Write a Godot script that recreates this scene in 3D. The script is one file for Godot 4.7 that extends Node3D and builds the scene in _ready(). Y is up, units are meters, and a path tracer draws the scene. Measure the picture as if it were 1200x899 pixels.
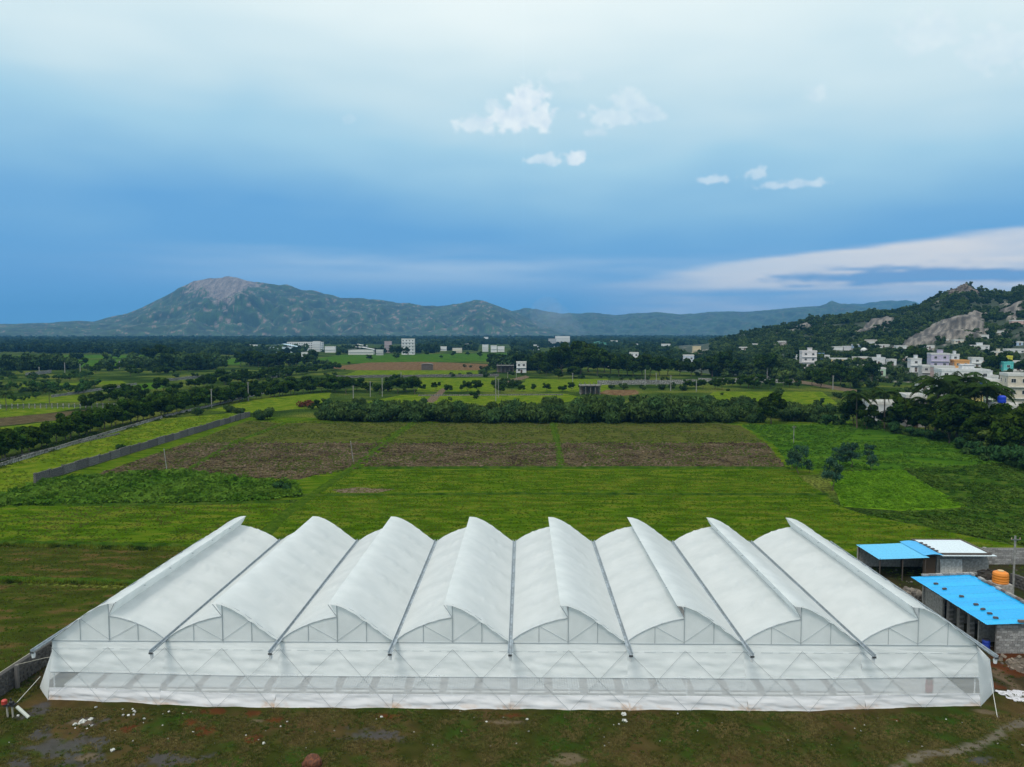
extends Node3D

var M := {}
var used_names := {}
var tex := {}
var rng := RandomNumberGenerator.new()
var noise_a := FastNoiseLite.new()
var noise_b := FastNoiseLite.new()
const GX := 32.0          # half width of the polyhouse
const GZ := -51.9         # plane of its front beam
const GL := 25.1          # its length
const GH := 4.04          # gutter height

# ---------------------------------------------------------------- mesh helpers
class MB:
	var v := PackedVector3Array()
	var c := PackedColorArray()
	var i := PackedInt32Array()
	var col := Color(1, 1, 1)
	func tri(a: Vector3, b: Vector3, d: Vector3) -> void:
		var n := v.size()
		v.append(a); v.append(b); v.append(d)
		c.append(col); c.append(col); c.append(col)
		i.append(n); i.append(n + 1); i.append(n + 2)
	func quad(a: Vector3, b: Vector3, d: Vector3, e: Vector3) -> void:
		var n := v.size()
		v.append(a); v.append(b); v.append(d); v.append(e)
		c.append(col); c.append(col); c.append(col); c.append(col)
		i.append(n); i.append(n + 1); i.append(n + 2)
		i.append(n); i.append(n + 2); i.append(n + 3)
	func box(p: Vector3, s: Vector3, turn := 0.0) -> void:
		var b := Basis(Vector3.UP, turn)
		obox(p, b.x * s.x * 0.5, b.y * s.y * 0.5, b.z * s.z * 0.5)
	func obox(p: Vector3, x: Vector3, y: Vector3, z: Vector3) -> void:
		quad(p - x + y + z, p + x + y + z, p + x - y + z, p - x - y + z)
		quad(p + x + y - z, p - x + y - z, p - x - y - z, p + x - y - z)
		quad(p - x + y - z, p - x + y + z, p - x - y + z, p - x - y - z)
		quad(p + x + y + z, p + x + y - z, p + x - y - z, p + x - y + z)
		quad(p - x + y - z, p + x + y - z, p + x + y + z, p - x + y + z)
		quad(p - x - y + z, p + x - y + z, p + x - y - z, p - x - y - z)
	func bar(a: Vector3, b: Vector3, w: float, h := -1.0) -> void:
		if h < 0.0: h = w
		var d := (b - a)
		var up := Vector3.UP if absf(d.normalized().y) < 0.95 else Vector3.RIGHT
		var x := d.cross(up).normalized()
		var y := x.cross(d).normalized()
		obox((a + b) * 0.5, x * w * 0.5, y * h * 0.5, d * -0.5)
	func tube(a: Vector3, b: Vector3, r0: float, r1: float, n := 6) -> void:
		var d := (b - a).normalized()
		var up := Vector3.UP if absf(d.y) < 0.95 else Vector3.RIGHT
		var x := d.cross(up).normalized()
		var y := x.cross(d).normalized()
		for k in n:
			var t0 := TAU * k / n
			var t1 := TAU * (k + 1) / n
			var e0 := x * cos(t0) + y * sin(t0)
			var e1 := x * cos(t1) + y * sin(t1)
			quad(b + e0 * r1, b + e1 * r1, a + e1 * r0, a + e0 * r0)
			tri(b, b + e1 * r1, b + e0 * r1)
	func lathe(p: Vector3, prof: PackedVector2Array, n := 14) -> void:
		for k in n:
			var t0 := TAU * k / n
			var t1 := TAU * (k + 1) / n
			for j in prof.size() - 1:
				var a := prof[j]
				var b := prof[j + 1]
				quad(p + Vector3(cos(t0) * b.x, b.y, sin(t0) * b.x), p + Vector3(cos(t1) * b.x, b.y, sin(t1) * b.x), p + Vector3(cos(t1) * a.x, a.y, sin(t1) * a.x), p + Vector3(cos(t0) * a.x, a.y, sin(t0) * a.x))
	func mesh(smooth := false) -> ArrayMesh:
		var arr := []
		arr.resize(Mesh.ARRAY_MAX)
		arr[Mesh.ARRAY_VERTEX] = v
		arr[Mesh.ARRAY_COLOR] = c
		arr[Mesh.ARRAY_INDEX] = i
		if smooth:
			var nn := PackedVector3Array()
			nn.resize(v.size())
			for k in range(0, i.size(), 3):
				var a := i[k]
				var b := i[k + 1]
				var d := i[k + 2]
				var f := (v[d] - v[a]).cross(v[b] - v[a])
				nn[a] += f; nn[b] += f; nn[d] += f
			for k in nn.size():
				nn[k] = nn[k].normalized()
			arr[Mesh.ARRAY_NORMAL] = nn
		var m := ArrayMesh.new()
		m.add_surface_from_arrays(Mesh.PRIMITIVE_TRIANGLES, arr)
		return m

# grid of points (rows x columns) as one smooth sheet; cols may be empty
func sheet(rows: Array, cols: Array = [], smooth := true) -> ArrayMesh:
	var b := MB.new()
	var w: int = rows[0].size()
	for r in rows.size():
		for k in w:
			b.v.append(rows[r][k])
			b.c.append(cols[r][k] if cols.size() else Color(1, 1, 1))
	for r in rows.size() - 1:
		for k in w - 1:
			var n := r * w + k
			b.i.append(n); b.i.append(n + 1); b.i.append(n + w + 1)
			b.i.append(n); b.i.append(n + w + 1); b.i.append(n + w)
	return b.mesh(smooth)

func numbered(called: String) -> String:
	var n: int = used_names.get(called, -1) + 1
	used_names[called] = n
	return called if n == 0 else "%s_%03d" % [called, n]

func obj(called: String, m: Mesh, material: Material, parent: Node = null) -> MeshInstance3D:
	var o := MeshInstance3D.new()
	o.mesh = m
	o.material_override = material
	o.cast_shadow = GeometryInstance3D.SHADOW_CASTING_SETTING_ON
	if parent == null:
		o.name = numbered(called)
		add_child(o)
	else:
		o.name = called
		parent.add_child(o, true)
	return o

func thing(called: String, label: String, category: String, at := Vector3.ZERO, turn := 0.0, group := "") -> Node3D:
	var o := Node3D.new()
	o.name = numbered(called)
	add_child(o)
	o.position = at
	o.rotation.y = turn
	tag(o, label, category, group)
	return o

func tag(o: Node, label: String, category: String, group := "") -> Node:
	o.set_meta("label", label)
	o.set_meta("category", category)
	if group != "": o.set_meta("group", group)
	return o

func struct(called: String, m: Mesh, material: Material, label := "") -> MeshInstance3D:
	var o := obj(called, m, material)
	o.set_meta("kind", "structure")
	if label != "": o.set_meta("label", label)
	return o

func stuff(o: Node, label: String, category := "") -> Node:
	o.set_meta("kind", "stuff")
	o.set_meta("label", label)
	if category != "": o.set_meta("category", category)
	return o

func copy_of(src: Node3D, label: String, group: String, at: Vector3, turn := 0.0, grow := Vector3.ONE) -> Node3D:
	var o: Node3D = src.duplicate()
	var base := String(src.name)
	if base.length() > 4 and base.substr(base.length() - 3).is_valid_int(): base = base.substr(0, base.length() - 4)
	o.name = numbered(base)
	add_child(o)
	o.position = at
	o.rotation.y = turn
	o.scale = grow
	o.set_meta("label", label)
	o.set_meta("group", group)
	return o

const ORD := ["first", "second", "third", "fourth", "fifth", "sixth", "seventh", "eighth", "ninth", "tenth", "eleventh", "twelfth", "thirteenth", "fourteenth", "fifteenth", "sixteenth", "seventeenth", "eighteenth", "nineteenth", "twentieth"]
const TENS := ["", "", "twenty", "thirty", "forty", "fifty", "sixty", "seventy", "eighty", "ninety"]
func ordinal(n: int) -> String:
	if n < 20: return ORD[n]
	if (n + 1) % 10 == 0: return TENS[(n + 1) / 10].trim_suffix("y") + "ieth"
	return TENS[(n + 1) / 10] + "-" + ORD[n % 10]

# ---------------------------------------------------------------- materials
func lin(r: float, g: float, b: float) -> Color:
	return Color(r, g, b).linear_to_srgb()

func noise_tex(called: String, kind: int, freq: float, octaves: int, lo: Color, hi: Color, size := 512, sd := 1, mid: Variant = null) -> NoiseTexture2D:
	if tex.has(called): return tex[called]
	var n := FastNoiseLite.new()
	n.noise_type = kind
	n.frequency = freq
	n.fractal_octaves = octaves
	n.seed = sd
	var t := NoiseTexture2D.new()
	t.width = size; t.height = size
	t.seamless = true
	t.noise = n
	var g := Gradient.new()
	if mid == null:
		g.offsets = PackedFloat32Array([0.2, 0.8]); g.colors = PackedColorArray([lo, hi])
	else:
		g.offsets = PackedFloat32Array([0.22, 0.5, 0.78]); g.colors = PackedColorArray([lo, mid, hi])
	t.color_ramp = g
	tex[called] = t
	return t

func mat(called: String, c: Color, rough := 0.9, metal := 0.0, worn := 0.0, scale := 0.25) -> StandardMaterial3D:
	if M.has(called): return M[called]
	var m := StandardMaterial3D.new()
	m.resource_name = called
	m.albedo_color = c
	m.roughness = rough
	m.metallic = metal
	if worn > 0.0:
		m.albedo_texture = noise_tex("worn_soft", FastNoiseLite.TYPE_SIMPLEX_SMOOTH, 0.02, 6, Color(0.9, 0.9, 0.89), Color(1, 1, 1)) if worn < 0.15 else noise_tex("worn", FastNoiseLite.TYPE_SIMPLEX_SMOOTH, 0.012, 5, Color(0.8, 0.8, 0.79), Color(1, 1, 1)) if worn < 0.3 else noise_tex("worn_more", FastNoiseLite.TYPE_SIMPLEX_SMOOTH, 0.012, 6, Color(0.45, 0.44, 0.42), Color(1, 1, 1))
		m.uv1_triplanar = true
		m.uv1_world_triplanar = true
		m.uv1_scale = Vector3.ONE * scale
	M[called] = m
	return m

# ground: a coarse patchy colour times a fine grain
func earth(called: String, lo: Color, mid: Color, hi: Color, metres: float, grain := 7.0, grain_dark := 0.45, sd := 3, relief := 3.0) -> StandardMaterial3D:
	if M.has(called): return M[called]
	var m := StandardMaterial3D.new()
	m.resource_name = called
	m.albedo_texture = noise_tex(called + "_tone", FastNoiseLite.TYPE_SIMPLEX_SMOOTH, 0.011, 6, lo, hi, 1024, sd, mid)
	m.uv1_triplanar = true
	m.uv1_world_triplanar = true
	m.uv1_scale = Vector3.ONE / metres
	m.detail_enabled = true
	m.detail_blend_mode = BaseMaterial3D.BLEND_MODE_MUL
	m.detail_uv_layer = BaseMaterial3D.DETAIL_UV_2
	m.detail_albedo = noise_tex("grain_%d" % int(grain_dark * 100), FastNoiseLite.TYPE_SIMPLEX, 0.06, 4, Color(grain_dark, grain_dark, grain_dark), Color(1, 1, 1), 512, 11)
	m.uv2_triplanar = true
	m.uv2_world_triplanar = true
	m.uv2_scale = Vector3.ONE / grain
	m.roughness = 1.0
	m.metallic_specular = 0.0
	M[called] = m
	return m

func leafy(called: String, glow := 0.25, rough := 0.75) -> StandardMaterial3D:
	if M.has(called): return M[called]
	var m := StandardMaterial3D.new()
	m.resource_name = called
	m.vertex_color_use_as_albedo = true
	m.roughness = rough
	m.metallic_specular = 0.05
	m.backlight_enabled = true
	m.backlight = Color(glow, glow, glow).linear_to_srgb()
	M[called] = m
	return m

func film(called: String, c: Color, through: float, rough := 0.5) -> StandardMaterial3D:
	if M.has(called): return M[called]
	var m := StandardMaterial3D.new()
	m.resource_name = called
	m.albedo_color = c
	m.roughness = rough
	m.metallic_specular = 0.35
	m.backlight_enabled = true
	m.backlight = Color(through, through, through).linear_to_srgb()
	m.vertex_color_use_as_albedo = true
	m.albedo_texture = noise_tex("dusty", FastNoiseLite.TYPE_SIMPLEX_SMOOTH, 0.008, 6, Color(0.955, 0.96, 0.96), Color(1, 1, 1), 512, 21)
	m.uv1_triplanar = true
	m.uv1_world_triplanar = true
	m.uv1_scale = Vector3.ONE * 0.11
	M[called] = m
	return m

# ---------------------------------------------------------------- sky
func ramp(stops: Array, e: float) -> Color:
	for k in stops.size() - 1:
		if e <= stops[k + 1][0]:
			var t: float = clampf((e - stops[k][0]) / (stops[k + 1][0] - stops[k][0]), 0, 1)
			return stops[k][1].lerp(stops[k + 1][1], t)
	return stops[-1][1]

func s8(r: int, g: int, b: int) -> Color:
	return Color(r / 255.0, g / 255.0, b / 255.0).srgb_to_linear()

func sky_image() -> Image:
	var w := 2048
	var h := 1024
	var stops := [[-90.0, s8(70, 84, 70)], [-6.0, s8(78, 95, 88)], [-0.6, s8(100, 150, 188)], [0.0, s8(98, 160, 204)], [3.2, s8(98, 156, 204)], [5.7, s8(102, 159, 205)], [9.4, s8(130, 178, 210)], [12.9, s8(157, 197, 217)], [16.3, s8(188, 213, 222)], [19.7, s8(210, 226, 229)], [22.8, s8(223, 234, 234)], [30.0, s8(226, 236, 237)], [50.0, s8(230, 237, 238)], [90.0, s8(230, 237, 238)]]
	var soft := FastNoiseLite.new()
	soft.seed = 5; soft.frequency = 1.6; soft.fractal_octaves = 4
	var wisp := FastNoiseLite.new()
	wisp.seed = 9; wisp.frequency = 2.2; wisp.fractal_octaves = 6
	var im := Image.create(w, h, false, Image.FORMAT_RGBAF)
	var cream := s8(228, 223, 216)
	var slate := s8(88, 142, 192)
	var mist := s8(158, 188, 214)
	for y in h:
		var e := 90.0 - (y + 0.5) / h * 180.0
		var c0 := ramp(stops, e)
		if e < -1.0:
			im.fill_rect(Rect2i(0, y, w, 1), c0)
			continue
		var er := deg_to_rad(e)
		var ce := cos(er)
		var se := sin(er)
		for x in w:
			var a := wrapf((x + 0.5) / w * TAU, -PI, PI)   # forward lies at the picture's edge
			var d := Vector3(sin(a) * ce, se * 3.5, -cos(a) * ce)
			var n := soft.get_noise_3dv(d)
			var c := ramp(stops, e + n * 4.0 * clampf((e - 1.0) / 8.0, 0, 1) - cos(a * 1.5 + 1.1) * 0.6) if e < 40.0 else c0
			if e < 14.0:
				var dd := Vector3(d.x * 1.0, se * 14.0, d.z * 1.0)
				var q := wisp.get_noise_3dv(dd)
				var deg := rad_to_deg(a)
				# long bank of cream cloud low over the right of the view, and its fellows further round
				var bank := smoothstep(2.0, 15.0, deg) * (1.0 - smoothstep(60.0, 100.0, deg)) + 0.8 * exp(-pow((deg + 120.0) / 30.0, 2.0)) + 0.7 * exp(-pow((deg - 160.0) / 25.0, 2.0))
				var rise := 3.9 + 0.09 * clampf(deg - 9.0, -4, 28) + q * 0.8
				var s := bank * smoothstep(rise + 0.6, rise - 0.2, e) * smoothstep(-0.2, 3.4, e + q * 1.6)
				c = c.lerp(cream, clampf(s * (0.85 + q * 0.9), 0, 1) * 0.86)
				var low := bank * smoothstep(0.16, 0.34, q + 0.3 * (1.0 - absf(e - (2.2 + 0.045 * clampf(deg, 0, 36))) / 0.9)) * smoothstep(rise - 0.5, rise - 1.2, e)
				c = c.lerp(slate, clampf(low, 0, 1) * 0.9)
				# thin veil further left
				var veil := exp(-pow((deg + 4.0) / 20.0, 2.0)) * exp(-pow((e - 4.4 - q * 0.9) / 1.3, 2.0))
				c = c.lerp(mist, clampf(veil * (0.75 + q), 0, 1) * 0.95)
			im.set_pixel(x, y, c)
	im.resize(4096, 2048, Image.INTERPOLATE_CUBIC)
	# small cumulus: centre (degrees right, degrees up), half width, half height, strength
	var puffs := [
		[0.27, 16.46, 1.81, 1.33, 0.9],
		[-0.79, 15.22, 2.54, 1.21, 0.85],
		[1.2, 15.32, 1.45, 1.33, 0.85],
		[-3.29, 14.81, 2.06, 0.79, 0.6],
		[-2.04, 15.9, 1.21, 0.73, 0.4],
		[7.68, 16.07, 1.57, 1.21, 0.42],
		[6.35, 15.28, 2.54, 0.97, 0.5],
		[8.79, 15.35, 1.81, 0.85, 0.4],
		[1.71, 12.49, 1.57, 0.54, 0.6],
		[3.83, 12.52, 1.21, 0.6, 0.85],
		[5.25, 14.23, 0.85, 0.36, 0.35],
		[13.81, 10.73, 1.45, 0.36, 0.5],
		[16.7, 10.92, 0.85, 0.6, 0.5],
		[19.07, 10.16, 2.66, 0.42, 0.5],
		[20.41, 15.82, 0.85, 0.73, 0.3],
		[26.88, 18.51, 2.42, 1.57, 0.3],
		[30.89, 16.9, 2.42, 1.81, 0.3],
		[2.93, 17.98, 1.81, 0.73, 0.2],
		[-12.48, 14.92, 0.6, 0.48, 0.15],
	]
	var fluff := FastNoiseLite.new()
	fluff.seed = 31; fluff.frequency = 1.15; fluff.fractal_octaves = 5
	var white := s8(226, 234, 236)
	var bottom := s8(196, 213, 226)
	var ppd := 4096.0 / 360.0
	for y in range(int((90.0 - 22.0) * ppd), int((90.0 - 4.0) * ppd)):
		var e := 90.0 - (y + 0.5) / ppd
		for xx in range(-int(14 * ppd), int(38 * ppd)):
			var a := (xx + 0.5) / ppd
			var x := posmod(xx, 4096)
			var best := 0.0
			for p in puffs:
				var dx: float = (a - p[0]) / p[2]
				var dy: float = (e - p[1]) / p[3]
				if absf(dx) < 1.6 and absf(dy) < 1.6:
					var lowside := 1.5 if dy < 0 else 1.0
					var q: float = 1.0 - sqrt(dx * dx + dy * dy * lowside) + 0.62 * fluff.get_noise_2d(a * 0.75, e * 0.9)
					best = maxf(best, smoothstep(0.0, 0.5, q) * p[4])
			if best > 0.003:
				var lum := clampf(0.65 + 0.8 * fluff.get_noise_2d(a * 0.6 + 40.0, e * 0.6 + 7.0), 0, 1)
				im.set_pixel(x, y, im.get_pixel(x, y).lerp(bottom.lerp(white, lum), best))
	return im

func setting() -> void:
	var cam := Camera3D.new()
	cam.name = "camera"
	cam.position = Vector3(0.81, 25.4, 0)
	cam.rotation = Vector3(-0.0656, 0.0138, 0)
	cam.fov = 53.08
	cam.near = 0.2
	cam.far = 30000.0
	add_child(cam)
	var pan := PanoramaSkyMaterial.new()
	pan.panorama = ImageTexture.create_from_image(sky_image())
	var sky := Sky.new()
	sky.sky_material = pan
	var env := Environment.new()
	env.background_mode = Environment.BG_SKY
	env.sky = sky
	env.tonemap_mode = Environment.TONE_MAPPER_LINEAR
	env.tonemap_exposure = 1.27
	env.background_energy_multiplier = 0.95
	env.volumetric_fog_enabled = true   # for the smoke alone
	env.volumetric_fog_density = 0.0
	env.fog_enabled = true
	env.fog_density = 0.0001
	env.fog_light_color = lin(0.15, 0.5, 1.0)
	env.sdfgi_enabled = true
	env.ssao_enabled = true
	env.ssil_enabled = true
	var we := WorldEnvironment.new()
	we.name = "environment"
	we.environment = env
	add_child(we)
	var sun := DirectionalLight3D.new()
	sun.name = "sun"
	sun.light_energy = 0.5
	sun.light_angular_distance = 20.0
	sun.light_color = Color(1.0, 0.97, 0.92)
	sun.shadow_enabled = true
	sun.rotation_degrees = Vector3(-56, -28, 0)
	add_child(sun)

# ---------------------------------------------------------------- scattered growth
func tuft(blades: int, spread: float, lean: float, width: float, sd: int) -> ArrayMesh:
	var r := RandomNumberGenerator.new()
	r.seed = sd
	var b := MB.new()
	for k in blades:
		var a := r.randf() * TAU
		var p := Vector3(cos(a), 0, sin(a)) * spread * sqrt(r.randf())
		var t := r.randf() * TAU
		var side := Vector3(cos(t), 0, sin(t)) * width * r.randf_range(0.7, 1.3)
		var h := r.randf_range(0.55, 1.0)
		var tip := p + Vector3(r.randf_range(-lean, lean), h, r.randf_range(-lean, lean))
		var g := r.randf_range(0.8, 1.2)
		b.col = Color(g, g, g)
		b.tri(p - side, tip, p + side)
	return b.mesh()

func leafclump(n: int, size: float, sd: int) -> ArrayMesh:
	var r := RandomNumberGenerator.new()
	r.seed = sd
	var b := MB.new()
	for k in n:
		var d := Vector3(r.randfn(), absf(r.randfn()) * 0.9, r.randfn()).normalized()
		var p := d * r.randf_range(0.25, 0.5)
		p.y *= 1.3
		var t := Vector3(r.randfn(), r.randfn() * 0.5, r.randfn()).normalized() * size
		var s := t.cross(Vector3(r.randfn(), r.randfn(), r.randfn()).normalized()).normalized() * size * 0.45
		var g := r.randf_range(0.75, 1.3)
		b.col = Color(g, g, g)
		b.quad(p - t, p + s, p + t, p - s)
	return b.mesh()

func scatter(called: String, label: String, category: String, m: Mesh, material: Material, poly: PackedVector2Array, per_m2: float, lo: float, hi: float, ca: Color, cb: Color, sd: int, cut := -1.0, patch := 0.12, wide := 1.0, y0 := 0.0) -> MultiMeshInstance3D:
	var r := RandomNumberGenerator.new()
	r.seed = sd
	var box := Rect2(poly[0], Vector2.ZERO)
	for p in poly: box = box.expand(p)
	var n := int(box.get_area() * per_m2)
	var ts: Array[Transform3D] = []
	var cs := PackedColorArray()
	noise_a.seed = sd
	noise_a.frequency = patch
	for k in n:
		var p := Vector2(box.position.x + r.randf() * box.size.x, box.position.y + r.randf() * box.size.y)
		var q := noise_a.get_noise_2d(p.x, p.y)
		if q < cut + r.randf_range(-0.15, 0.15) or not Geometry2D.is_point_in_polygon(p, poly): continue
		if y0 > 0.05 and called.begins_with("yard") and r.randf() < 0.78 and worn_spot(p.x, p.y): continue
		var s := r.randf_range(lo, hi)
		var b := Basis(Vector3.UP, r.randf() * TAU).scaled(Vector3(s * wide, s, s * wide))
		ts.append(Transform3D(b, Vector3(p.x, y0, p.y)))
		var c := ca.lerp(cb, clampf(0.5 + q * 1.3 + r.randf_range(-0.25, 0.25), 0, 1))
		cs.append(c * r.randf_range(0.8, 1.2))
	return spread(called, label, category, m, material, ts, cs)

func spread(called: String, label: String, category: String, m: Mesh, material: Material, ts: Array[Transform3D], cs: PackedColorArray) -> MultiMeshInstance3D:
	var mm := MultiMesh.new()
	mm.transform_format = MultiMesh.TRANSFORM_3D
	mm.use_colors = true
	mm.mesh = m
	mm.instance_count = ts.size()
	for k in ts.size():
		mm.set_instance_transform(k, ts[k])
		mm.set_instance_color(k, cs[k])
	var o := MultiMeshInstance3D.new()
	o.name = numbered(called)
	o.multimesh = mm
	o.material_override = material
	add_child(o)
	stuff(o, label, category)
	return o

func V2(a: Array) -> PackedVector2Array:
	var p := PackedVector2Array()
	for k in range(0, a.size(), 2): p.append(Vector2(a[k], a[k + 1]))
	return p

# boundary cut into short, slightly wandering steps
func ragged(poly: PackedVector2Array, step: float, off: float, sd: int) -> PackedVector2Array:
	var r := RandomNumberGenerator.new()
	r.seed = sd
	var out := PackedVector2Array()
	for k in poly.size():
		var a := poly[k]
		var b := poly[(k + 1) % poly.size()]
		var n := maxi(1, int(a.distance_to(b) / step))
		for j in n:
			out.append(a.lerp(b, float(j) / n) + Vector2(r.randf_range(-off, off), r.randf_range(-off, off)))
	return out

func flat(called: String, poly: PackedVector2Array, y: float, material: Material, label: String) -> MeshInstance3D:
	var idx := Geometry2D.triangulate_polygon(poly)
	var b := MB.new()
	for k in range(0, idx.size(), 3):
		var p := [poly[idx[k]], poly[idx[k + 1]], poly[idx[k + 2]]]
		if (p[1] - p[0]).cross(p[2] - p[0]) < 0: p = [p[0], p[2], p[1]]
		b.tri(Vector3(p[0].x, y, p[0].y), Vector3(p[1].x, y, p[1].y), Vector3(p[2].x, y, p[2].y))
	return struct(called, b.mesh(), material, label)

# raised earth bank following a line
func bank(called: String, line: PackedVector2Array, w: float, h: float, material: Material, label: String, sd := 4) -> void:
	var rows := []
	var r := RandomNumberGenerator.new()
	r.seed = sd
	for k in line.size() - 1:
		var n := maxi(1, int(line[k].distance_to(line[k + 1]) / 1.5))
		for j in n + (1 if k == line.size() - 2 else 0):
			var p := line[k].lerp(line[k + 1], float(j) / n)
			var d := (line[k + 1] - line[k]).normalized()
			var s := Vector2(-d.y, d.x)
			var row := []
			for q in 5:
				var t := (q - 2) * 0.5
				var pp := p + s * (t * w * r.randf_range(0.85, 1.2) * 0.5)
				row.append(Vector3(pp.x, -0.02 + h * (1.0 - t * t) * r.randf_range(0.7, 1.2), pp.y))
			rows.append(row)
	struct(called, sheet(rows), material, label)

# ---------------------------------------------------------------- trees
# a crown is many leaf sprays over lumpy lobes; each spray is a small four sided face
func crown(sd: int, h0: float, h1: float, rad: float, lobes: int, leaves: int, leaf: float, c: Color, fine := 0.55, droop := 0.2) -> ArrayMesh:
	var r := RandomNumberGenerator.new()
	r.seed = sd
	var L := []
	var mid := (h0 + h1) * 0.5
	for k in lobes:
		var a := TAU * k / lobes * 2.4 + r.randf_range(-0.4, 0.4)
		var t := r.randf()
		var y := lerpf(h0 + 0.2 * (h1 - h0), h1 - 0.22 * (h1 - h0), t)
		var reach := rad * sqrt(maxf(0.05, 1.0 - pow((y - mid) / (h1 - h0) * 1.7, 2.0))) * r.randf_range(0.35, 0.92)
		var lr := rad * r.randf_range(0.24, 0.5)
		var g := r.randf_range(0.78, 1.22)
		L.append([Vector3(cos(a) * reach, y, sin(a) * reach), lr, g, r.randf_range(-0.12, 0.12)])
	var b := MB.new()
	for k in leaves:
		var q: Array = L[k % lobes]
		var d := Vector3(r.randfn(), r.randfn() * 0.85 + 0.15, r.randfn()).normalized()
		var p: Vector3 = q[0] + d * q[1] * (1.0 - 0.45 * pow(r.randf(), 2.0)) * Vector3(1, 0.82, 1)
		if p.y < h0: p.y = h0 + r.randf() * 0.3
		var n := (d + Vector3(r.randfn(), r.randfn() + 0.35, r.randfn()) * 0.6).normalized()
		var t := n.cross(Vector3(r.randfn(), r.randfn(), r.randfn()).normalized()).normalized()
		t.y -= droop
		t *= leaf * r.randf_range(0.6, 1.25)
		var s := n.cross(t).normalized() * t.length() * fine
		var g: float = q[2] * r.randf_range(0.65, 1.35)
		b.col = Color(c.r * g * (1.0 + q[3]), c.g * g, c.b * g * (1.0 - q[3]))
		b.quad(p - t, p + s * 0.9, p + t, p - s)
	return b.mesh()

func trunk(sd: int, h: float, r0: float, limbs: int, reach: float) -> ArrayMesh:
	var r := RandomNumberGenerator.new()
	r.seed = sd
	var b := MB.new()
	var p := Vector3(0, -0.15, 0)
	for k in 4:
		var q := Vector3(r.randf_range(-0.1, 0.1) * h, h * (k + 1) / 4.0, r.randf_range(-0.1, 0.1) * h)
		b.tube(p, q, r0 * (1.0 - k * 0.2), r0 * (0.8 - k * 0.2), 6)
		p = q
	for k in limbs:
		var a := TAU * k / limbs + r.randf()
		var s := Vector3(0, h * r.randf_range(0.45, 0.95), 0)
		var e := s + Vector3(cos(a) * reach, reach * r.randf_range(0.6, 1.2), sin(a) * reach)
		var m := s.lerp(e, 0.5) + Vector3(0, -0.08 * reach, 0)
		b.tube(s, m, r0 * 0.45, r0 * 0.32, 5)
		b.tube(m, e, r0 * 0.32, r0 * 0.12, 5)
	return b.mesh()

func palm_crown(sd: int, h: float, fronds: int, length: float, c: Color) -> ArrayMesh:
	var r := RandomNumberGenerator.new()
	r.seed = sd
	var b := MB.new()
	for k in fronds:
		var a := TAU * k / fronds * 2.618 + r.randf_range(-0.2, 0.2)
		var up := r.randf_range(-0.3, 1.15)
		var out := Vector3(cos(a), 0, sin(a))
		var side := Vector3(-sin(a), 0, cos(a))
		var g := r.randf_range(0.65, 1.3)
		var dry := 1.0 + (0.9 if up < -0.2 and r.randf() < 0.4 else 0.0)
		b.col = Color(c.r * g * dry, c.g * g, c.b * g)
		var last := Vector3(0, h, 0)
		for j in 13:
			var t := (j + 1) / 13.0
			var p := Vector3(0, h, 0) + out * length * t * (1.0 - 0.25 * t) + Vector3.UP * length * (up * 0.75 * t - (0.42 + 0.3 * up) * t * t)
			b.bar(last, p, 0.05)
			var ll := length * 0.2 * sin(PI * clampf(0.12 + t * 0.86, 0, 1)) + 0.12
			for s: float in [-1.0, 1.0]:
				for e in 2:
					var root := last.lerp(p, 0.5 * e + 0.2)
					var tip: Vector3 = root + side * s * ll * 0.75 + out * ll * 0.35 + Vector3(0, -ll * r.randf_range(0.25, 0.7), 0)
					b.tri(root - out * 0.13, tip, root + out * 0.13)
			last = p
	return b.mesh()

func palm_trunk(sd: int, h: float) -> ArrayMesh:
	var r := RandomNumberGenerator.new()
	r.seed = sd
	var b := MB.new()
	var bend := Vector3(r.randf_range(-0.7, 0.7), 0, r.randf_range(-0.7, 0.7))
	var p := bend * 1.0 + Vector3(0, -0.1, 0)
	for k in 10:
		var t := (k + 1) / 10.0
		var q := bend * pow(1.0 - t, 2.0) + Vector3(0, h * t, 0)
		b.tube(p, q, 0.2 - 0.08 * t + 0.015, 0.2 - 0.08 * t, 7)
		p = q
	return b.mesh()

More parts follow.
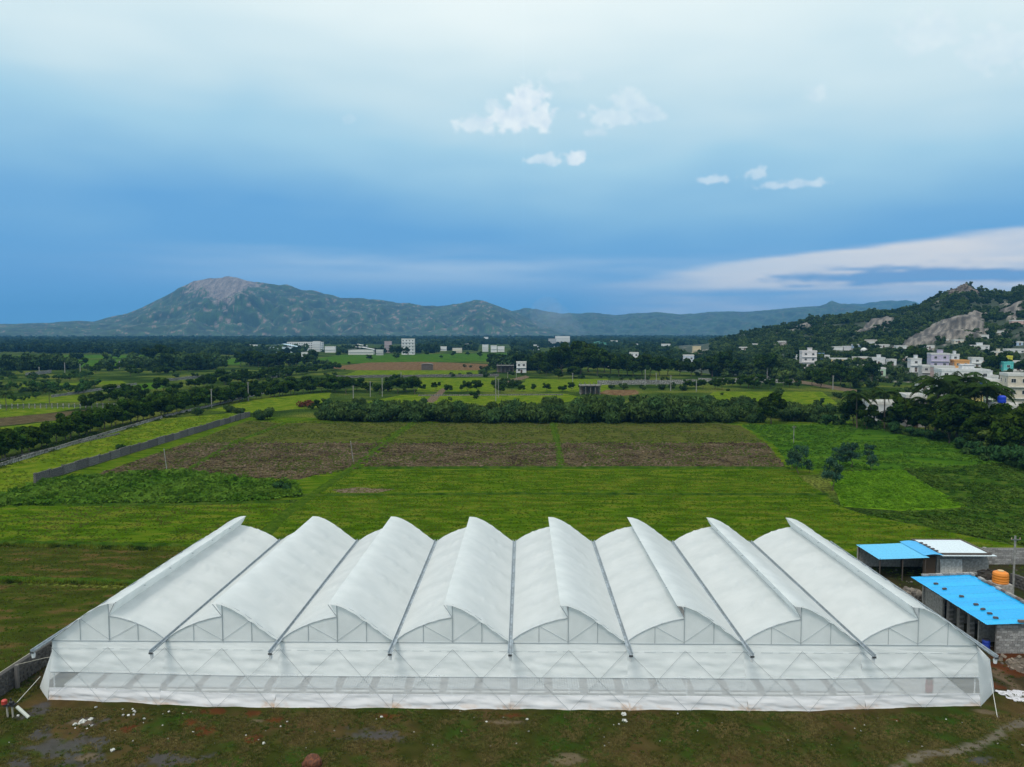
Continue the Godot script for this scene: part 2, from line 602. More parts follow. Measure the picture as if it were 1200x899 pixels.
var proto := {}
func tree_kind(kind: String) -> Array:
	if proto.has(kind): return proto[kind]
	var out := []
	match kind:
		"round":
			for k in 7: out.append([crown(100 + k, 1.0 + 0.1 * k, 5.0 + 0.35 * k, 2.9 - 0.1 * k, 9 + k % 4, 1500, 0.4, Color(0.032, 0.062, 0.008)), trunk(50 + k, 1.7, 0.16, 5, 1.2)])
		"orchard":
			for k in 3: out.append([crown(200 + k, 0.9, 4.0, 1.9, 7, 900, 0.34, Color(0.045, 0.095, 0.022)), trunk(60 + k, 1.2, 0.11, 4, 0.9)])
		"tall":
			for k in 4: out.append([crown(300 + k, 2.6, 13.0 + k, 4.6 + 0.3 * k, 15, 2300, 0.75, Color(0.028, 0.052, 0.008)), trunk(70 + k, 5.0, 0.3, 6, 2.4)])
		"feather":
			for k in 5: out.append([crown(400 + k, 0.25, 4.6 + 0.3 * k, 3.8, 12, 2600, 0.5, Color(0.05, 0.088, 0.026), 0.28, 0.45), trunk(80 + k, 1.2, 0.14, 6, 1.6)])
		"bush":
			for k in 3: out.append([crown(500 + k, 0.1, 2.6, 2.0, 8, 900, 0.32, Color(0.035, 0.075, 0.022), 0.5, 0.3), trunk(85 + k, 0.8, 0.08, 5, 0.7)])
		"airy":
			for k in 2: out.append([crown(600 + k, 0.6, 6.2, 1.7, 16, 900, 0.36, Color(0.033, 0.075, 0.05), 0.22, 0.1), trunk(88 + k, 4.2, 0.09, 8, 1.0)])
		"lime":
			for k in 2: out.append([crown(700 + k, 0.2, 4.8, 2.6, 10, 1500, 0.42, Color(0.085, 0.13, 0.03)), trunk(90 + k, 1.4, 0.14, 5, 1.2)])
		"rust":
			out.append([crown(720, 0.05, 1.5, 2.0, 7, 900, 0.25, Color(0.13, 0.05, 0.025), 0.4, 0.3), trunk(93, 0.5, 0.07, 5, 0.5)])
		"palm":
			for k in 3: out.append([palm_crown(800 + k, 9.0, 24, 5.6, Color(0.03, 0.055, 0.013)), palm_trunk(95 + k, 9.0)])
	proto[kind] = out
	return out

func tree(called: String, kind: String, label: String, group: String, at: Vector3, grow: float, k: int) -> Node3D:
	var pool := tree_kind(kind)
	var pair: Array = pool[k % pool.size()]
	var cat := "palm" if kind == "palm" else ("shrub" if kind in ["bush", "feather", "rust"] else "tree")
	var o := thing(called, label, cat, at, k * 2.399, group)
	var s := 0.92 + 0.16 * fposmod(k * 0.618, 1.0)
	o.scale = Vector3(grow * s, grow * (1.9 - s - 0.0), grow * s) if kind != "palm" else Vector3.ONE * grow
	obj("trunk", pair[1], mat("bark", lin(0.11, 0.085, 0.06), 0.95), o)
	obj("crown", pair[0], leafy("leaf"), o)
	return o

# ---------------------------------------------------------------- land
const HILL := [[0.0966, 0.0], [0.1618, 0.6], [0.2255, 7.7], [0.2514, 14.6], [0.2771, 20.3], [0.2973, 25.8], [0.3173, 31.3], [0.3370, 35.6], [0.3564, 39.9], [0.3802, 44.0], [0.4036, 46.0], [0.4311, 49.9], [0.4534, 53.7], [0.4710, 57.6], [0.4839, 64.5], [0.4966, 71.3], [0.5075, 76.0], [0.5175, 78.2], [0.5273, 74.4], [0.5338, 70.3], [0.5419, 69.1], [0.5498, 67.9], [0.5577, 69.6], [0.5655, 73.3], [0.5732, 75.9], [0.6179, 79.0], [0.6733, 72.3], [0.7420, 59.5], [0.8231, 41.2], [0.9505, 24.3]]   # [bearing, ridge height]
const OUTCROPS := [[0.4548, 678, 0.4633, 764, 0.4795, 797, 0.4920, 836, 0.5086, 849, 0.5395, 902, 0.5335, 815, 0.5395, 747, 0.5259, 694, 0.5012, 681, 0.4758, 666], [0.4064, 847, 0.4198, 956, 0.4396, 960, 0.4504, 919, 0.4399, 880, 0.4219, 862], [0.3368, 998, 0.3513, 1014, 0.3582, 953, 0.3447, 944], [0.5490, 922, 0.5682, 945, 0.5718, 842, 0.5573, 830], [0.3127, 763, 0.3235, 816, 0.3324, 752, 0.3197, 722]]   # outlines of bare granite on the hill, as bearing and distance
func ridge_at(list: Array, a: float) -> float:
	if a <= list[0][0]: return list[0][1]
	for k in list.size() - 1:
		if a <= list[k + 1][0]:
			return lerpf(list[k][1], list[k + 1][1], (a - list[k][0]) / (list[k + 1][0] - list[k][0]))
	return list[-1][1]

func hill_height(x: float, z: float) -> float:
	var a := atan2(x - 0.81, -z)
	var r := Vector2(x - 0.81, z).length()
	if r < 420.0 or z > 0: return 0.0
	var top := maxf(0.0, ridge_at(HILL, a))
	if r < 1050.0: return top * pow((r - 420.0) / 630.0, 1.6)
	return top * (1.0 - smoothstep(1050.0, 1900.0, r))

func bare(a: float, r: float) -> float:
	var p := Vector2(a, r)
	for o in OUTCROPS:
		if Geometry2D.is_point_in_polygon(p, V2(o)): return 1.0
	return 0.0

func build_land() -> void:
	noise_b.frequency = 0.02
	noise_b.fractal_octaves = 5
	# the plain: one sheet to the horizon
	var b := MB.new()
	var g := earth("plain", lin(0.03, 0.06, 0.012), lin(0.07, 0.12, 0.02), lin(0.16, 0.19, 0.035), 420.0, 23.0, 0.5, 3)
	var ring := [0.0, 300.0, 1000.0, 3000.0, 9000.0]
	for k in ring.size() - 1:
		for j in 48:
			var t0 := TAU * j / 48
			var t1 := TAU * (j + 1) / 48
			var e0 := Vector3(sin(t0), 0, -cos(t0))
			var e1 := Vector3(sin(t1), 0, -cos(t1))
			if k == 0: b.tri(Vector3.ZERO, e0 * ring[1], e1 * ring[1])
			else: b.quad(e0 * ring[k], e0 * ring[k + 1], e1 * ring[k + 1], e1 * ring[k])
	struct("ground", b.mesh(), g, "dark green farmland plain running to the foot of the mountains")

	# the wooded hill on the right
	var rows := []
	var cols := []
	var nr := 120
	var nc := 420
	for i in nr:
		var r := 400.0 + 1550.0 * pow(float(i) / (nr - 1), 1.25)
		var row := []
		var col := []
		for k in nc:
			var a := lerpf(0.2, 1.15, float(k) / (nc - 1))
			var x := 0.81 + sin(a) * r
			var z := -cos(a) * r
			var h := hill_height(x, z)
			var n := noise_b.get_noise_2d(x * 0.6, z * 0.6)
			var q := bare(a + noise_b.get_noise_2d(x * 3.0, z * 3.0) * 0.006, r + n * 12.0)
			h += n * minf(h * 0.25, 7.0) + q * 3.0
			row.append(Vector3(x, h - 0.3, z))
			var f := noise_b.get_noise_2d(x * 4.0 + 90.0, z * 2.0)
			var rock := Color(0.28, 0.25, 0.215) * (1.0 + 1.1 * f)
			if noise_b.get_noise_2d(a * 9000.0, r * 0.8) > 0.04: rock = rock * 0.36
			var soil := Color(0.025, 0.05, 0.014).lerp(Color(0.05, 0.075, 0.024), clampf(0.5 + f * 1.6, 0, 1))
			var peak := Vector2(a - 0.5175, (r - 1045.0) / 1800.0).length()
			if peak < 0.016 + f * 0.006: q = 1.0
			col.append(rock if q > 0.5 or f + n * 0.4 > 0.42 else soil)
		rows.append(row)
		cols.append(col)
	var hm := StandardMaterial3D.new()
	hm.resource_name = "hillside"
	hm.vertex_color_use_as_albedo = true
	hm.roughness = 1.0
	hm.albedo_texture = noise_tex("grain_40", FastNoiseLite.TYPE_SIMPLEX, 0.06, 4, Color(0.5, 0.5, 0.5), Color(1, 1, 1), 512, 12)
	hm.uv1_triplanar = true
	hm.uv1_world_triplanar = true
	hm.uv1_scale = Vector3.ONE / 45.0
	struct("hill", sheet(rows, cols), hm, "wooded hill with bare granite slabs on the right")

	# mountains: [name, label, ridge distance, foot distance, from bearing, to bearing, columns, silhouette]
	var ranges := [
		["mountain", "broad mountain with bare rocky dome at its summit", 5000.0, 3500.0, 820, [[-0.7754, 67], [-0.7075, 74], [-0.6455, 72], [-0.6008, 78], [-0.5774, 83], [-0.5533, 89], [-0.5284, 99], [-0.5115, 95], [-0.4942, 120], [-0.4766, 141], [-0.4587, 182], [-0.4451, 223], [-0.4312, 264], [-0.4201, 301], [-0.4078, 328], [-0.3936, 355], [-0.3792, 367], [-0.3646, 374], [-0.3498, 360], [-0.3349, 341], [-0.3148, 333], [-0.2945, 319], [-0.2739, 299], [-0.2531, 274], [-0.2320, 254], [-0.2108, 255], [-0.1894, 239], [-0.1678, 229], [-0.1461, 219], [-0.1242, 203], [-0.1023, 209], [-0.0802, 220], [-0.0637, 237], [-0.0471, 231], [-0.0304, 199], [-0.0138, 171], [0.0028, 138], [0.0305, 83], [0.0747, 16]]],
		["mountain_range", "low green mountain range behind the plain on the right", 6300.0, 4700.0, 620, [[-0.1023, 14], [-0.0581, 132], [-0.0138, 209], [0.0028, 230], [0.0195, 223], [0.0416, 195], [0.0747, 187], [0.0966, 194], [0.1185, 173], [0.1402, 186], [0.1618, 199], [0.1832, 192], [0.2044, 177], [0.2359, 196], [0.2669, 195], [0.2872, 201], [0.3073, 206], [0.3272, 218], [0.3467, 230], [0.3660, 241], [0.3793, 265], [0.3897, 245], [0.4036, 238], [0.4220, 217], [0.4401, 184], [0.4753, 114], [0.5175, 40]]],
		["far_mountain_range", "faint blue ridge at the far right end of the mountains", 8000.0, 6400.0, 300, [[0.2255, 11], [0.2669, 232], [0.3073, 247], [0.3467, 260], [0.3897, 297], [0.4036, 303], [0.4220, 317], [0.4446, 329], [0.4578, 335], [0.4710, 302], [0.4839, 238], [0.5092, 159], [0.5732, 109], [0.6799, 82], [0.7705, 15]]],
	]
	for m in ranges:
		var list: Array = m[5]
		var a0: float = list[0][0]
		var a1: float = list[-1][0]
		rows = []
		cols = []
		for i in 84:
			var t := float(i) / 64.0
			var row := []
			var col := []
			for k in m[4]:
				var a := lerpf(a0, a1, float(k) / (m[4] - 1))
				var r: float = lerpf(m[3], m[2], t)
				var x := 0.81 + sin(a) * r
				var z := -cos(a) * r
				var top := ridge_at(list, a)
				var f := pow(t, 1.15) if t <= 1.0 else 1.0 - (t - 1.0) * 1.9
				var spur := absf(noise_b.get_noise_2d(x * 0.085, z * 0.05))
				var n := noise_b.get_noise_2d(x * 0.3, z * 0.3)
				var h := top * f + top * (spur * 0.55 - 0.12) * sin(PI * clampf(t, 0, 1)) + n * top * 0.05 * minf(t * 3.0, 1.0)
				row.append(Vector3(x, h - 4.0, z))
				var q := noise_b.get_noise_2d(x * 0.9, z * 0.9)
				var wood := Color(0.024, 0.055, 0.026).lerp(Color(0.065, 0.14, 0.045), clampf(0.5 + q * 1.4 + n * 1.2, 0, 1))
				var c := wood
				if m[0] == "mountain":
					var share := h / 380.0
					var dome := 1.0 - absf(a - -0.3724) / 0.062
					if dome > 0.0 and share > 0.98 - dome * 0.5 + q * 0.25 + n * 0.2: c = Color(0.31, 0.26, 0.22) * (1.0 + 0.9 * noise_b.get_noise_2d(x * 2.0, z * 0.5))
					elif q + n * 0.5 > 0.46 and share > 0.06: c = Color(0.22, 0.17, 0.135) * (1.0 + q)
					elif q * 0.7 + noise_b.get_noise_2d(x * 2.5, z * 2.5) > 0.5: c = Color(0.2, 0.17, 0.14)
				elif q + noise_b.get_noise_2d(x * 2.5, z * 2.5) * 0.8 > 0.5: c = Color(0.15, 0.14, 0.1)
				col.append(c)
			rows.append(row)
			cols.append(col)
		var mm: StandardMaterial3D = hm.duplicate()
		mm.uv1_scale = Vector3.ONE / 210.0
		struct(m[0], sheet(rows, cols), mm, m[1])

func build_fields() -> void:
	var grass := earth("grass", lin(0.055, 0.11, 0.005), lin(0.095, 0.19, 0.008), lin(0.18, 0.22, 0.022), 34.0, 3.1, 0.5, 4)
	var dry := earth("dry_grass", lin(0.055, 0.07, 0.013), lin(0.07, 0.10, 0.013), lin(0.16, 0.11, 0.042), 27.0, 2.7, 0.5, 5)
	var lime := earth("lime_grass", lin(0.09, 0.16, 0.008), lin(0.14, 0.22, 0.012), lin(0.21, 0.25, 0.024), 60.0, 6.0, 0.6, 6)
	var soil := earth("tilled", lin(0.085, 0.066, 0.034), lin(0.14, 0.112, 0.058), lin(0.19, 0.155, 0.085), 22.0, 3.3, 0.5, 7)
	var sprout := earth("sprouting", lin(0.10, 0.09, 0.04), lin(0.12, 0.135, 0.03), lin(0.15, 0.18, 0.032), 26.0, 3.7, 0.4, 8)
	var crop := earth("crop", lin(0.085, 0.2, 0.008), lin(0.13, 0.27, 0.011), lin(0.16, 0.3, 0.014), 24.0, 2.9, 0.6, 9)
	var rough := earth("rough", lin(0.03, 0.075, 0.009), lin(0.055, 0.125, 0.012), lin(0.11, 0.16, 0.024), 30.0, 4.1, 0.4, 10)
	var dirt := earth("dirt", lin(0.13, 0.095, 0.06), lin(0.20, 0.15, 0.10), lin(0.27, 0.22, 0.16), 9.0, 1.3, 0.6, 11)
	var clay := earth("clay", lin(0.15, 0.085, 0.04), lin(0.21, 0.13, 0.065), lin(0.27, 0.19, 0.11), 40.0, 5.0, 0.6, 12)
	var rich := earth("green_field", lin(0.045, 0.12, 0.01), lin(0.07, 0.165, 0.012), lin(0.11, 0.2, 0.018), 90.0, 11.0, 0.6, 13)
	var way := earth("green_path", lin(0.05, 0.10, 0.01), lin(0.075, 0.15, 0.012), lin(0.12, 0.18, 0.02), 14.0, 2.3, 0.5, 15)
	var by := {"way": way, "grass": grass, "dry": dry, "lime": lime, "soil": soil, "sprout": sprout, "crop": crop, "rough": rough, "dirt": dirt, "clay": clay, "rich": rich}
	# growth runs in strips along x
	for m in [grass, dry, soil, sprout, rich]: m.uv1_scale = m.uv1_scale * Vector3(0.45, 1, 1.3)
	# [name, kind, metres up, label, outline x, z ...]
	var list := [
		["field", "grass", 0.012, "green field under the ploughed plots", [-81.2, -126.5, -81.9, -230, 97.3, -221.2, 54.2, -137.7, -68.7, -106.9]],
		["field", "grass", 0.016, "upper terrace of mown grass left of the polyhouse", [-91.6, -110.9, -32.6, -112.9, -33.5, -97, -31.8, -87.7, -75.7, -91.5]],
		["field", "dry", 0.016, "brownish middle terrace left of the polyhouse", [-74.8, -90.4, -31.5, -87, -29.9, -74.3, -64.2, -77.5]],
		["field", "dry", 0.016, "olive lower terrace left of the polyhouse", [-63.5, -76.7, -30, -73.5, -27.8, -65.5, -32.9, -49.2, -39.7, -47.7]],
		["field", "grass", 0.02, "green field right behind the polyhouse", [-33.4, -96.1, -32.7, -114.1, -31.1, -141.7, 50.7, -142.9, 47.4, -111.7, 48.6, -107.5, 61.8, -88.3, 59.8, -85.3, -29, -84]],
		["field", "crop", 0.028, "bright green crop plot right of the polyhouse", [47.7, -111.7, 53.2, -129.8, 59.1, -140.3, 71.4, -142.3, 68.1, -126.4, 65.9, -112, 55.4, -109.1]],
		["field", "rough", 0.026, "rough dark weeds beyond the crop plot", [72.5, -143.2, 105.9, -153.2, 62.6, -89.4, 48.7, -107, 64.9, -110.9]],
		["field", "rich", 0.024, "green pasture below the palms", [61.3, -212.5, 93.3, -215, 96.1, -191.6, 115, -166.7, 102.5, -148.2, 72.2, -143.2, 59.9, -142.1, 52.1, -143.8, 58.3, -176.3]],
		["tilled_field", "soil", 0.03, "bare brown plot along the grey wall", [-75.8, -132.6, -76.8, -175.8, -67.3, -175.9, -61.4, -135.3]],
		["tilled_field", "sprout", 0.03, "sprouting strip at the end of the grey wall", [-77, -177.2, -78.9, -221, -67.2, -214.8, -67.5, -177.3]],
		["tilled_field", "soil", 0.03, "dark ploughed plot left of the diagonal path", [-59.9, -135.3, -65, -175.9, -33.1, -176.4, -31.9, -143.5, -38.1, -131.6]],
		["tilled_field", "sprout", 0.03, "thinly green plot left of the diagonal path", [-65.1, -177.3, -65.5, -214.8, -31.6, -215.3, -33, -177.8]],
		["tilled_field", "soil", 0.03, "ploughed plot right of the diagonal path", [-29.6, -144.5, -29.9, -176.4, 8.1, -176.9, 7.6, -145]],
		["tilled_field", "sprout", 0.03, "thinly green plot right of the diagonal path", [-29.8, -177.8, -28.9, -215.3, 8.4, -215.8, 8.1, -178.3]],
		["tilled_field", "soil", 0.03, "ploughed plot right of the green strip", [9, -145, 9.6, -177, 57.1, -177.6, 50.8, -144.7]],
		["tilled_field", "sprout", 0.03, "thinly green plot right of the green strip", [9.7, -178.4, 10.6, -215.8, 56.1, -216.5, 60.7, -210.5, 57.2, -179]],
		["meadow", "lime", 0.014, "lime green meadow beyond the grey wall", [-84.8, -102.7, -81.4, -118.3, -82.5, -131.8, -83.2, -232.4, -91.7, -242.3, -106, -225, -104.7, -182.6, -101.3, -147.4, -103, -124.7]],
		["meadow", "lime", 0.014, "lime plot behind the ploughed strip on the left", [-198.7, -251.8, -149.7, -261.3, -149.4, -241.5, -166.8, -211.4]],
		["tilled_field", "soil", 0.018, "ploughed strip on the left between two lime plots", [-163.8, -207.4, -148.8, -241.5, -144.1, -252.5, -133.8, -224.7, -149.9, -189.8]],
		["meadow", "lime", 0.014, "lime plot in front of the ploughed strip on the left", [-147.4, -186.6, -132.5, -222.4, -127.4, -206, -137.1, -173.6]],
		["meadow", "lime", 0.014, "lime field behind the white post fence", [-214.1, -283.7, -180.5, -312, -163.5, -280.9, -196.7, -260.7]],
		["meadow", "lime", 0.014, "lime field at the end of the tree row", [-102.4, -250.3, -103, -296.6, -81.2, -327, -67.7, -265.5, -84.1, -242.4]],
		["field", "rich", 0.012, "small green field between the orchard rows", [-190.2, -368.3, -189.1, -401.2, -164.8, -351.3, -173.2, -335.5]],
		["field", "rich", 0.012, "far green field on the left", [-420.5, -557.7, -412.3, -619.6, -354.1, -532.1, -366.3, -485.7]],
		["field", "rich", 0.012, "far green field in front of the left wood", [-429.3, -718.4, -371, -742.9, -297.3, -588.7, -339, -558.8]],
		["field", "rich", 0.012, "far green field beside the left wood", [-335.3, -743.4, -276.2, -769.6, -230.2, -622.1, -268, -604.9]],
		["field", "rich", 0.012, "green field before the white works", [-201.6, -678.4, -210.2, -891.5, -12.6, -970, -8.9, -702, -151, -640.8]],
		["bare_ground", "clay", 0.014, "orange bare ground in the middle distance", [-144.8, -561.5, -131.8, -659.6, -88.1, -680, -21.7, -624.9, -29.8, -524.2, -111.4, -523.1]],
		["meadow", "lime", 0.014, "pale green plots behind the long low wall", [-106, -450.4, -111.4, -523.1, -29.8, -524.2, -26.1, -460.6]],
		["meadow", "lime", 0.014, "lime meadow right behind the shrub belt", [-56.8, -282.3, -49.1, -313.8, 18, -323.7, 26.9, -294.5, 9.2, -273, -53.4, -265.7]],
		["meadow", "lime", 0.012, "green plots around the small round trees", [-45.3, -332.3, -56, -433.9, -14.9, -434.4, -11.9, -332.7]],
		["meadow", "lime", 0.012, "green plots right of the track", [-2.3, -332.9, 3.5, -426.5, 48.1, -427.2, 39.2, -333.4]],
		["meadow", "lime", 0.012, "lime meadow among the bushes on the right", [71.5, -295.1, 83.7, -334.1, 130.5, -334.7, 114.2, -274.5, 94.4, -274.2]],
		["field", "rich", 0.012, "green field in front of the white three storey house", [152.9, -454, 190.1, -552.6, 218.9, -580.8, 175, -463.4]],
		["bare_ground", "dirt", 0.026, "worn reddish patch in the green field", [-30, -122.9, -26.3, -125.1, -20, -123.1, -22.6, -120.4, -28, -120.3]],
		["field", "rich", 0.012, "long green strip before the left woods", [-618.7, -820.9, -488.3, -887.6, -349.2, -889.5, -321.4, -796, -540.4, -716.9]],
		["meadow", "lime", 0.012, "lime strip between the left tree rows", [-185.6, -408.5, -159.4, -458.8, -154.6, -510.7, -150.1, -478.4, -160.4, -408.9]],
		["meadow", "lime", 0.012, "lime strip behind the left orchard", [-243.9, -367.5, -215.3, -408.1, -199.9, -387.2, -221.2, -345.1]],
		["track", "dirt", 0.02, "pale dirt track crossing the plots in the middle", [-35.9, -282.6, -36, -353.1, -33.2, -353.2, -31.7, -279.2]],
		["track", "dirt", 0.02, "pale end of the track by the white hut", [-10.2, -403.7, 2.7, -461, 5, -443.2, -5.4, -389.9]],
		["track", "dirt", 0.02, "pale track on the right below the trees", [141.6, -413.1, 150.7, -413.2, 150.6, -330.2, 141.6, -316.4]],
		["bare_ground", "clay", 0.02, "orange soil beside the unfinished concrete frame", [32.4, -323.9, 38.9, -343.5, 51.5, -343.7, 49.7, -319.6, 41.5, -310.8]],
	]
	for k in list.size():
		var f: Array = list[k]
		var far := absf(f[4][1])
		flat(f[0], ragged(V2(f[4]), 1.5 + far * 0.012, 0.12 + far * 0.0012, 40 + k), f[2], by[f[1]], f[3])
	for f in [
		["earth_bank", "rough", 1.3, 0.38, [-75.7, -91.5, -62.6, -90.9, -49.6, -90, -37.5, -89.4, -31.3, -87.7], "grassy bank below the upper terrace"],
		["earth_bank", "rough", 1.3, 0.38, [-64.2, -77.5, -53.2, -77.1, -42.1, -76.5, -34.7, -75.5], "grassy bank below the middle terrace"],
		["earth_bank", "rough", 1.2, 0.3, [-34.2, -118.3, -16.9, -119.2, 1.9, -120.1, 26, -119.8, 48.8, -120.1], "low bund across the green field"],
		["earth_bank", "rough", 1.6, 0.35, [-30, -142.7, -1.2, -143.5, 24.6, -143.9, 51, -143.8], "dark bund along the front of the ploughed plots"],
		["earth_bank", "rough", 1.2, 0.3, [-68.9, -111.2, -51.2, -111.5, -34.3, -114], "bund below the weed belt"],
		["earth_bank", "way", 2.0, 0.3, [-31.4, -89.9, -32.5, -104.4, -32.4, -112.9, -31.3, -142.6], "diagonal green path up from the polyhouse"],
		["earth_bank", "way", 1.4, 0.25, [-31.3, -142.6, -31.1, -175, -30.4, -217.4], "green path between the ploughed plots"],
		["earth_bank", "way", 1.7, 0.25, [9.2, -217.9, 9, -175.6, 8, -144.1], "short green strip between two ploughed plots"],
		["earth_bank", "way", 1.2, 0.25, [-60.8, -135.3, -66.7, -177.3, -66.3, -214.8], "green path beside the brown plot"],
		["earth_bank", "grass", 1.6, 0.12, [-7.1, -143, -6.8, -129, -6.4, -107.8], "faint green path behind the polyhouse"],
	]:
		bank(f[0], V2(f[4]), f[2], f[3], by[f[1]], f[5])

# ---------------------------------------------------------------- yard round the polyhouse
func near_line(p: Vector2, line: PackedVector2Array) -> float:
	var best := 1e9
	for k in line.size() - 1:
		best = minf(best, p.distance_to(Geometry2D.get_closest_point_to_segment(p, line[k], line[k + 1])))
	return best

const ASH := [-27.22, -45.03, 1.98, 1.3, -25.27, -43.47, 1.26, 0.88, -29.52, -46.6, 0.76, 0.81, -31.72, -49.18, 0.8, 0.56, -31.88, -50.35, 0.58, 0.35, -27.45, -48.22, 0.89, 0.43, -20.05, -43.73, 1.52, 0.71, -8.47, -46.89, 1.62, 0.71, -28.93, -43.24, 0.7, 0.35, 27.8, -44.39, 0.71, 0.45]      # x, z, radius along x, radius along z
const RED := [-24.61, -47.4, 0.49, 0.42, -20.88, -48.21, 0.5, 0.43, -19, -47.16, 0.76, 0.52, -16.28, -46.27, 0.53, 0.4, -16.93, -49.38, 0.68, 0.34, -27.97, -42.55, 0.49, 0.34, -7.8, -49.28, 0.79, 0.28, 0.13, -49.39, 0.79, 0.28, -19.87, -49.57, 0.69, 0.29, 36.33, -57.3, 3.57, 1.32, 34.67, -54.04, 0.49, 0.79, 25.33, -49.17, 0.45, 0.28, -15.54, -48.61, 0.56, 0.33, 39.35, -59.03, 1.67, 1.25]
const PALE := [-25.27, -43.93, 0.51, 0.45, 3.24, -44.05, 1.52, 0.63, 26.49, -45.2, 0.62, 0.38, -16.58, -48.37, 0.56, 0.33, 32.11, -50.29, 0.8, 0.29, -27.95, -48.11, 0.56, 0.32, -0.42, -48.49, 1, 0.27, 29.23, -54.1, 0.06, 0.13]
const TRACK := [22.7, -43.7, 24.4, -44.7, 26.3, -45.3, 27, -45.4, 28.7, -46.3, 30.5, -47.2, 32.1, -48.1, 33.9, -49.2, 36.9, -51.1]
const TRACK_B := [36.4, -56.9, 36.2, -55, 36, -53.3, 36, -51]

func blob(list: Array, x: float, z: float, n: float) -> float:
	var best := 0.0
	for k in range(0, list.size(), 4):
		var d := Vector2((x - list[k]) / list[k + 2], (z - list[k + 1]) / list[k + 3]).length()
		best = maxf(best, smoothstep(1.25, 0.75, d + n * 0.9))
	return best

func yard_colour(x: float, z: float, track: PackedVector2Array, track_b: PackedVector2Array) -> Color:
	var n := noise_b.get_noise_2d(x * 6.0, z * 6.0)
	var f := noise_b.get_noise_2d(x * 40.0, z * 40.0)
	var w := noise_b.get_noise_2d(x * 17.0 + 70.0, z * 17.0)
	var c := Color(0.05, 0.062, 0.012).lerp(Color(0.115, 0.08, 0.032), clampf(0.45 + n * 1.3 + w * 0.9, 0, 1))
	c = c.lerp(Color(0.042, 0.095, 0.012), clampf(w * 2.2 - n, 0, 1) * 0.8)
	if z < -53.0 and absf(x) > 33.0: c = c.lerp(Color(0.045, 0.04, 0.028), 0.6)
	c = c.lerp(Color(0.17, 0.05, 0.022), blob(RED, x, z, w + f * 1.2) * 0.7)
	c = c.lerp(Color(0.125, 0.12, 0.12).lerp(Color(0.05, 0.045, 0.04), clampf(f * 2.0 + 0.2, 0, 1)), blob(ASH, x, z, w + f * 1.3) * 0.85)
	c = c.lerp(Color(0.22, 0.17, 0.11), blob(PALE, x, z, w + f * 0.6) * 0.85)
	var p := Vector2(x + w * 0.5, z + n * 0.5)
	c = c.lerp(Color(0.24, 0.21, 0.165), smoothstep(0.42, 0.12, near_line(p, track) + f * 0.35 + w * 0.2) * 0.85)
	c = c.lerp(Color(0.20, 0.145, 0.095), smoothstep(0.6, 0.2, near_line(p, track_b) + f * 0.4) * 0.85)
	return c * (1.0 + 0.35 * f)

func worn_spot(x: float, z: float) -> bool:
	# nothing grows on the ash, the bare soil and the trodden line
	noise_b.frequency = 0.02
	var w := noise_b.get_noise_2d(x * 17.0 + 70.0, z * 17.0) + 0.9 * noise_b.get_noise_2d(x * 60.0, z * 60.0)
	if blob(ASH, x, z, w) > 0.35 or blob(RED, x, z, w) > 0.5 or blob(PALE, x, z, w) > 0.4: return true
	return near_line(Vector2(x, z), V2(TRACK)) < 0.38

func build_yard() -> void:
	noise_b.frequency = 0.02
	var rows := []
	var cols := []
	var track := V2(TRACK)
	var track_b := V2(TRACK_B)
	var z := -86.0
	while z < -34.0:
		var step := 0.2 if z > -56.0 else 0.55
		var row := []
		var col := []
		for k in 420:
			var x := -36.2 + k * 0.24
			var h := 0.075 + noise_b.get_noise_2d(x * 14.0, z * 14.0) * 0.05
			if z > -50.3: h += 0.04 * noise_b.get_noise_2d(x * 50.0, z * 50.0)
			if (x < -35.9 or z < -84.0 or x > 61.0): h = -0.05
			row.append(Vector3(x, h, z))
			col.append(yard_colour(x, z, track, track_b))
		rows.append(row)
		cols.append(col)
		z += step
	var m := StandardMaterial3D.new()
	m.resource_name = "yard"
	m.vertex_color_use_as_albedo = true
	m.roughness = 1.0
	m.metallic_specular = 0.1
	m.albedo_texture = noise_tex("grain_yard", FastNoiseLite.TYPE_SIMPLEX, 0.09, 4, Color(0.55, 0.55, 0.55), Color(1, 1, 1), 512, 14)
	m.uv1_triplanar = true
	m.uv1_world_triplanar = true
	m.uv1_scale = Vector3.ONE / 1.7
	struct("yard", sheet(rows, cols), m, "worn olive brown grass with red soil and ash around the polyhouse")

# ---------------------------------------------------------------- polyhouse
const LEFT_ARC := [[0.13, 0.2], [0.7, 0.62], [1.4, 1.0], [2.1, 1.3], [2.8, 1.53], [3.4, 1.68], [3.97, 1.78]]
const RIGHT_ARC := [[3.42, 2.72], [3.97, 2.68], [4.5, 2.5], [5.1, 2.2], [5.8, 1.74], [6.5, 1.2], [7.2, 0.66], [7.6, 0.36], [7.87, 0.2]]

func arc_y(arc: Array, x: float) -> float:
	for k in arc.size() - 1:
		if x <= arc[k + 1][0]:
			return lerpf(arc[k][1], arc[k + 1][1], clampf((x - arc[k][0]) / (arc[k + 1][0] - arc[k][0]), 0, 1))
	return arc[-1][1]

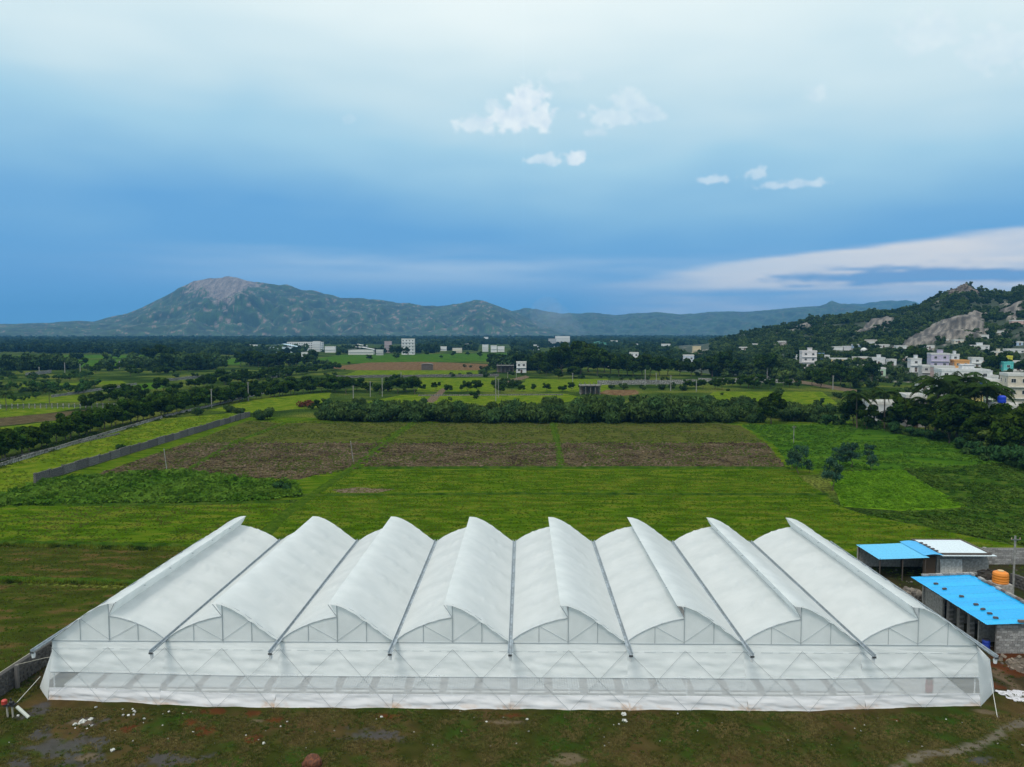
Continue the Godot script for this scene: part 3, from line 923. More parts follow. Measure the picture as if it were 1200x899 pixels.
func roof_half(x0: float, arc: Array, sd: int, over: float, flip := false) -> ArrayMesh:
	var rows := []
	var nz := 76
	var n := FastNoiseLite.new()
	n.seed = sd
	n.frequency = 0.5
	n.fractal_octaves = 3
	var a0: float = arc[0][0]
	var a1: float = arc[-1][0]
	var c3 := Curve2D.new()
	for p in arc: c3.add_point(Vector2(p[0], p[1]))
	var len := c3.get_baked_length()
	for i in nz:
		var z := over - (GL + over) * i / (nz - 1)
		var ph := fposmod(-z / 4.18, 1.0)
		var tight := pow(absf(sin(PI * ph)), 0.55)
		var row := []
		for k in 22:
			var s := k / 21.0
			var p := c3.sample_baked(s * len, true)
			var edge := sin(PI * s)
			var d := -edge * 0.13 * tight + 0.018 * edge * n.get_noise_2d(p.x * 1.6 + x0, z * 0.9)
			d += edge * 0.06 * sin(s * 34.0 + n.get_noise_1d(z * 0.5) * 6.0) * exp(-pow(minf(ph, 1.0 - ph) * 5.0, 2.0)) * (1.0 if s > 0.45 else 0.35)
			row.append(Vector3(x0 + (8.0 - p.x if flip else p.x), GH + p.y + d, GZ + z))
		rows.append(row)
	return sheet(rows)

func lean(x: float) -> float:
	return 1.64 - 0.85 * smoothstep(18.0, 32.0, absf(x))

# a point on the leaning front wall: x along, height
func front_at(x: float, h: float, out := 0.0) -> Vector3:
	return Vector3(x, h, GZ + lean(x) * (1.0 - h / GH) + out)

func front_sheet(x0: float, x1: float, h0: float, h1: float, sd: int, wave: float, stain := false) -> ArrayMesh:
	var rows := []
	var cols := []
	var n := FastNoiseLite.new()
	n.seed = sd
	n.frequency = 0.35
	n.fractal_octaves = 4
	var nx := int((x1 - x0) * 5.0)
	for i in 13:
		var row := []
		var col := []
		for k in nx + 1:
			var x := lerpf(x0, x1, float(k) / nx)
			var h := lerpf(h1, h0, i / 12.0)
			var e := sin(PI * clampf(i / 12.0, 0.0, 0.92))
			var p := front_at(x, h, wave * n.get_noise_2d(x * 0.7, h * 4.0) * (0.35 + e))
			if h0 == 0.0 and i == 12:
				p.z += 0.07 + 0.07 * n.get_noise_1d(x * 3.0)
				p.y = 0.0
			row.append(p)
			var c := Color(1, 1, 1)
			if stain:
				var near := absf(fposmod(x + 4.0, 8.0) - 4.0)
				var q := smoothstep(1.15, 0.1, near + n.get_noise_2d(x * 6.0, h * 6.0) * 0.9) * smoothstep(0.5, 0.08, h + n.get_noise_2d(x * 9.0 + 50.0, h * 9.0) * 0.35)
				q = maxf(q * (0.45 + 0.5 * n.get_noise_1d(floor((x + 4.0) / 8.0) * 37.0) + 0.35), 0.45 * smoothstep(0.12, 0.42, n.get_noise_2d(x * 2.0 + 11.0, h * 7.0)) * smoothstep(0.55, 0.1, h))
				c = c.lerp(Color(0.78, 0.50, 0.30), clampf(q, 0, 1) * 0.8)
			col.append(c)
		rows.append(row)
		cols.append(col)
	return sheet(rows, cols)

func build_polyhouse() -> void:
	var roof := film("roof_film", lin(0.85, 0.88, 0.88), 0.9, 0.42)
	var wall := film("wall_film", lin(0.88, 0.91, 0.91), 0.8, 0.5)
	var skirt := film("skirt_film", lin(0.80, 0.80, 0.82), 0.5, 0.6)
	var steel := mat("galvanised", lin(0.40, 0.46, 0.51), 0.5, 0.3, 0.2)
	var thin := mat("grey_pipe", lin(0.44, 0.48, 0.50), 0.5, 0.1)
	var cable := mat("cable", lin(0.26, 0.29, 0.30), 0.6, 0.1)
	var black := mat("black_rubber", lin(0.06, 0.065, 0.07), 0.6)
	var net := StandardMaterial3D.new()
	net.resource_name = "insect_net"
	net.transparency = BaseMaterial3D.TRANSPARENCY_ALPHA
	net.albedo_color = Color(lin(0.80, 0.83, 0.84), 0.36)
	net.roughness = 0.9
	var house := thing("polyhouse", "large white multi-span polyhouse with eight arched bays and open ridge vents", "greenhouse")
	for k in 8:
		var x0 := -GX + 8.0 * k
		# the first bay is the mirror image of the others
		var fx := func(q: float) -> float: return x0 + (8.0 - q if k == 0 else q)
		obj("roof_sheet", roof_half(x0, LEFT_ARC, 10 + k, 0.1, k == 0), roof, house)
		obj("roof_sheet", roof_half(x0, RIGHT_ARC, 30 + k, 0.34, k == 0), roof, house)
		# net across the ridge opening
		var rows := []
		for i in 20:
			var z := GZ - GL * i / 19.0
			rows.append([Vector3(fx.call(3.99), GH + 1.76, z), Vector3(fx.call(3.7), GH + 2.2, z), Vector3(fx.call(3.46), GH + 2.7, z)])
		obj("vent_net", sheet(rows), wall, house)
		# gables, front and back
		for e in 2:
			var zz := GZ + 0.02 if e == 0 else GZ - GL - 0.02
			for half in 2:
				var arc: Array = LEFT_ARC if half == 0 else RIGHT_ARC
				var lo := 0.13 if half == 0 else 3.97
				var hi := 3.97 if half == 0 else 7.87
				var rr := [[], []]
				for j in 17:
					var xx := lerpf(lo, hi, j / 16.0)
					rr[0].append(Vector3(fx.call(xx), GH + arc_y(arc, xx) - 0.03, zz))
					rr[1].append(Vector3(fx.call(xx), GH - 0.02, zz))
				obj("gable_sheet", sheet(rr), wall, house)
		# frame of the front gable
		var pts := [[1.95, LEFT_ARC], [3.97, RIGHT_ARC], [6.0, RIGHT_ARC]]
		for p in pts:
			var b := MB.new()
			b.tube(Vector3(fx.call(p[0]), GH - 0.05, GZ + 0.07), Vector3(fx.call(p[0]), GH + arc_y(p[1], p[0]) - 0.02, GZ + 0.07), 0.024 if p[0] != 3.97 else 0.036, 0.024 if p[0] != 3.97 else 0.036, 8)
			obj("upright", b.mesh(), thin, house)
		for s in [[0.0, 1.95, LEFT_ARC], [1.0, 6.0, RIGHT_ARC]]:
			var b := MB.new()
			b.tube(Vector3(fx.call(3.97), GH + 0.05, GZ + 0.06), Vector3(fx.call(s[1]), GH + arc_y(s[2], s[1]) - 0.05, GZ + 0.06), 0.014, 0.014, 6)
			obj("brace", b.mesh(), thin, house)
		for arc in [LEFT_ARC, RIGHT_ARC]:
			for e in 2:
				var b := MB.new()
				for j in arc.size() - 1:
					b.tube(Vector3(fx.call(arc[j][0]), GH + arc[j][1] - 0.035, GZ + 0.06 if e == 0 else GZ - GL), Vector3(fx.call(arc[j + 1][0]), GH + arc[j + 1][1] - 0.035, GZ + 0.06 if e == 0 else GZ - GL), 0.035, 0.035, 6)
				obj("arch", b.mesh(), thin, house)
		var lip := MB.new()
		lip.tube(Vector3(fx.call(3.42), GH + 2.69, GZ + 0.3), Vector3(fx.call(3.95), GH + 1.8, GZ + 0.1), 0.028, 0.028, 6)
		obj("vent_strut", lip.mesh(), thin, house)
		# inner arches every four metres
		for i in range(1, 6):
			for arc in [LEFT_ARC, RIGHT_ARC]:
				var b := MB.new()
				for j in arc.size() - 1:
					b.tube(Vector3(fx.call(arc[j][0]), GH + arc[j][1] - 0.22, GZ - 4.18 * i), Vector3(fx.call(arc[j + 1][0]), GH + arc[j + 1][1] - 0.22, GZ - 4.18 * i), 0.03, 0.03, 5)
				obj("inner_arch", b.mesh(), thin, house)
		var beam := MB.new()
		beam.tube(Vector3(x0, GH - 0.03, GZ + 0.07), Vector3(x0 + 8.0, GH - 0.03, GZ + 0.07), 0.026, 0.026, 8)
		obj("beam", beam.mesh(), thin, house)
		# front wall of the bay
		obj("eave_sheet", front_sheet(x0, x0 + 8.0, 3.5, 4.02, 50 + k, 0.03), wall, house)
		obj("curtain", front_sheet(x0, x0 + 8.0, 1.93, 3.54, 60 + k, 0.11), wall, house)
		obj("insect_net", front_sheet(x0, x0 + 8.0, 0.85, 2.02, 70 + k, 0.04), net, house)
		obj("apron", front_sheet(x0, x0 + 8.0, 0.0, 0.9, 80 + k, 0.13, true), skirt, house)
		var rail := MB.new()
		for j in 8:
			rail.tube(front_at(x0 + j, 1.95, 0.06), front_at(x0 + j + 1, 1.95, 0.06), 0.02, 0.02, 5)
		obj("curtain_rail", rail.mesh(), thin, house)
		rail = MB.new()
		for j in 20:
			if j % 3 != 2: rail.tube(front_at(x0 + j * 0.4, 3.5, 0.05), front_at(x0 + j * 0.4 + 0.4, 3.5, 0.05), 0.012, 0.012, 4)
		stuff(obj("clip_rail", rail.mesh(), thin, house), "row of film clips")
		# crossed cables over the wall
		for q in [[0.0, 4.0], [4.0, 0.0], [4.0, 8.0], [8.0, 4.0]]:
			var b := MB.new()
			for j in 6:
				var t0 := j / 6.0
				var t1 := (j + 1) / 6.0
				b.tube(front_at(x0 + lerpf(q[0], q[1], t0), lerpf(3.62, 0.03, t0), 0.15), front_at(x0 + lerpf(q[0], q[1], t1), lerpf(3.62, 0.03, t1), 0.15), 0.0105, 0.0105, 5)
			obj("cable", b.mesh(), cable, house)
	# gutters, posts
	for k in 9:
		var x := -GX + 8.0 * k
		var rows := []
		for i in 2:
			var z := GZ + 2.25 if i == 0 else GZ - GL - 0.4
			var y := GH - 0.02 if i == 0 else GH + 0.07
			rows.append([Vector3(x - 0.17, y + 0.2, z), Vector3(x - 0.12, y + 0.2, z), Vector3(x - 0.08, y + 0.04, z), Vector3(x + 0.08, y + 0.04, z), Vector3(x + 0.12, y + 0.2, z), Vector3(x + 0.17, y + 0.2, z)])
		var gutter := obj("gutter", sheet(rows, [], false), steel, house)
		var b := MB.new()
		b.box(Vector3(x, GH + 0.03, GZ + 2.28), Vector3(0.26, 0.12, 0.04))
		obj("end_cap", b.mesh(), black, gutter)
		b = MB.new()
		b.lathe(Vector3(x, GH - 0.38, GZ + 2.12), PackedVector2Array([Vector2(0.0, 0.0), Vector2(0.1, 0.0), Vector2(0.13, 0.3)]), 10)
		obj("outlet", b.mesh(), mat("white_plastic", lin(0.75, 0.77, 0.78), 0.4), gutter)
		for i in 7:
			b = MB.new()
			b.tube(Vector3(x, 0, GZ - 4.18 * i), Vector3(x, GH, GZ - 4.18 * i), 0.045, 0.045, 8)
			obj("post", b.mesh(), mat("post_white", lin(0.66, 0.69, 0.7), 0.5, 0.2), house)
	for k in 8:
		var b := MB.new()
		b.tube(front_at(-GX + 8.0 * k + 4.0, 0.0, -0.25), Vector3(-GX + 8.0 * k + 4.0, GH, GZ - 0.05), 0.035, 0.035, 8)
		obj("post", b.mesh(), M["post_white"], house)
	# sides: sloping sheet from the outer gutter to the ground, with its corner piece
	var lf := []
	for i in 30:
		var z := GZ - 0.6 - (GL - 0.6) * i / 29.0
		var row := []
		for j in 8:
			var t := j / 7.0
			row.append(Vector3(-GX - 0.05 - 1.75 * t + 0.08 * noise_b.get_noise_2d(z * 20.0, t * 90.0), GH * (1.0 - t), z - 0.5 * t))
		lf.append(row)
	obj("side_sheet", sheet(lf), wall, house)
	var rt := []
	var prof := [Vector2(32.05, 4.04), Vector2(32.5, 3.62), Vector2(33.4, 2.7), Vector2(33.7, 1.8), Vector2(33.95, 0.9), Vector2(34.2, 0.0)]
	for i in 30:
		var z := GZ - 0.45 - (GL - 0.6) * i / 29.0
		var row := []
		for p in prof:
			row.append(Vector3(p.x + 0.06 * noise_b.get_noise_2d(z * 20.0, p.y * 60.0), p.y, z - (0.9 * (1.0 - p.y / 4.04) if i == 0 else 0.0)))
		rt.append(row)
	obj("side_sheet", sheet(rt), wall, house)
	var cl := []
	var cr := []
	for j in 9:
		var t := j / 8.0
		var h := GH * (1.0 - t)
		var a := front_at(-GX, h)
		var d := Vector3(-GX - 0.05 - 1.75 * t, h, GZ - 0.6 - 0.5 * t)
		cl.append([d, d.lerp(a, 0.5) + Vector3(0.05, 0, 0.08) * sin(PI * t), a])
		a = front_at(GX, h)
		var s := 0.0
		for q in prof.size() - 1:
			if h <= prof[q].y and h >= prof[q + 1].y: s = lerpf(prof[q].x, prof[q + 1].x, (prof[q].y - h) / (prof[q].y - prof[q + 1].y))
		d = Vector3(s, h, GZ - 0.45 - 0.9 * t)
		cr.append([a, d.lerp(a, 0.5) + Vector3(0.08, 0, 0.1) * sin(PI * t), d])
	obj("corner_sheet", sheet(cl), wall, house)
	obj("corner_sheet", sheet(cr), wall, house)
	# back wall
	var back := []
	for i in 2:
		var row := []
		for k in 33: row.append(Vector3(-GX + 2.0 * k, GH if i == 0 else 0.0, GZ - GL - 0.02 - (0.0 if i == 0 else 1.4)))
		back.append(row)
	obj("back_sheet", sheet(back), wall, house)
	var fl := MB.new()
	fl.quad(Vector3(-GX, 0.12, GZ - GL - 1), Vector3(GX, 0.12, GZ - GL - 1), Vector3(GX, 0.12, GZ + 0.3), Vector3(-GX, 0.12, GZ + 0.3))
	obj("floor_sheet", fl.mesh(), mat("floor_sheet", lin(0.74, 0.71, 0.71), 0.85, 0.0, 0.1, 0.4), house)
	build_benches()

func build_benches() -> void:
	var white := mat("bench_white", lin(0.78, 0.80, 0.81), 0.4)
	var pipe := mat("bench_pipe", lin(0.55, 0.58, 0.6), 0.5)
	var dim := mat("bench_dark", lin(0.36, 0.38, 0.38), 0.7)
	var z0 := GZ + 0.15
	var z1 := GZ - GL + 2.0
	var first: Node3D = null
	for k in 24:
		var x := -30.3 + 2.44 * k
		var label := "%s white hydroponic channel bench from the left behind the insect net" % ordinal(k)
		if first:
			copy_of(first, label, "channel benches inside the polyhouse", Vector3(x, 0.12, 0))
			continue
		first = thing("growing_bench", label, "bench", Vector3(x, 0.12, 0), 0.0, "channel benches inside the polyhouse")
		var b := MB.new()
		for j in 11:
			var cx := -0.86 + j * 0.172
			b.box(Vector3(cx, 0.74, (z0 + z1) * 0.5), Vector3(0.105, 0.06, z0 - z1))
		stuff(obj("channels", b.mesh(), white, first), "white growing channels")
		b = MB.new()
		for z in [z0 - 0.05, (z0 + z1) * 0.5, z1 + 0.05]: b.bar(Vector3(-0.95, 0.67, z), Vector3(0.95, 0.67, z), 0.06)
		obj("cross_rail", b.mesh(), white, first)
		b = MB.new()
		b.box(Vector3(0, 0.5, z0 + 0.12), Vector3(1.9, 0.09, 0.09))
		obj("drain_pipe", b.mesh(), white, first)
		b = MB.new()
		b.box(Vector3(0, 0.22, z0 - 0.3), Vector3(1.75, 0.3, 0.06))
		obj("end_panel", b.mesh(), dim, first)
		for s in [-0.9, 0.9]:
			for z in [z0, (z0 + z1) * 0.5, z1]:
				b = MB.new()
				b.tube(Vector3(s, 0, z), Vector3(s, 0.7, z), 0.03, 0.03, 6)
				obj("leg", b.mesh(), pipe, first)

# ---------------------------------------------------------------- sheds beside the polyhouse
func corrugated(x0: float, x1: float, y0: float, y1: float, z0: float, z1: float) -> ArrayMesh:
	# ribs run along x, from height y0 at x0 to y1 at x1
	var rows := []
	var n := maxi(8, int(absf(z1 - z0) / 0.055))
	for i in n + 1:
		var z := lerpf(z0, z1, float(i) / n)
		var d := 0.016 * sin(i * PI * 0.5)
		rows.append([Vector3(x0, y0 + d, z), Vector3((x0 + x1) * 0.5, (y0 + y1) * 0.5 + d - 0.015, z), Vector3(x1, y1 + d, z)])
	return sheet(rows)

func block_wall(parent: Node3D, called: String, a: Vector3, along: Vector3, n: int, courses: int, size: Vector3, ms: Array, sd: int) -> void:
	# mortar core with single blocks standing a little proud of it
	var r := RandomNumberGenerator.new()
	r.seed = sd
	var d := along.normalized()
	var out := d.cross(Vector3.UP)
	var b := MB.new()
	b.obox(a + d * n * size.x * 0.5 + Vector3(0, courses * size.y * 0.5, 0), d * n * size.x * 0.5, Vector3(0, courses * size.y * 0.5, 0), out * (size.z * 0.5 - 0.015))
	obj("mortar", b.mesh(), mat("mortar", lin(0.20, 0.19, 0.18), 0.95, 0.0, 0.2, 0.6), parent)
	b = MB.new()
	var e := Vector3(size.x - 0.03, size.y - 0.03, size.z)
	b.obox(Vector3.ZERO, d * e.x * 0.5, Vector3(0, e.y * 0.5, 0), out * e.z * 0.5)
	var m := b.mesh()
	for j in courses:
		for k in n - (j % 2):
			var p := a + d * size.x * (k + 0.5 + 0.5 * (j % 2)) + Vector3(0, size.y * (j + 0.5), 0) + out * r.randf_range(-0.012, 0.012)
			var o := obj(called, m, ms[r.randi() % ms.size()], parent)
			o.position = p

func build_sheds() -> void:
	var blue := mat("blue_sheet", lin(0.003, 0.40, 0.86), 0.38, 0.0, 0.1, 0.35)
	var blue_b := mat("blue_sheet_worn", lin(0.01, 0.44, 0.86), 0.42, 0.0, 0.1, 0.5)
	var pale := mat("pale_blue_sheet", lin(0.10, 0.50, 0.82), 0.45, 0.0, 0.1, 0.4)
	var white := mat("white_sheet", lin(0.68, 0.78, 0.84), 0.4, 0.0, 0.1, 0.4)
	var cement := [mat("block_a", lin(0.36, 0.35, 0.34), 0.95, 0.0, 0.2, 1.2), mat("block_b", lin(0.30, 0.29, 0.285), 0.95, 0.0, 0.2, 1.1), mat("block_c", lin(0.43, 0.42, 0.41), 0.95, 0.0, 0.2, 1.3), mat("block_d", lin(0.25, 0.245, 0.24), 0.95, 0.0, 0.2, 1.3)]
	var dark := mat("dark_timber", lin(0.07, 0.055, 0.045), 0.9)
	var plaster := mat("grey_plaster", lin(0.40, 0.39, 0.37), 0.95, 0.0, 0.2, 0.5)
	# near shed
	var s := thing("block_shed", "concrete block shed with bright blue sheet roof beside the polyhouse", "shed")
	for k in 12:
		var z := -59.4 - 0.985 * k
		obj("roof_sheet", corrugated(37.25, 42.85, 2.56 + 0.012 * (k % 2), 2.82 + 0.012 * (k % 2), z, z - 1.05), blue if k % 3 else blue_b, s)
	block_wall(s, "block", Vector3(38.3, 0, -59.9), Vector3(1, 0, 0), 11, 12, Vector3(0.42, 0.215, 0.2), cement, 3)
	block_wall(s, "block", Vector3(42.65, 0, -60.05), Vector3(0, 0, -1), 26, 12, Vector3(0.42, 0.215, 0.2), cement, 4)
	for z in [-70.6]:
		var b := MB.new()
		b.box(Vector3(40.3, 1.25, z), Vector3(4.4, 2.5, 0.2))
		obj("end_wall", b.mesh(), plaster, s)
	var b := MB.new()
	b.box(Vector3(38.35, 1.25, -69.0), Vector3(0.2, 2.5, 3.0))
	obj("side_wall", b.mesh(), plaster, s)
	for z in [-66.2, -64.6, -63.1]:
		block_wall(s, "block", Vector3(38.0, 0, z), Vector3(1, 0, 0), 1, 12, Vector3(0.42, 0.205, 0.42), cement, 9)
	b = MB.new()
	b.box(Vector3(40.4, 1.25, -62.2), Vector3(4.2, 2.5, 0.15))
	b.box(Vector3(40.4, 1.25, -66.2), Vector3(4.2, 2.5, 0.15))
	obj("partition", b.mesh(), plaster, s)
	b = MB.new()
	b.bar(Vector3(37.35, 2.5, -59.5), Vector3(37.35, 2.5, -71.0), 0.09)
	obj("eave_beam", b.mesh(), dark, s)
	# coping blocks holding the roof down along two edges
	var cop := MB.new()
	cop.box(Vector3.ZERO, Vector3(0.26, 0.18, 0.62))
	var cm := cop.mesh()
	for k in 17:
		if k in [11, 15]: continue
		var o := obj("coping_block", cm, cement[(k * 3) % 4] if k % 3 else mat("brown_block", lin(0.16, 0.11, 0.09), 0.95), s)
		o.position = Vector3(42.82 + 0.04 * sin(k * 2.3), 2.95, -60.1 - 0.68 * k)
	cop = MB.new()
	cop.box(Vector3.ZERO, Vector3(0.6, 0.17, 0.24))
	cm = cop.mesh()
	for k in 8:
		var o := obj("coping_block", cm, cement[k % 4], s)
		o.position = Vector3(38.6 + 0.64 * k, 2.75 + 0.028 * k, -71.25)
	for k in 5:
		var o := obj("coping_block", cm, M["brown_block"], s)
		o.position = Vector3(40.1 + 0.62 * k, 2.81 + 0.027 * k, -59.55)
	var brick := MB.new()
	brick.box(Vector3(0, 0.05, 0), Vector3(0.36, 0.1, 0.2))
	brick.box(Vector3(0, 0.115, 0), Vector3(0.3, 0.03, 0.15))
	var bm := brick.mesh()
	var bp := [[38.36, -68.91], [38.37, -67.51], [38.74, -65.51], [38.82, -63.52], [38.74, -62.42], [38.71, -61.45], [38.62, -60.51]]
	for k in bp.size():
		var o := obj("loose_block", bm, mat("block_dark", lin(0.09, 0.075, 0.075), 0.95))
		o.position = Vector3(bp[k][0], 2.6 + (bp[k][0] - 37.25) * 0.0464, bp[k][1])
		o.rotation.y = 0.3 * sin(k * 2.0)
		tag(o, "%s dark block from the far end weighing down the blue shed roof" % ordinal(k), "block", "loose blocks on the blue roof")
	# far shed: open canopy, ridge strip and a room with a white roof
	s = thing("farm_shed", "far shed with pale blue canopy and a white roofed room", "shed")
	for k in 6:
		var z := -77.3 - 0.89 * k
		obj("canopy_sheet", corrugated(37.1, 42.2, 2.42, 2.62, z, z - 0.94), pale, s)
	for k in 6:
		var z := -77.9 - 0.87 * k
		var rows := []
		for j in 7:
			var t := j / 6.0
			rows.append([Vector3(42.0 + 2.0 * t, 2.66 + 0.14 * sin(PI * t), z), Vector3(42.0 + 2.0 * t, 2.66 + 0.14 * sin(PI * t), z - 0.9)])
		obj("ridge_sheet", sheet(rows), mat("mid_blue_sheet", lin(0.04, 0.38, 0.74), 0.4), s)
	b = MB.new()
	b.box(Vector3(46.5, 2.6, -81.4), Vector3(5.2, 0.1, 5.2))
	obj("roof_slab", b.mesh(), white, s)
	b = MB.new()
	for q in [[Vector3(43.85, 2.62, -81.4), Vector3(0.2, 0.16, 5.6)], [Vector3(49.15, 2.62, -81.4), Vector3(0.2, 0.16, 5.6)], [Vector3(46.5, 2.62, -84.1), Vector3(5.1, 0.16, 0.2)], [Vector3(46.5, 2.62, -78.7), Vector3(5.1, 0.16, 0.2)]]: b.box(q[0], q[1])
	obj("roof_edge", b.mesh(), dark, s)
	b = MB.new()
	b.box(Vector3(46.8, 2.5, -78.55), Vector3(5.6, 0.05, 0.5))
	obj("awning", b.mesh(), white, s)
	b = MB.new()
	b.box(Vector3(46.9, 1.25, -79.7), Vector3(5.4, 2.5, 0.2))
	b.box(Vector3(49.6, 1.25, -82.0), Vector3(0.2, 2.5, 4.4))
	b.box(Vector3(44.2, 1.25, -82.0), Vector3(0.2, 2.5, 4.4))
	b.box(Vector3(46.9, 1.25, -84.2), Vector3(5.4, 2.5, 0.2))
	obj("room_wall", b.mesh(), plaster, s)
	for x in [37.3, 39.6, 41.9]:
		for z in [-77.5, -82.4]:
			b = MB.new()
			b.tube(Vector3(x, 0, z), Vector3(x, 2.45, z), 0.06, 0.06, 6)
			obj("post", b.mesh(), dark, s)
	b = MB.new()
	b.box(Vector3(40.7, 1.1, -82.6), Vector3(7.0, 2.2, 0.12))
	obj("back_wall", b.mesh(), plaster, s)
	b = MB.new()
	b.box(Vector3(43.4, 1.05, -79.6), Vector3(1.3, 2.1, 0.12))
	obj("door", b.mesh(), mat("plank_door", lin(0.12, 0.075, 0.045), 0.8), s)
	for k in 5:
		var o := obj("loose_block", bm, M["block_dark"])
		o.position = Vector3(43.95 + 0.06 * sin(k * 3.0), 2.71, -79.3 - 0.75 * k)
		tag(o, "%s dark block from the near end along the white roof edge" % ordinal(k), "block", "loose blocks on the far shed")
	# board leaning on the room wall
	b = MB.new()
	b.obox(Vector3(45.6, 0.93, -79.42), Vector3(1.15, 0, 0), Vector3(0, 0.9, -0.1), Vector3(0, 0.003, 0.03))
	tag(obj("white_board", b.mesh(), mat("board_white", lin(0.72, 0.73, 0.72), 0.6, 0.0, 0.2, 0.5)), "white board leaning against the far shed wall", "board")
	# grey compound wall running off to the right
	s = thing("compound_wall", "grey block compound wall running off behind the sheds", "wall")
	block_wall(s, "block", Vector3(50.2, 0, -83.6), Vector3(1, 0, 0), 34, 8, Vector3(0.6, 0.235, 0.22), cement, 12)
	for x in [51.4, 57.4, 63.4]:
		b = MB.new()
		b.box(Vector3(x, 1.0, -83.42), Vector3(0.3, 2.0, 0.25))
		obj("pier", b.mesh(), plaster, s)
	# low dark stone wall on the far right
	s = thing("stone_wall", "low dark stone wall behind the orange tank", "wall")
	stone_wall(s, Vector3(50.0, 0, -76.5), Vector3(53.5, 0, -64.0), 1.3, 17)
	# orange water tank
	s = thing("water_tank", "orange plastic water tank behind the blue shed roof", "tank", Vector3(46.47, 0.0, -72.6))
	b = MB.new()
	b.box(Vector3(0, 0.8, 0), Vector3(1.5, 1.6, 1.5))
	obj("stand", b.mesh(), plaster, s)
	b = MB.new()
	b.lathe(Vector3(0, 1.6, 0), PackedVector2Array([Vector2(0, 0), Vector2(0.66, 0.0), Vector2(0.7, 0.1), Vector2(0.67, 0.2), Vector2(0.7, 0.3), Vector2(0.67, 0.42), Vector2(0.7, 0.55), Vector2(0.67, 0.68), Vector2(0.7, 0.8), Vector2(0.64, 1.0), Vector2(0.4, 1.12), Vector2(0.2, 1.14), Vector2(0.0, 1.15)]), 20)
	obj("tank_body", b.mesh(), mat("orange_plastic", lin(0.72, 0.23, 0.02), 0.45), s)
	b = MB.new()
	b.lathe(Vector3(0, 2.72, 0), PackedVector2Array([Vector2(0.28, 0), Vector2(0.28, 0.08), Vector2(0.0, 0.1)]), 14)
	obj("lid", b.mesh(), mat("tan_plastic", lin(0.62, 0.42, 0.2), 0.5), s)
	# concrete pole beside it
	pole("concrete_pole", "tall grey concrete pole behind the blue roofed shed", Vector3(48.06, 0, -73.14), 6.01, 0.14, true)
	# heaps
	heap("rubble_heap", "heap of black husks between the two sheds", Vector3(48.2, 0, -77.2), 1.9, 1.3, Color(0.03, 0.026, 0.022), 150, 5)
	heap("rubble_heap", "grey stones and scrap between the polyhouse and the sheds", Vector3(38.3, 0, -73.4), 1.5, 0.45, Color(0.16, 0.14, 0.12), 110, 6)
	heap("rubble_heap", "scattered stones on red soil below the block shed", Vector3(39.6, 0, -57.3), 2.2, 0.25, Color(0.17, 0.14, 0.11), 60, 8)
	s = thing("barrel", "blue plastic barrel at the block shed corner", "barrel", Vector3(38.0, 0, -60.6))
	b = MB.new()
	b.lathe(Vector3.ZERO, PackedVector2Array([Vector2(0, 0), Vector2(0.27, 0), Vector2(0.3, 0.2), Vector2(0.28, 0.3), Vector2(0.3, 0.45), Vector2(0.28, 0.6), Vector2(0.3, 0.7), Vector2(0.26, 0.88), Vector2(0, 0.9)]), 14)
	obj("drum", b.mesh(), mat("drum_blue", lin(0.02, 0.05, 0.35), 0.4), s)
	b = MB.new()
	b.lathe(Vector3(0, 0.9, 0), PackedVector2Array([Vector2(0.27, -0.02), Vector2(0.27, 0.04), Vector2(0, 0.05)]), 14)
	obj("lid", b.mesh(), mat("drum_lid", lin(0.03, 0.03, 0.04), 0.5), s)

func heap(called: String, label: String, at: Vector3, r0: float, h: float, c: Color, n: int, sd: int) -> void:
	var r := RandomNumberGenerator.new()
	r.seed = sd
	var b := MB.new()
	for k in n:
		var a := r.randf() * TAU
		var q := sqrt(r.randf())
		var p := Vector3(cos(a) * q * r0, h * (1.0 - q * q) * r.randf_range(0.7, 1.0), sin(a) * q * r0)
		var s := r.randf_range(0.08, 0.24)
		var g := r.randf_range(0.6, 1.5)
		b.col = c * g
		var bs := Basis.from_euler(Vector3(r.randf() * 3, r.randf() * 3, r.randf() * 3))
		b.obox(p + Vector3(0, s * 0.4, 0), bs.x * s, bs.y * s * 0.6, bs.z * s * 0.8)
	for k in 40:
		var t0 := TAU * k / 40.0
		var t1 := TAU * (k + 1) / 40.0
		for j in 4:
			var q0 := j / 4.0
			var q1 := (j + 1) / 4.0
			b.col = c * r.randf_range(0.6, 1.1)
			b.quad(Vector3(cos(t0) * q0 * r0, h * (1 - q0 * q0), sin(t0) * q0 * r0), Vector3(cos(t1) * q0 * r0, h * (1 - q0 * q0), sin(t1) * q0 * r0), Vector3(cos(t1) * q1 * r0, h * (1 - q1 * q1) - 0.02, sin(t1) * q1 * r0), Vector3(cos(t0) * q1 * r0, h * (1 - q1 * q1) - 0.02, sin(t0) * q1 * r0))
	var m := mat("heap", Color(1, 1, 1), 0.95)
	m.vertex_color_use_as_albedo = true
	var o := obj(called, b.mesh(), m)
	o.position = at
	tag(o, label, "heap")

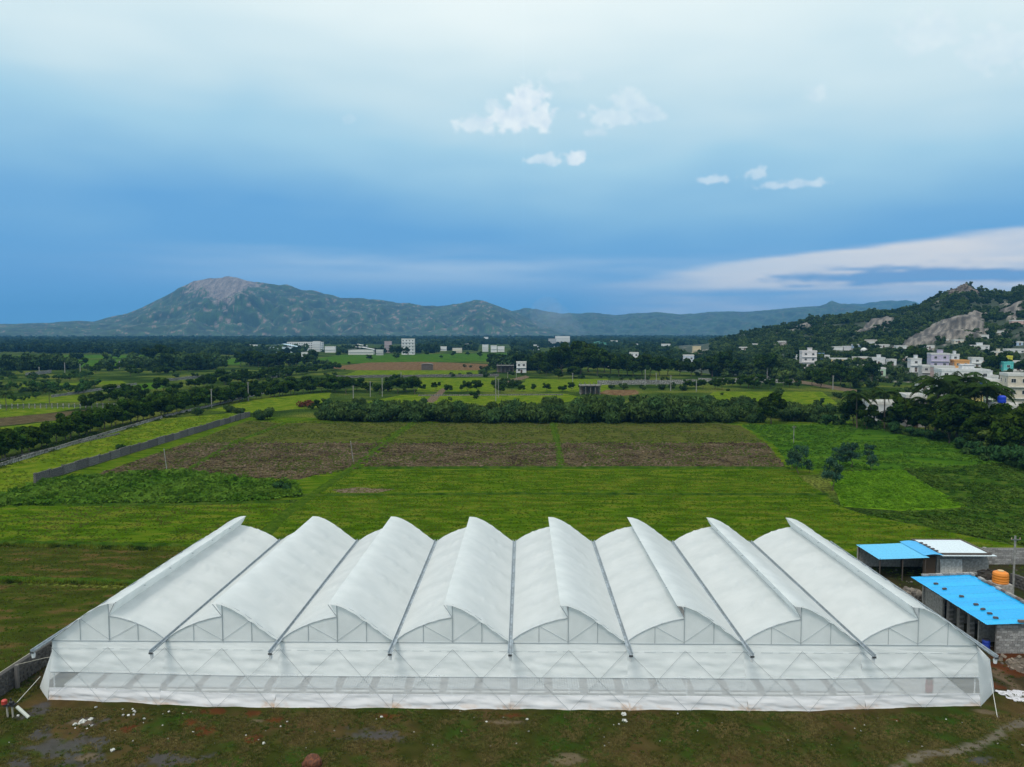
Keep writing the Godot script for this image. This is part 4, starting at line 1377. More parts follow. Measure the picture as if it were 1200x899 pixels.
func stone_wall(s: Node3D, a: Vector3, e: Vector3, h: float, sd: int) -> void:
	var r := RandomNumberGenerator.new()
	r.seed = sd
	var d := (e - a).normalized()
	var out := d.cross(Vector3.UP)
	var n := a.distance_to(e)
	var b := MB.new()
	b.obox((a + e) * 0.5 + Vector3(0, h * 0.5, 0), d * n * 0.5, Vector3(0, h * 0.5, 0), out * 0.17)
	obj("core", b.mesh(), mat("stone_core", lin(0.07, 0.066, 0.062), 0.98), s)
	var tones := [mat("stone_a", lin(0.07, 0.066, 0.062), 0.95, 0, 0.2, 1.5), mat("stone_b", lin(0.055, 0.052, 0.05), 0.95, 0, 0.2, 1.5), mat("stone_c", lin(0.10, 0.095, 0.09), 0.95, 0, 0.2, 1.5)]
	var shapes := []
	for k in 4:
		b = MB.new()
		b.lathe(Vector3(0, -0.5, 0), PackedVector2Array([Vector2(0, 0), Vector2(0.36, 0.05), Vector2(0.52, 0.3), Vector2(0.5, 0.65), Vector2(0.36, 0.92), Vector2(0, 1.0)]), 6 + k)
		shapes.append(b.mesh())
	var y := 0.14
	while y < h:
		var x := r.randf() * 0.2
		while x < n:
			var w := r.randf_range(0.28, 0.6)
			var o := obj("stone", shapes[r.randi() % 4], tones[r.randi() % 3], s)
			o.position = a + d * (x + w * 0.5) + Vector3(0, y + r.randf_range(-0.04, 0.04), 0)
			o.rotation.y = atan2(-d.z, d.x)
			o.scale = Vector3(w, r.randf_range(0.26, 0.36), 0.48)
			x += w
		y += 0.3

func pole(called: String, label: String, at: Vector3, h: float, w: float, arm: bool, group := "", tilt := 0.0) -> void:
	var s := thing(called, label, "pole", at, 0.0, group)
	var b := MB.new()
	b.obox(Vector3(tilt * 0.5, h * 0.5, 0), Vector3(w * 0.5, 0, 0), Vector3(tilt * 0.5, h * 0.5, 0), Vector3(0, 0, w * 0.4))
	obj("shaft", b.mesh(), mat("pole_concrete", lin(0.32, 0.32, 0.305), 0.9, 0, 0.2, 0.3), s)
	if arm:
		b = MB.new()
		b.bar(Vector3(tilt - 0.45, h - 0.35, 0.08), Vector3(tilt + 0.45, h - 0.35, 0.08), 0.07)
		obj("cross_arm", b.mesh(), mat("pole_steel", lin(0.2, 0.2, 0.21), 0.6, 0.5), s)
		for q in [-0.4, 0.4]:
			b = MB.new()
			b.tube(Vector3(tilt + q, h - 0.32, 0.08), Vector3(tilt + q, h - 0.14, 0.08), 0.05, 0.03, 6)
			obj("insulator", b.mesh(), mat("ceramic", lin(0.45, 0.3, 0.22), 0.3), s)

func build_left_things() -> void:
	# dark stone wall beside the polyhouse
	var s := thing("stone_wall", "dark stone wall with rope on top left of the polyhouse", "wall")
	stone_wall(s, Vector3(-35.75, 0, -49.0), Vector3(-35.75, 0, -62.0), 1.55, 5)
	var b := MB.new()
	b.box(Vector3(-35.3, 0.85, -52.9), Vector3(0.22, 1.75, 0.22))
	obj("pier", b.mesh(), mat("pier_plaster", lin(0.11, 0.105, 0.1), 0.9), s)
	b = MB.new()
	b.tube(Vector3(-35.7, 1.72, -48.8), Vector3(-35.7, 1.72, -62.0), 0.025, 0.025, 5)
	tag(obj("rope", b.mesh(), mat("rope", lin(0.42, 0.40, 0.33), 0.9)), "pale rope stretched along the top of the dark stone wall", "rope")
	b = MB.new()
	b.tube(Vector3(-35.5, 1.7, -53.0), Vector3(-34.3, 1.55, -54.6), 0.02, 0.02, 5)
	b.tube(Vector3(-34.3, 1.55, -54.6), Vector3(-33.0, 1.75, -54.6), 0.02, 0.02, 5)
	tag(obj("rope", b.mesh(), M["rope"]), "short rope from the stone wall pier to the polyhouse side", "rope")
	for q in [["white guy rope pegged at the left corner of the polyhouse", Vector3(-33.5, 1.0, -52.7), Vector3(-33.9, 0.0, -50.4)], ["white guy rope pegged at the right corner of the polyhouse", Vector3(33.6, 1.35, -52.8), Vector3(32.1, 0.0, -49.4)]]:
		s = thing("guy_rope", q[0], "rope")
		b = MB.new()
		b.tube(q[1], q[2], 0.02, 0.02, 5)
		obj("cord", b.mesh(), mat("white_rope", lin(0.62, 0.62, 0.58), 0.9), s)
		b = MB.new()
		b.tube(q[2] + Vector3(0, -0.1, 0), q[2] + Vector3(0.05, 0.28, 0), 0.035, 0.03, 6)
		obj("peg", b.mesh(), mat("bark", lin(0.11, 0.085, 0.06), 0.95), s)
	# pump on its stand
	s = thing("water_pump", "red and black water pump on a small stand at the left edge", "pump", Vector3(-33.15, 0, -48.75))
	for x in [-0.05, 0.3]:
		b = MB.new()
		b.tube(Vector3(x, 0, 0), Vector3(x - 0.04, 0.85, 0), 0.06, 0.06, 7)
		obj("post", b.mesh(), mat("pale_post", lin(0.36, 0.34, 0.28), 0.8), s)
	b = MB.new()
	b.box(Vector3(0.1, 0.9, 0), Vector3(0.75, 0.1, 0.3))
	obj("plate", b.mesh(), mat("black_iron", lin(0.014, 0.014, 0.015), 0.6), s)
	b = MB.new()
	b.lathe(Vector3(-0.25, 0.95, 0), PackedVector2Array([Vector2(0, 0), Vector2(0.17, 0), Vector2(0.18, 0.24), Vector2(0.12, 0.3), Vector2(0, 0.32)]), 12)
	obj("motor", b.mesh(), mat("red_paint", lin(0.45, 0.05, 0.035), 0.5), s)
	b = MB.new()
	b.tube(Vector3(0.12, 1.05, 0), Vector3(0.36, 1.05, 0), 0.11, 0.11, 10)
	b.tube(Vector3(0.2, 1.05, 0), Vector3(0.2, 1.35, 0), 0.05, 0.05, 8)
	obj("pump_head", b.mesh(), M["black_iron"], s)
	b = MB.new()
	b.tube(Vector3(-32.6, 0.75, -48.8), Vector3(-31.7, 0.12, -48.6), 0.11, 0.11, 10)
	tag(obj("pipe", b.mesh(), mat("pale_pipe", lin(0.5, 0.53, 0.47), 0.5)), "thick pale pipe slanting to the ground beside the pump", "pipe")
	# boulder at the bottom edge
	var rows := []
	var nn := FastNoiseLite.new()
	nn.frequency = 1.3
	nn.seed = 3
	for i in 15:
		var row := []
		var t := PI * i / 14.0
		for k in 25:
			var a := TAU * k / 24.0
			var d := Vector3(sin(t) * cos(a), cos(t), sin(t) * sin(a))
			row.append(d * Vector3(0.56, 0.5, 0.5) * (1.0 + 0.3 * nn.get_noise_3dv(d * 1.2)))
		rows.append(row)
	var o := obj("boulder", sheet(rows), mat("red_rock", lin(0.21, 0.065, 0.022), 0.75, 0, 0.4, 0.9))
	o.position = Vector3(-11.5, 0.22, -43.3)
	tag(o, "reddish brown boulder cut off by the bottom edge", "boulder")
	# two white stones and bits of litter
	var lumps := [[7.56, -49.6, 0.26, "upper of two white stones in front of the polyhouse"], [7.5, -48.71, 0.24, "lower of two white stones in front of the polyhouse"], [-24.09, -44.79, 0.18, "white lump beside the ash patch"], [-27.89, -48.11, 0.3, "largest white lump in the pale rubble near the left corner"], [-28.15, -47.78, 0.2, "small white lump left of the largest one"], [-27.52, -48.45, 0.2, "small white lump right of the largest one"], [-8.49, -49.04, 0.13, "left white scrap on the grass near the polyhouse"], [-1.53, -48.47, 0.12, "white scrap near the middle of the polyhouse front"], [1.14, -48.84, 0.13, "white scrap right of the middle of the polyhouse front"], [-15.17, -45.69, 0.13, "small pale scrap on the brown grass"]]
	for k in lumps.size():
		rows = []
		for i in 8:
			var row := []
			var t := PI * i / 7.0
			for j in 13:
				var a := TAU * j / 12.0
				var d := Vector3(sin(t) * cos(a), cos(t), sin(t) * sin(a))
				row.append(d * (0.75 + 0.6 * nn.get_noise_3dv(d * 1.6 + Vector3(k * 7, 0, 0))))
			rows.append(row)
		o = obj("white_stone", sheet(rows, [], false), mat("white_rock", lin(0.62, 0.63, 0.6), 0.85, 0, 0.2, 1.0))
		o.position = Vector3(lumps[k][0], 0.1, lumps[k][1])
		o.scale = Vector3(lumps[k][2], lumps[k][2] * 0.7, lumps[k][2])
		tag(o, lumps[k][3], "stone")
	# crumpled sheet lying on the ground at the right
	rows = []
	nn.frequency = 0.55
	nn.fractal_octaves = 4
	var corner := [Vector3(34.3, 0, -53.3), Vector3(37.6, 0, -53.4), Vector3(36.8, 0, -51.0), Vector3(34.6, 0, -51.9)]
	for i in 26:
		var row := []
		for k in 26:
			var u := k / 25.0
			var w := i / 25.0
			var p: Vector3 = (corner[0] as Vector3).lerp(corner[1], u).lerp((corner[3] as Vector3).lerp(corner[2], u), w)
			p += Vector3(nn.get_noise_2d(u * 7, w * 7), 0, nn.get_noise_2d(u * 7 + 30, w * 7)) * 0.3
			p.y = 0.09 + 0.13 * maxf(0.0, nn.get_noise_2d(p.x * 2.4, p.z * 2.4) + 0.2)
			row.append(p)
		rows.append(row)
	tag(obj("tarpaulin", sheet(rows, [], false), mat("tarp", lin(0.66, 0.65, 0.70), 0.5, 0, 0.2, 0.8)), "crumpled white plastic sheet lying by the right corner of the polyhouse", "tarpaulin")

func build_person() -> void:
	# someone standing between the benches, seen through the net
	var at := Vector3(29.45, 0.12, -52.95)
	var bones := [
		[Vector3(0, 0.98, 0), 0.15, Vector3(0, 1.3, 0), 0.15], [Vector3(0, 1.3, 0), 0.15, Vector3(0, 1.42, 0), 0.1], [Vector3(0, 1.42, 0), 0.055, Vector3(0, 1.52, 0.01), 0.055],
		[Vector3(0, 1.6, 0.015), 0.095, Vector3(0, 1.66, 0.0), 0.09],
		[Vector3(-0.17, 1.38, 0), 0.06, Vector3(-0.24, 1.1, 0.02), 0.045], [Vector3(-0.24, 1.1, 0.02), 0.043, Vector3(-0.17, 0.9, 0.17), 0.033],
		[Vector3(0.17, 1.38, 0), 0.06, Vector3(0.25, 1.1, 0), 0.045], [Vector3(0.25, 1.1, 0), 0.043, Vector3(0.26, 0.84, 0.06), 0.033],
		[Vector3(-0.17, 0.88, 0.19), 0.035, Vector3(-0.15, 0.83, 0.23), 0.025], [Vector3(0.26, 0.82, 0.07), 0.035, Vector3(0.26, 0.74, 0.09), 0.022],
		[Vector3(-0.09, 0.95, 0), 0.15, Vector3(-0.12, 0.5, 0), 0.16], [Vector3(0.09, 0.95, 0), 0.15, Vector3(0.12, 0.5, 0.02), 0.16],
		[Vector3(-0.12, 0.5, 0), 0.15, Vector3(-0.12, 0.14, 0), 0.15], [Vector3(0.12, 0.5, 0.02), 0.15, Vector3(0.12, 0.14, 0), 0.15],
		[Vector3(-0.1, 0.05, 0.0), 0.05, Vector3(-0.12, 0.03, 0.16), 0.04], [Vector3(0.1, 0.05, 0), 0.05, Vector3(0.13, 0.03, 0.16), 0.04]]
	var cell := 0.03
	var nx := 26
	var ny := 62
	var nz := 22
	var org := Vector3(-0.39, -0.06, -0.3)
	var f := PackedFloat32Array()
	f.resize((nx + 1) * (ny + 1) * (nz + 1))
	for y in ny + 1:
		for z in nz + 1:
			for x in nx + 1:
				var p := org + Vector3(x, y, z) * cell
				var d := 9.0
				for b in bones:
					var ab: Vector3 = b[2] - b[0]
					var t := clampf((p - b[0]).dot(ab) / ab.length_squared(), 0, 1)
					var q: float = (p - b[0] - ab * t).length() - lerpf(b[1], b[3], t)
					var hh := clampf(0.5 + 0.5 * (d - q) / 0.05, 0, 1)
					d = lerpf(d, q, hh) - 0.05 * hh * (1.0 - hh)
				f[(y * (nz + 1) + z) * (nx + 1) + x] = d
	var b2 := MB.new()
	var at_cell := {}
	var idx := func(x: int, y: int, z: int) -> int: return (y * (nz + 1) + z) * (nx + 1) + x
	for y in ny:
		for z in nz:
			for x in nx:
				var sum := Vector3.ZERO
				var cnt := 0
				for e in [[0, 0, 0, 1, 0, 0], [0, 1, 0, 1, 1, 0], [0, 0, 1, 1, 0, 1], [0, 1, 1, 1, 1, 1], [0, 0, 0, 0, 1, 0], [1, 0, 0, 1, 1, 0], [0, 0, 1, 0, 1, 1], [1, 0, 1, 1, 1, 1], [0, 0, 0, 0, 0, 1], [1, 0, 0, 1, 0, 1], [0, 1, 0, 0, 1, 1], [1, 1, 0, 1, 1, 1]]:
					var a: float = f[idx.call(x + e[0], y + e[1], z + e[2])]
					var c: float = f[idx.call(x + e[3], y + e[4], z + e[5])]
					if (a < 0) != (c < 0):
						sum += Vector3(x + e[0], y + e[1], z + e[2]).lerp(Vector3(x + e[3], y + e[4], z + e[5]), a / (a - c))
						cnt += 1
				if cnt:
					at_cell[Vector3i(x, y, z)] = b2.v.size()
					var p := org + sum / cnt * cell
					b2.v.append(p)
					var skin := Color(0.19, 0.10, 0.06)
					var c := Color(0.05, 0.055, 0.06) if p.y > 0.98 else Color(0.30, 0.055, 0.05)
					if p.y > 1.45 or (absf(p.x) > 0.12 and p.z > 0.1 and p.y > 0.6) or (p.x > 0.21 and p.y < 1.0 and p.y > 0.6) or p.y < 0.08: c = skin
					b2.c.append(c)
	for k in at_cell:
		for ax in 3:
			var d: Vector3i = [Vector3i(1, 0, 0), Vector3i(0, 1, 0), Vector3i(0, 0, 1)][ax]
			var u: Vector3i = [Vector3i(0, 1, 0), Vector3i(0, 0, 1), Vector3i(1, 0, 0)][ax]
			var w: Vector3i = [Vector3i(0, 0, 1), Vector3i(1, 0, 0), Vector3i(0, 1, 0)][ax]
			var a: float = f[idx.call(k.x, k.y, k.z)]
			var c: float = f[idx.call(k.x + d.x, k.y + d.y, k.z + d.z)]
			if (a < 0) == (c < 0) or not (at_cell.has(k - u) and at_cell.has(k - w) and at_cell.has(k - u - w)): continue
			var q := [at_cell[k], at_cell[k - u], at_cell[k - u - w], at_cell[k - w]]
			if a < 0: q.reverse()
			for t in [0, 1, 2, 0, 2, 3]: b2.i.append(q[t])
	var m := mat("person", Color(1, 1, 1), 0.8)
	m.vertex_color_use_as_albedo = true
	var s := thing("person", "person in dark top and dusty red lower garment behind the net", "person", at, 0.3)
	obj("body", b2.mesh(true), m, s)
	var h := MB.new()
	h.lathe(Vector3(0, 1.6, -0.012), PackedVector2Array([Vector2(0.104, 0.0), Vector2(0.112, 0.06), Vector2(0.095, 0.12), Vector2(0.05, 0.158), Vector2(0, 0.165)]), 14)
	var hair := obj("hair", h.mesh(), mat("hair", lin(0.012, 0.011, 0.011), 0.7), s)
	hair.rotation.x = -0.12

# ---------------------------------------------------------------- buildings on the plain and the hill foot
func window_mesh(w: float, h: float) -> ArrayMesh:
	var b := MB.new()
	for q in [[-1, 0], [1, 0]]: b.box(Vector3(q[0] * w * 0.5, 0, 0.03), Vector3(0.09, h + 0.09, 0.12))
	for q in [-1, 1]: b.box(Vector3(0, q * h * 0.5, 0.03), Vector3(w - 0.09, 0.09, 0.11))
	b.box(Vector3(0, 0, 0.03), Vector3(0.05, h - 0.1, 0.08))
	return b.mesh()

func building(called: String, label: String, at: Vector3, w: float, d: float, h: float, c: Color, floors: int, extra: Array) -> void:
	var s := thing(called, label, "building" if called != "house" else "house", at, -atan2(at.x, -at.z) * 0.5)
	var key := "paint_%d_%d_%d" % [int(c.r * 99), int(c.g * 99), int(c.b * 99)]
	var paint := mat(key, lin(c.r, c.g, c.b), 0.85, 0, 0.1, 0.08)
	var b := MB.new()
	b.box(Vector3(0, h * 0.5 - 0.5, 0), Vector3(w, h + 1.0, d))
	obj("wall", b.mesh(), paint, s)
	var trim := mat("trim_white", lin(0.66, 0.66, 0.64), 0.85, 0, 0.1, 0.1)
	var dark := mat("dark_glass", lin(0.025, 0.028, 0.032), 0.25)
	if "gable" in extra or "metal" in extra:
		b = MB.new()
		var t := h + w * 0.10
		for q in [-1.0, 1.0]:
			b.obox(Vector3(q * w * 0.26, (h + t) * 0.5, 0), Vector3(w * 0.27, q * -(t - h) * 0.52, 0), Vector3(0, 0.06, 0), Vector3(0, 0, d * 0.54))
		var rc: Color = extra[extra.find("roof") + 1] if "roof" in extra else Color(0.55, 0.6, 0.64)
		obj("roof", b.mesh(), mat("roof_%d_%d" % [int(rc.r * 99), int(rc.b * 99)], lin(rc.r, rc.g, rc.b), 0.6), s)
	else:
		b = MB.new()
		for q in [-1, 1]:
			b.box(Vector3(q * (w * 0.5), h + 0.3, 0), Vector3(0.25, 0.9, d + 0.3))
			b.box(Vector3(0, h + 0.3, q * (d * 0.5)), Vector3(w - 0.25, 0.88, 0.25))
		obj("parapet", b.mesh(), trim if "trim" in extra else paint, s)
		b = MB.new()
		b.box(Vector3(0, h + 0.02, 0), Vector3(w - 0.24, 0.1, d - 0.24))
		obj("roof", b.mesh(), mat("roof_slab", lin(0.42, 0.41, 0.39), 0.9, 0, 0.2, 0.2), s)
	floors = maxi(1, int(round(h / 3.3)))
	var fh := h / floors
	var wh := minf(1.3, fh * 0.42)
	for f in range(1, floors):
		b = MB.new()
		b.box(Vector3(0, fh * f, d * 0.5 + 0.3), Vector3(w + 0.1, 0.16, 0.7))
		obj("sun_shade", b.mesh(), trim, s)
	var wm := window_mesh(1.4, wh)
	var pb := MB.new()
	pb.box(Vector3(0, 0, 0.012), Vector3(1.31, wh - 0.09, 0.02))
	var pm := pb.mesh()
	if not "blind" in extra:
		for f in floors:
			var n := maxi(1, int(w / 3.1))
			for k in n:
				if f == 0 and k == n / 2 and n > 1: continue
				var o := obj("window", wm, trim, s)
				o.position = Vector3((k + 0.5 - n * 0.5) * w / n, fh * (f + 0.56), d * 0.5)
				obj("pane", pm, dark, o)
			var n2 := maxi(1, int(d / 4.0))
			for side in [-1.0, 1.0]:
				for k in n2:
					var o := obj("window", wm, trim, s)
					o.rotation.y = PI * 0.5 * side
					o.position = Vector3(side * w * 0.5, fh * (f + 0.56), (k + 0.5 - n2 * 0.5) * d / n2)
					obj("pane", pm, dark, o)
		b = MB.new()
		b.box(Vector3(0, 1.05, d * 0.5 + 0.02), Vector3(1.2, 2.1, 0.08))
		obj("door", b.mesh(), mat("door_brown", lin(0.09, 0.05, 0.03), 0.7), s)
	if "stair" in extra:
		b = MB.new()
		b.box(Vector3(w * 0.12, h + 1.2, -d * 0.1), Vector3(w * 0.26, 2.4, d * 0.4))
		b.box(Vector3(w * 0.12, h + 2.45, -d * 0.1), Vector3(w * 0.3, 0.14, d * 0.46))
		obj("stair_head", b.mesh(), paint, s)
	if "porch" in extra:
		b = MB.new()
		b.box(Vector3(0, fh - 0.1, d * 0.5 + 1.2), Vector3(w * 0.96, 0.2, 2.4))
		obj("porch_roof", b.mesh(), trim, s)
		for k in 5:
			b = MB.new()
			b.box(Vector3((k - 2) * w * 0.23, (fh - 0.2) * 0.5, d * 0.5 + 2.2), Vector3(0.35, fh - 0.2, 0.35))
			obj("column", b.mesh(), paint, s)
	if "stilts" in extra:
		for k in 6:
			for e in 2:
				b = MB.new()
				b.box(Vector3((k - 2.5) * w * 0.18, h + 0.9, (e - 0.5) * d * 0.8), Vector3(0.22, 1.4, 0.22))
				obj("column_stub", b.mesh(), paint, s)

func open_frame(label: String, at: Vector3, w: float, d: float, h: float) -> void:
	# unfinished concrete frame: slab on columns
	var s := thing("unfinished_building", label, "building", at)
	var grey := mat("raw_concrete", lin(0.30, 0.29, 0.27), 0.95, 0, 0.4, 0.3)
	var b := MB.new()
	b.box(Vector3(0, h, 0), Vector3(w + 0.8, 0.3, d + 0.8))
	obj("roof_slab", b.mesh(), grey, s)
	for k in 5:
		for e in 3:
			b = MB.new()
			b.box(Vector3((k - 2) * w * 0.245, h * 0.5 - 0.07, (e - 1) * d * 0.48), Vector3(0.28, h - 0.16, 0.28))
			obj("column", b.mesh(), grey, s)
			if e != 1:
				b = MB.new()
				b.box(Vector3((k - 2) * w * 0.245, h + 0.65, (e - 1) * d * 0.48), Vector3(0.2, 1.0, 0.2))
				obj("column_stub", b.mesh(), grey, s)
	b = MB.new()
	b.box(Vector3(0, h * 0.5 - 0.1, -d * 0.5), Vector3(w, h - 0.2, 0.15))
	obj("back_wall", b.mesh(), mat("brick_infill", lin(0.24, 0.17, 0.13), 0.95), s)

func gazebo(at: Vector3) -> void:
	var s := thing("pavilion", "small white domed pavilion at the foot of the hill", "pavilion", at)
	var white := mat("trim_white", lin(0.66, 0.66, 0.64), 0.85, 0, 0.1, 0.1)
	for k in 6:
		var b := MB.new()
		b.tube(Vector3(cos(k * TAU / 6) * 2.0, 0, sin(k * TAU / 6) * 2.0), Vector3(cos(k * TAU / 6) * 2.0, 3.4, sin(k * TAU / 6) * 2.0), 0.25, 0.22, 8)
		obj("column", b.mesh(), white, s)
	var b := MB.new()
	b.lathe(Vector3(0, 3.4, 0), PackedVector2Array([Vector2(0, 0), Vector2(2.7, 0), Vector2(2.7, 0.4), Vector2(2.2, 0.5), Vector2(2.0, 1.2), Vector2(1.2, 1.9), Vector2(0, 2.2)]), 16)
	obj("dome", b.mesh(), white, s)
	b = MB.new()
	b.lathe(Vector3(0, -0.6, 0), PackedVector2Array([Vector2(2.8, 0), Vector2(2.8, 0.6), Vector2(0, 0.6)]), 16)
	obj("plinth", b.mesh(), white, s)

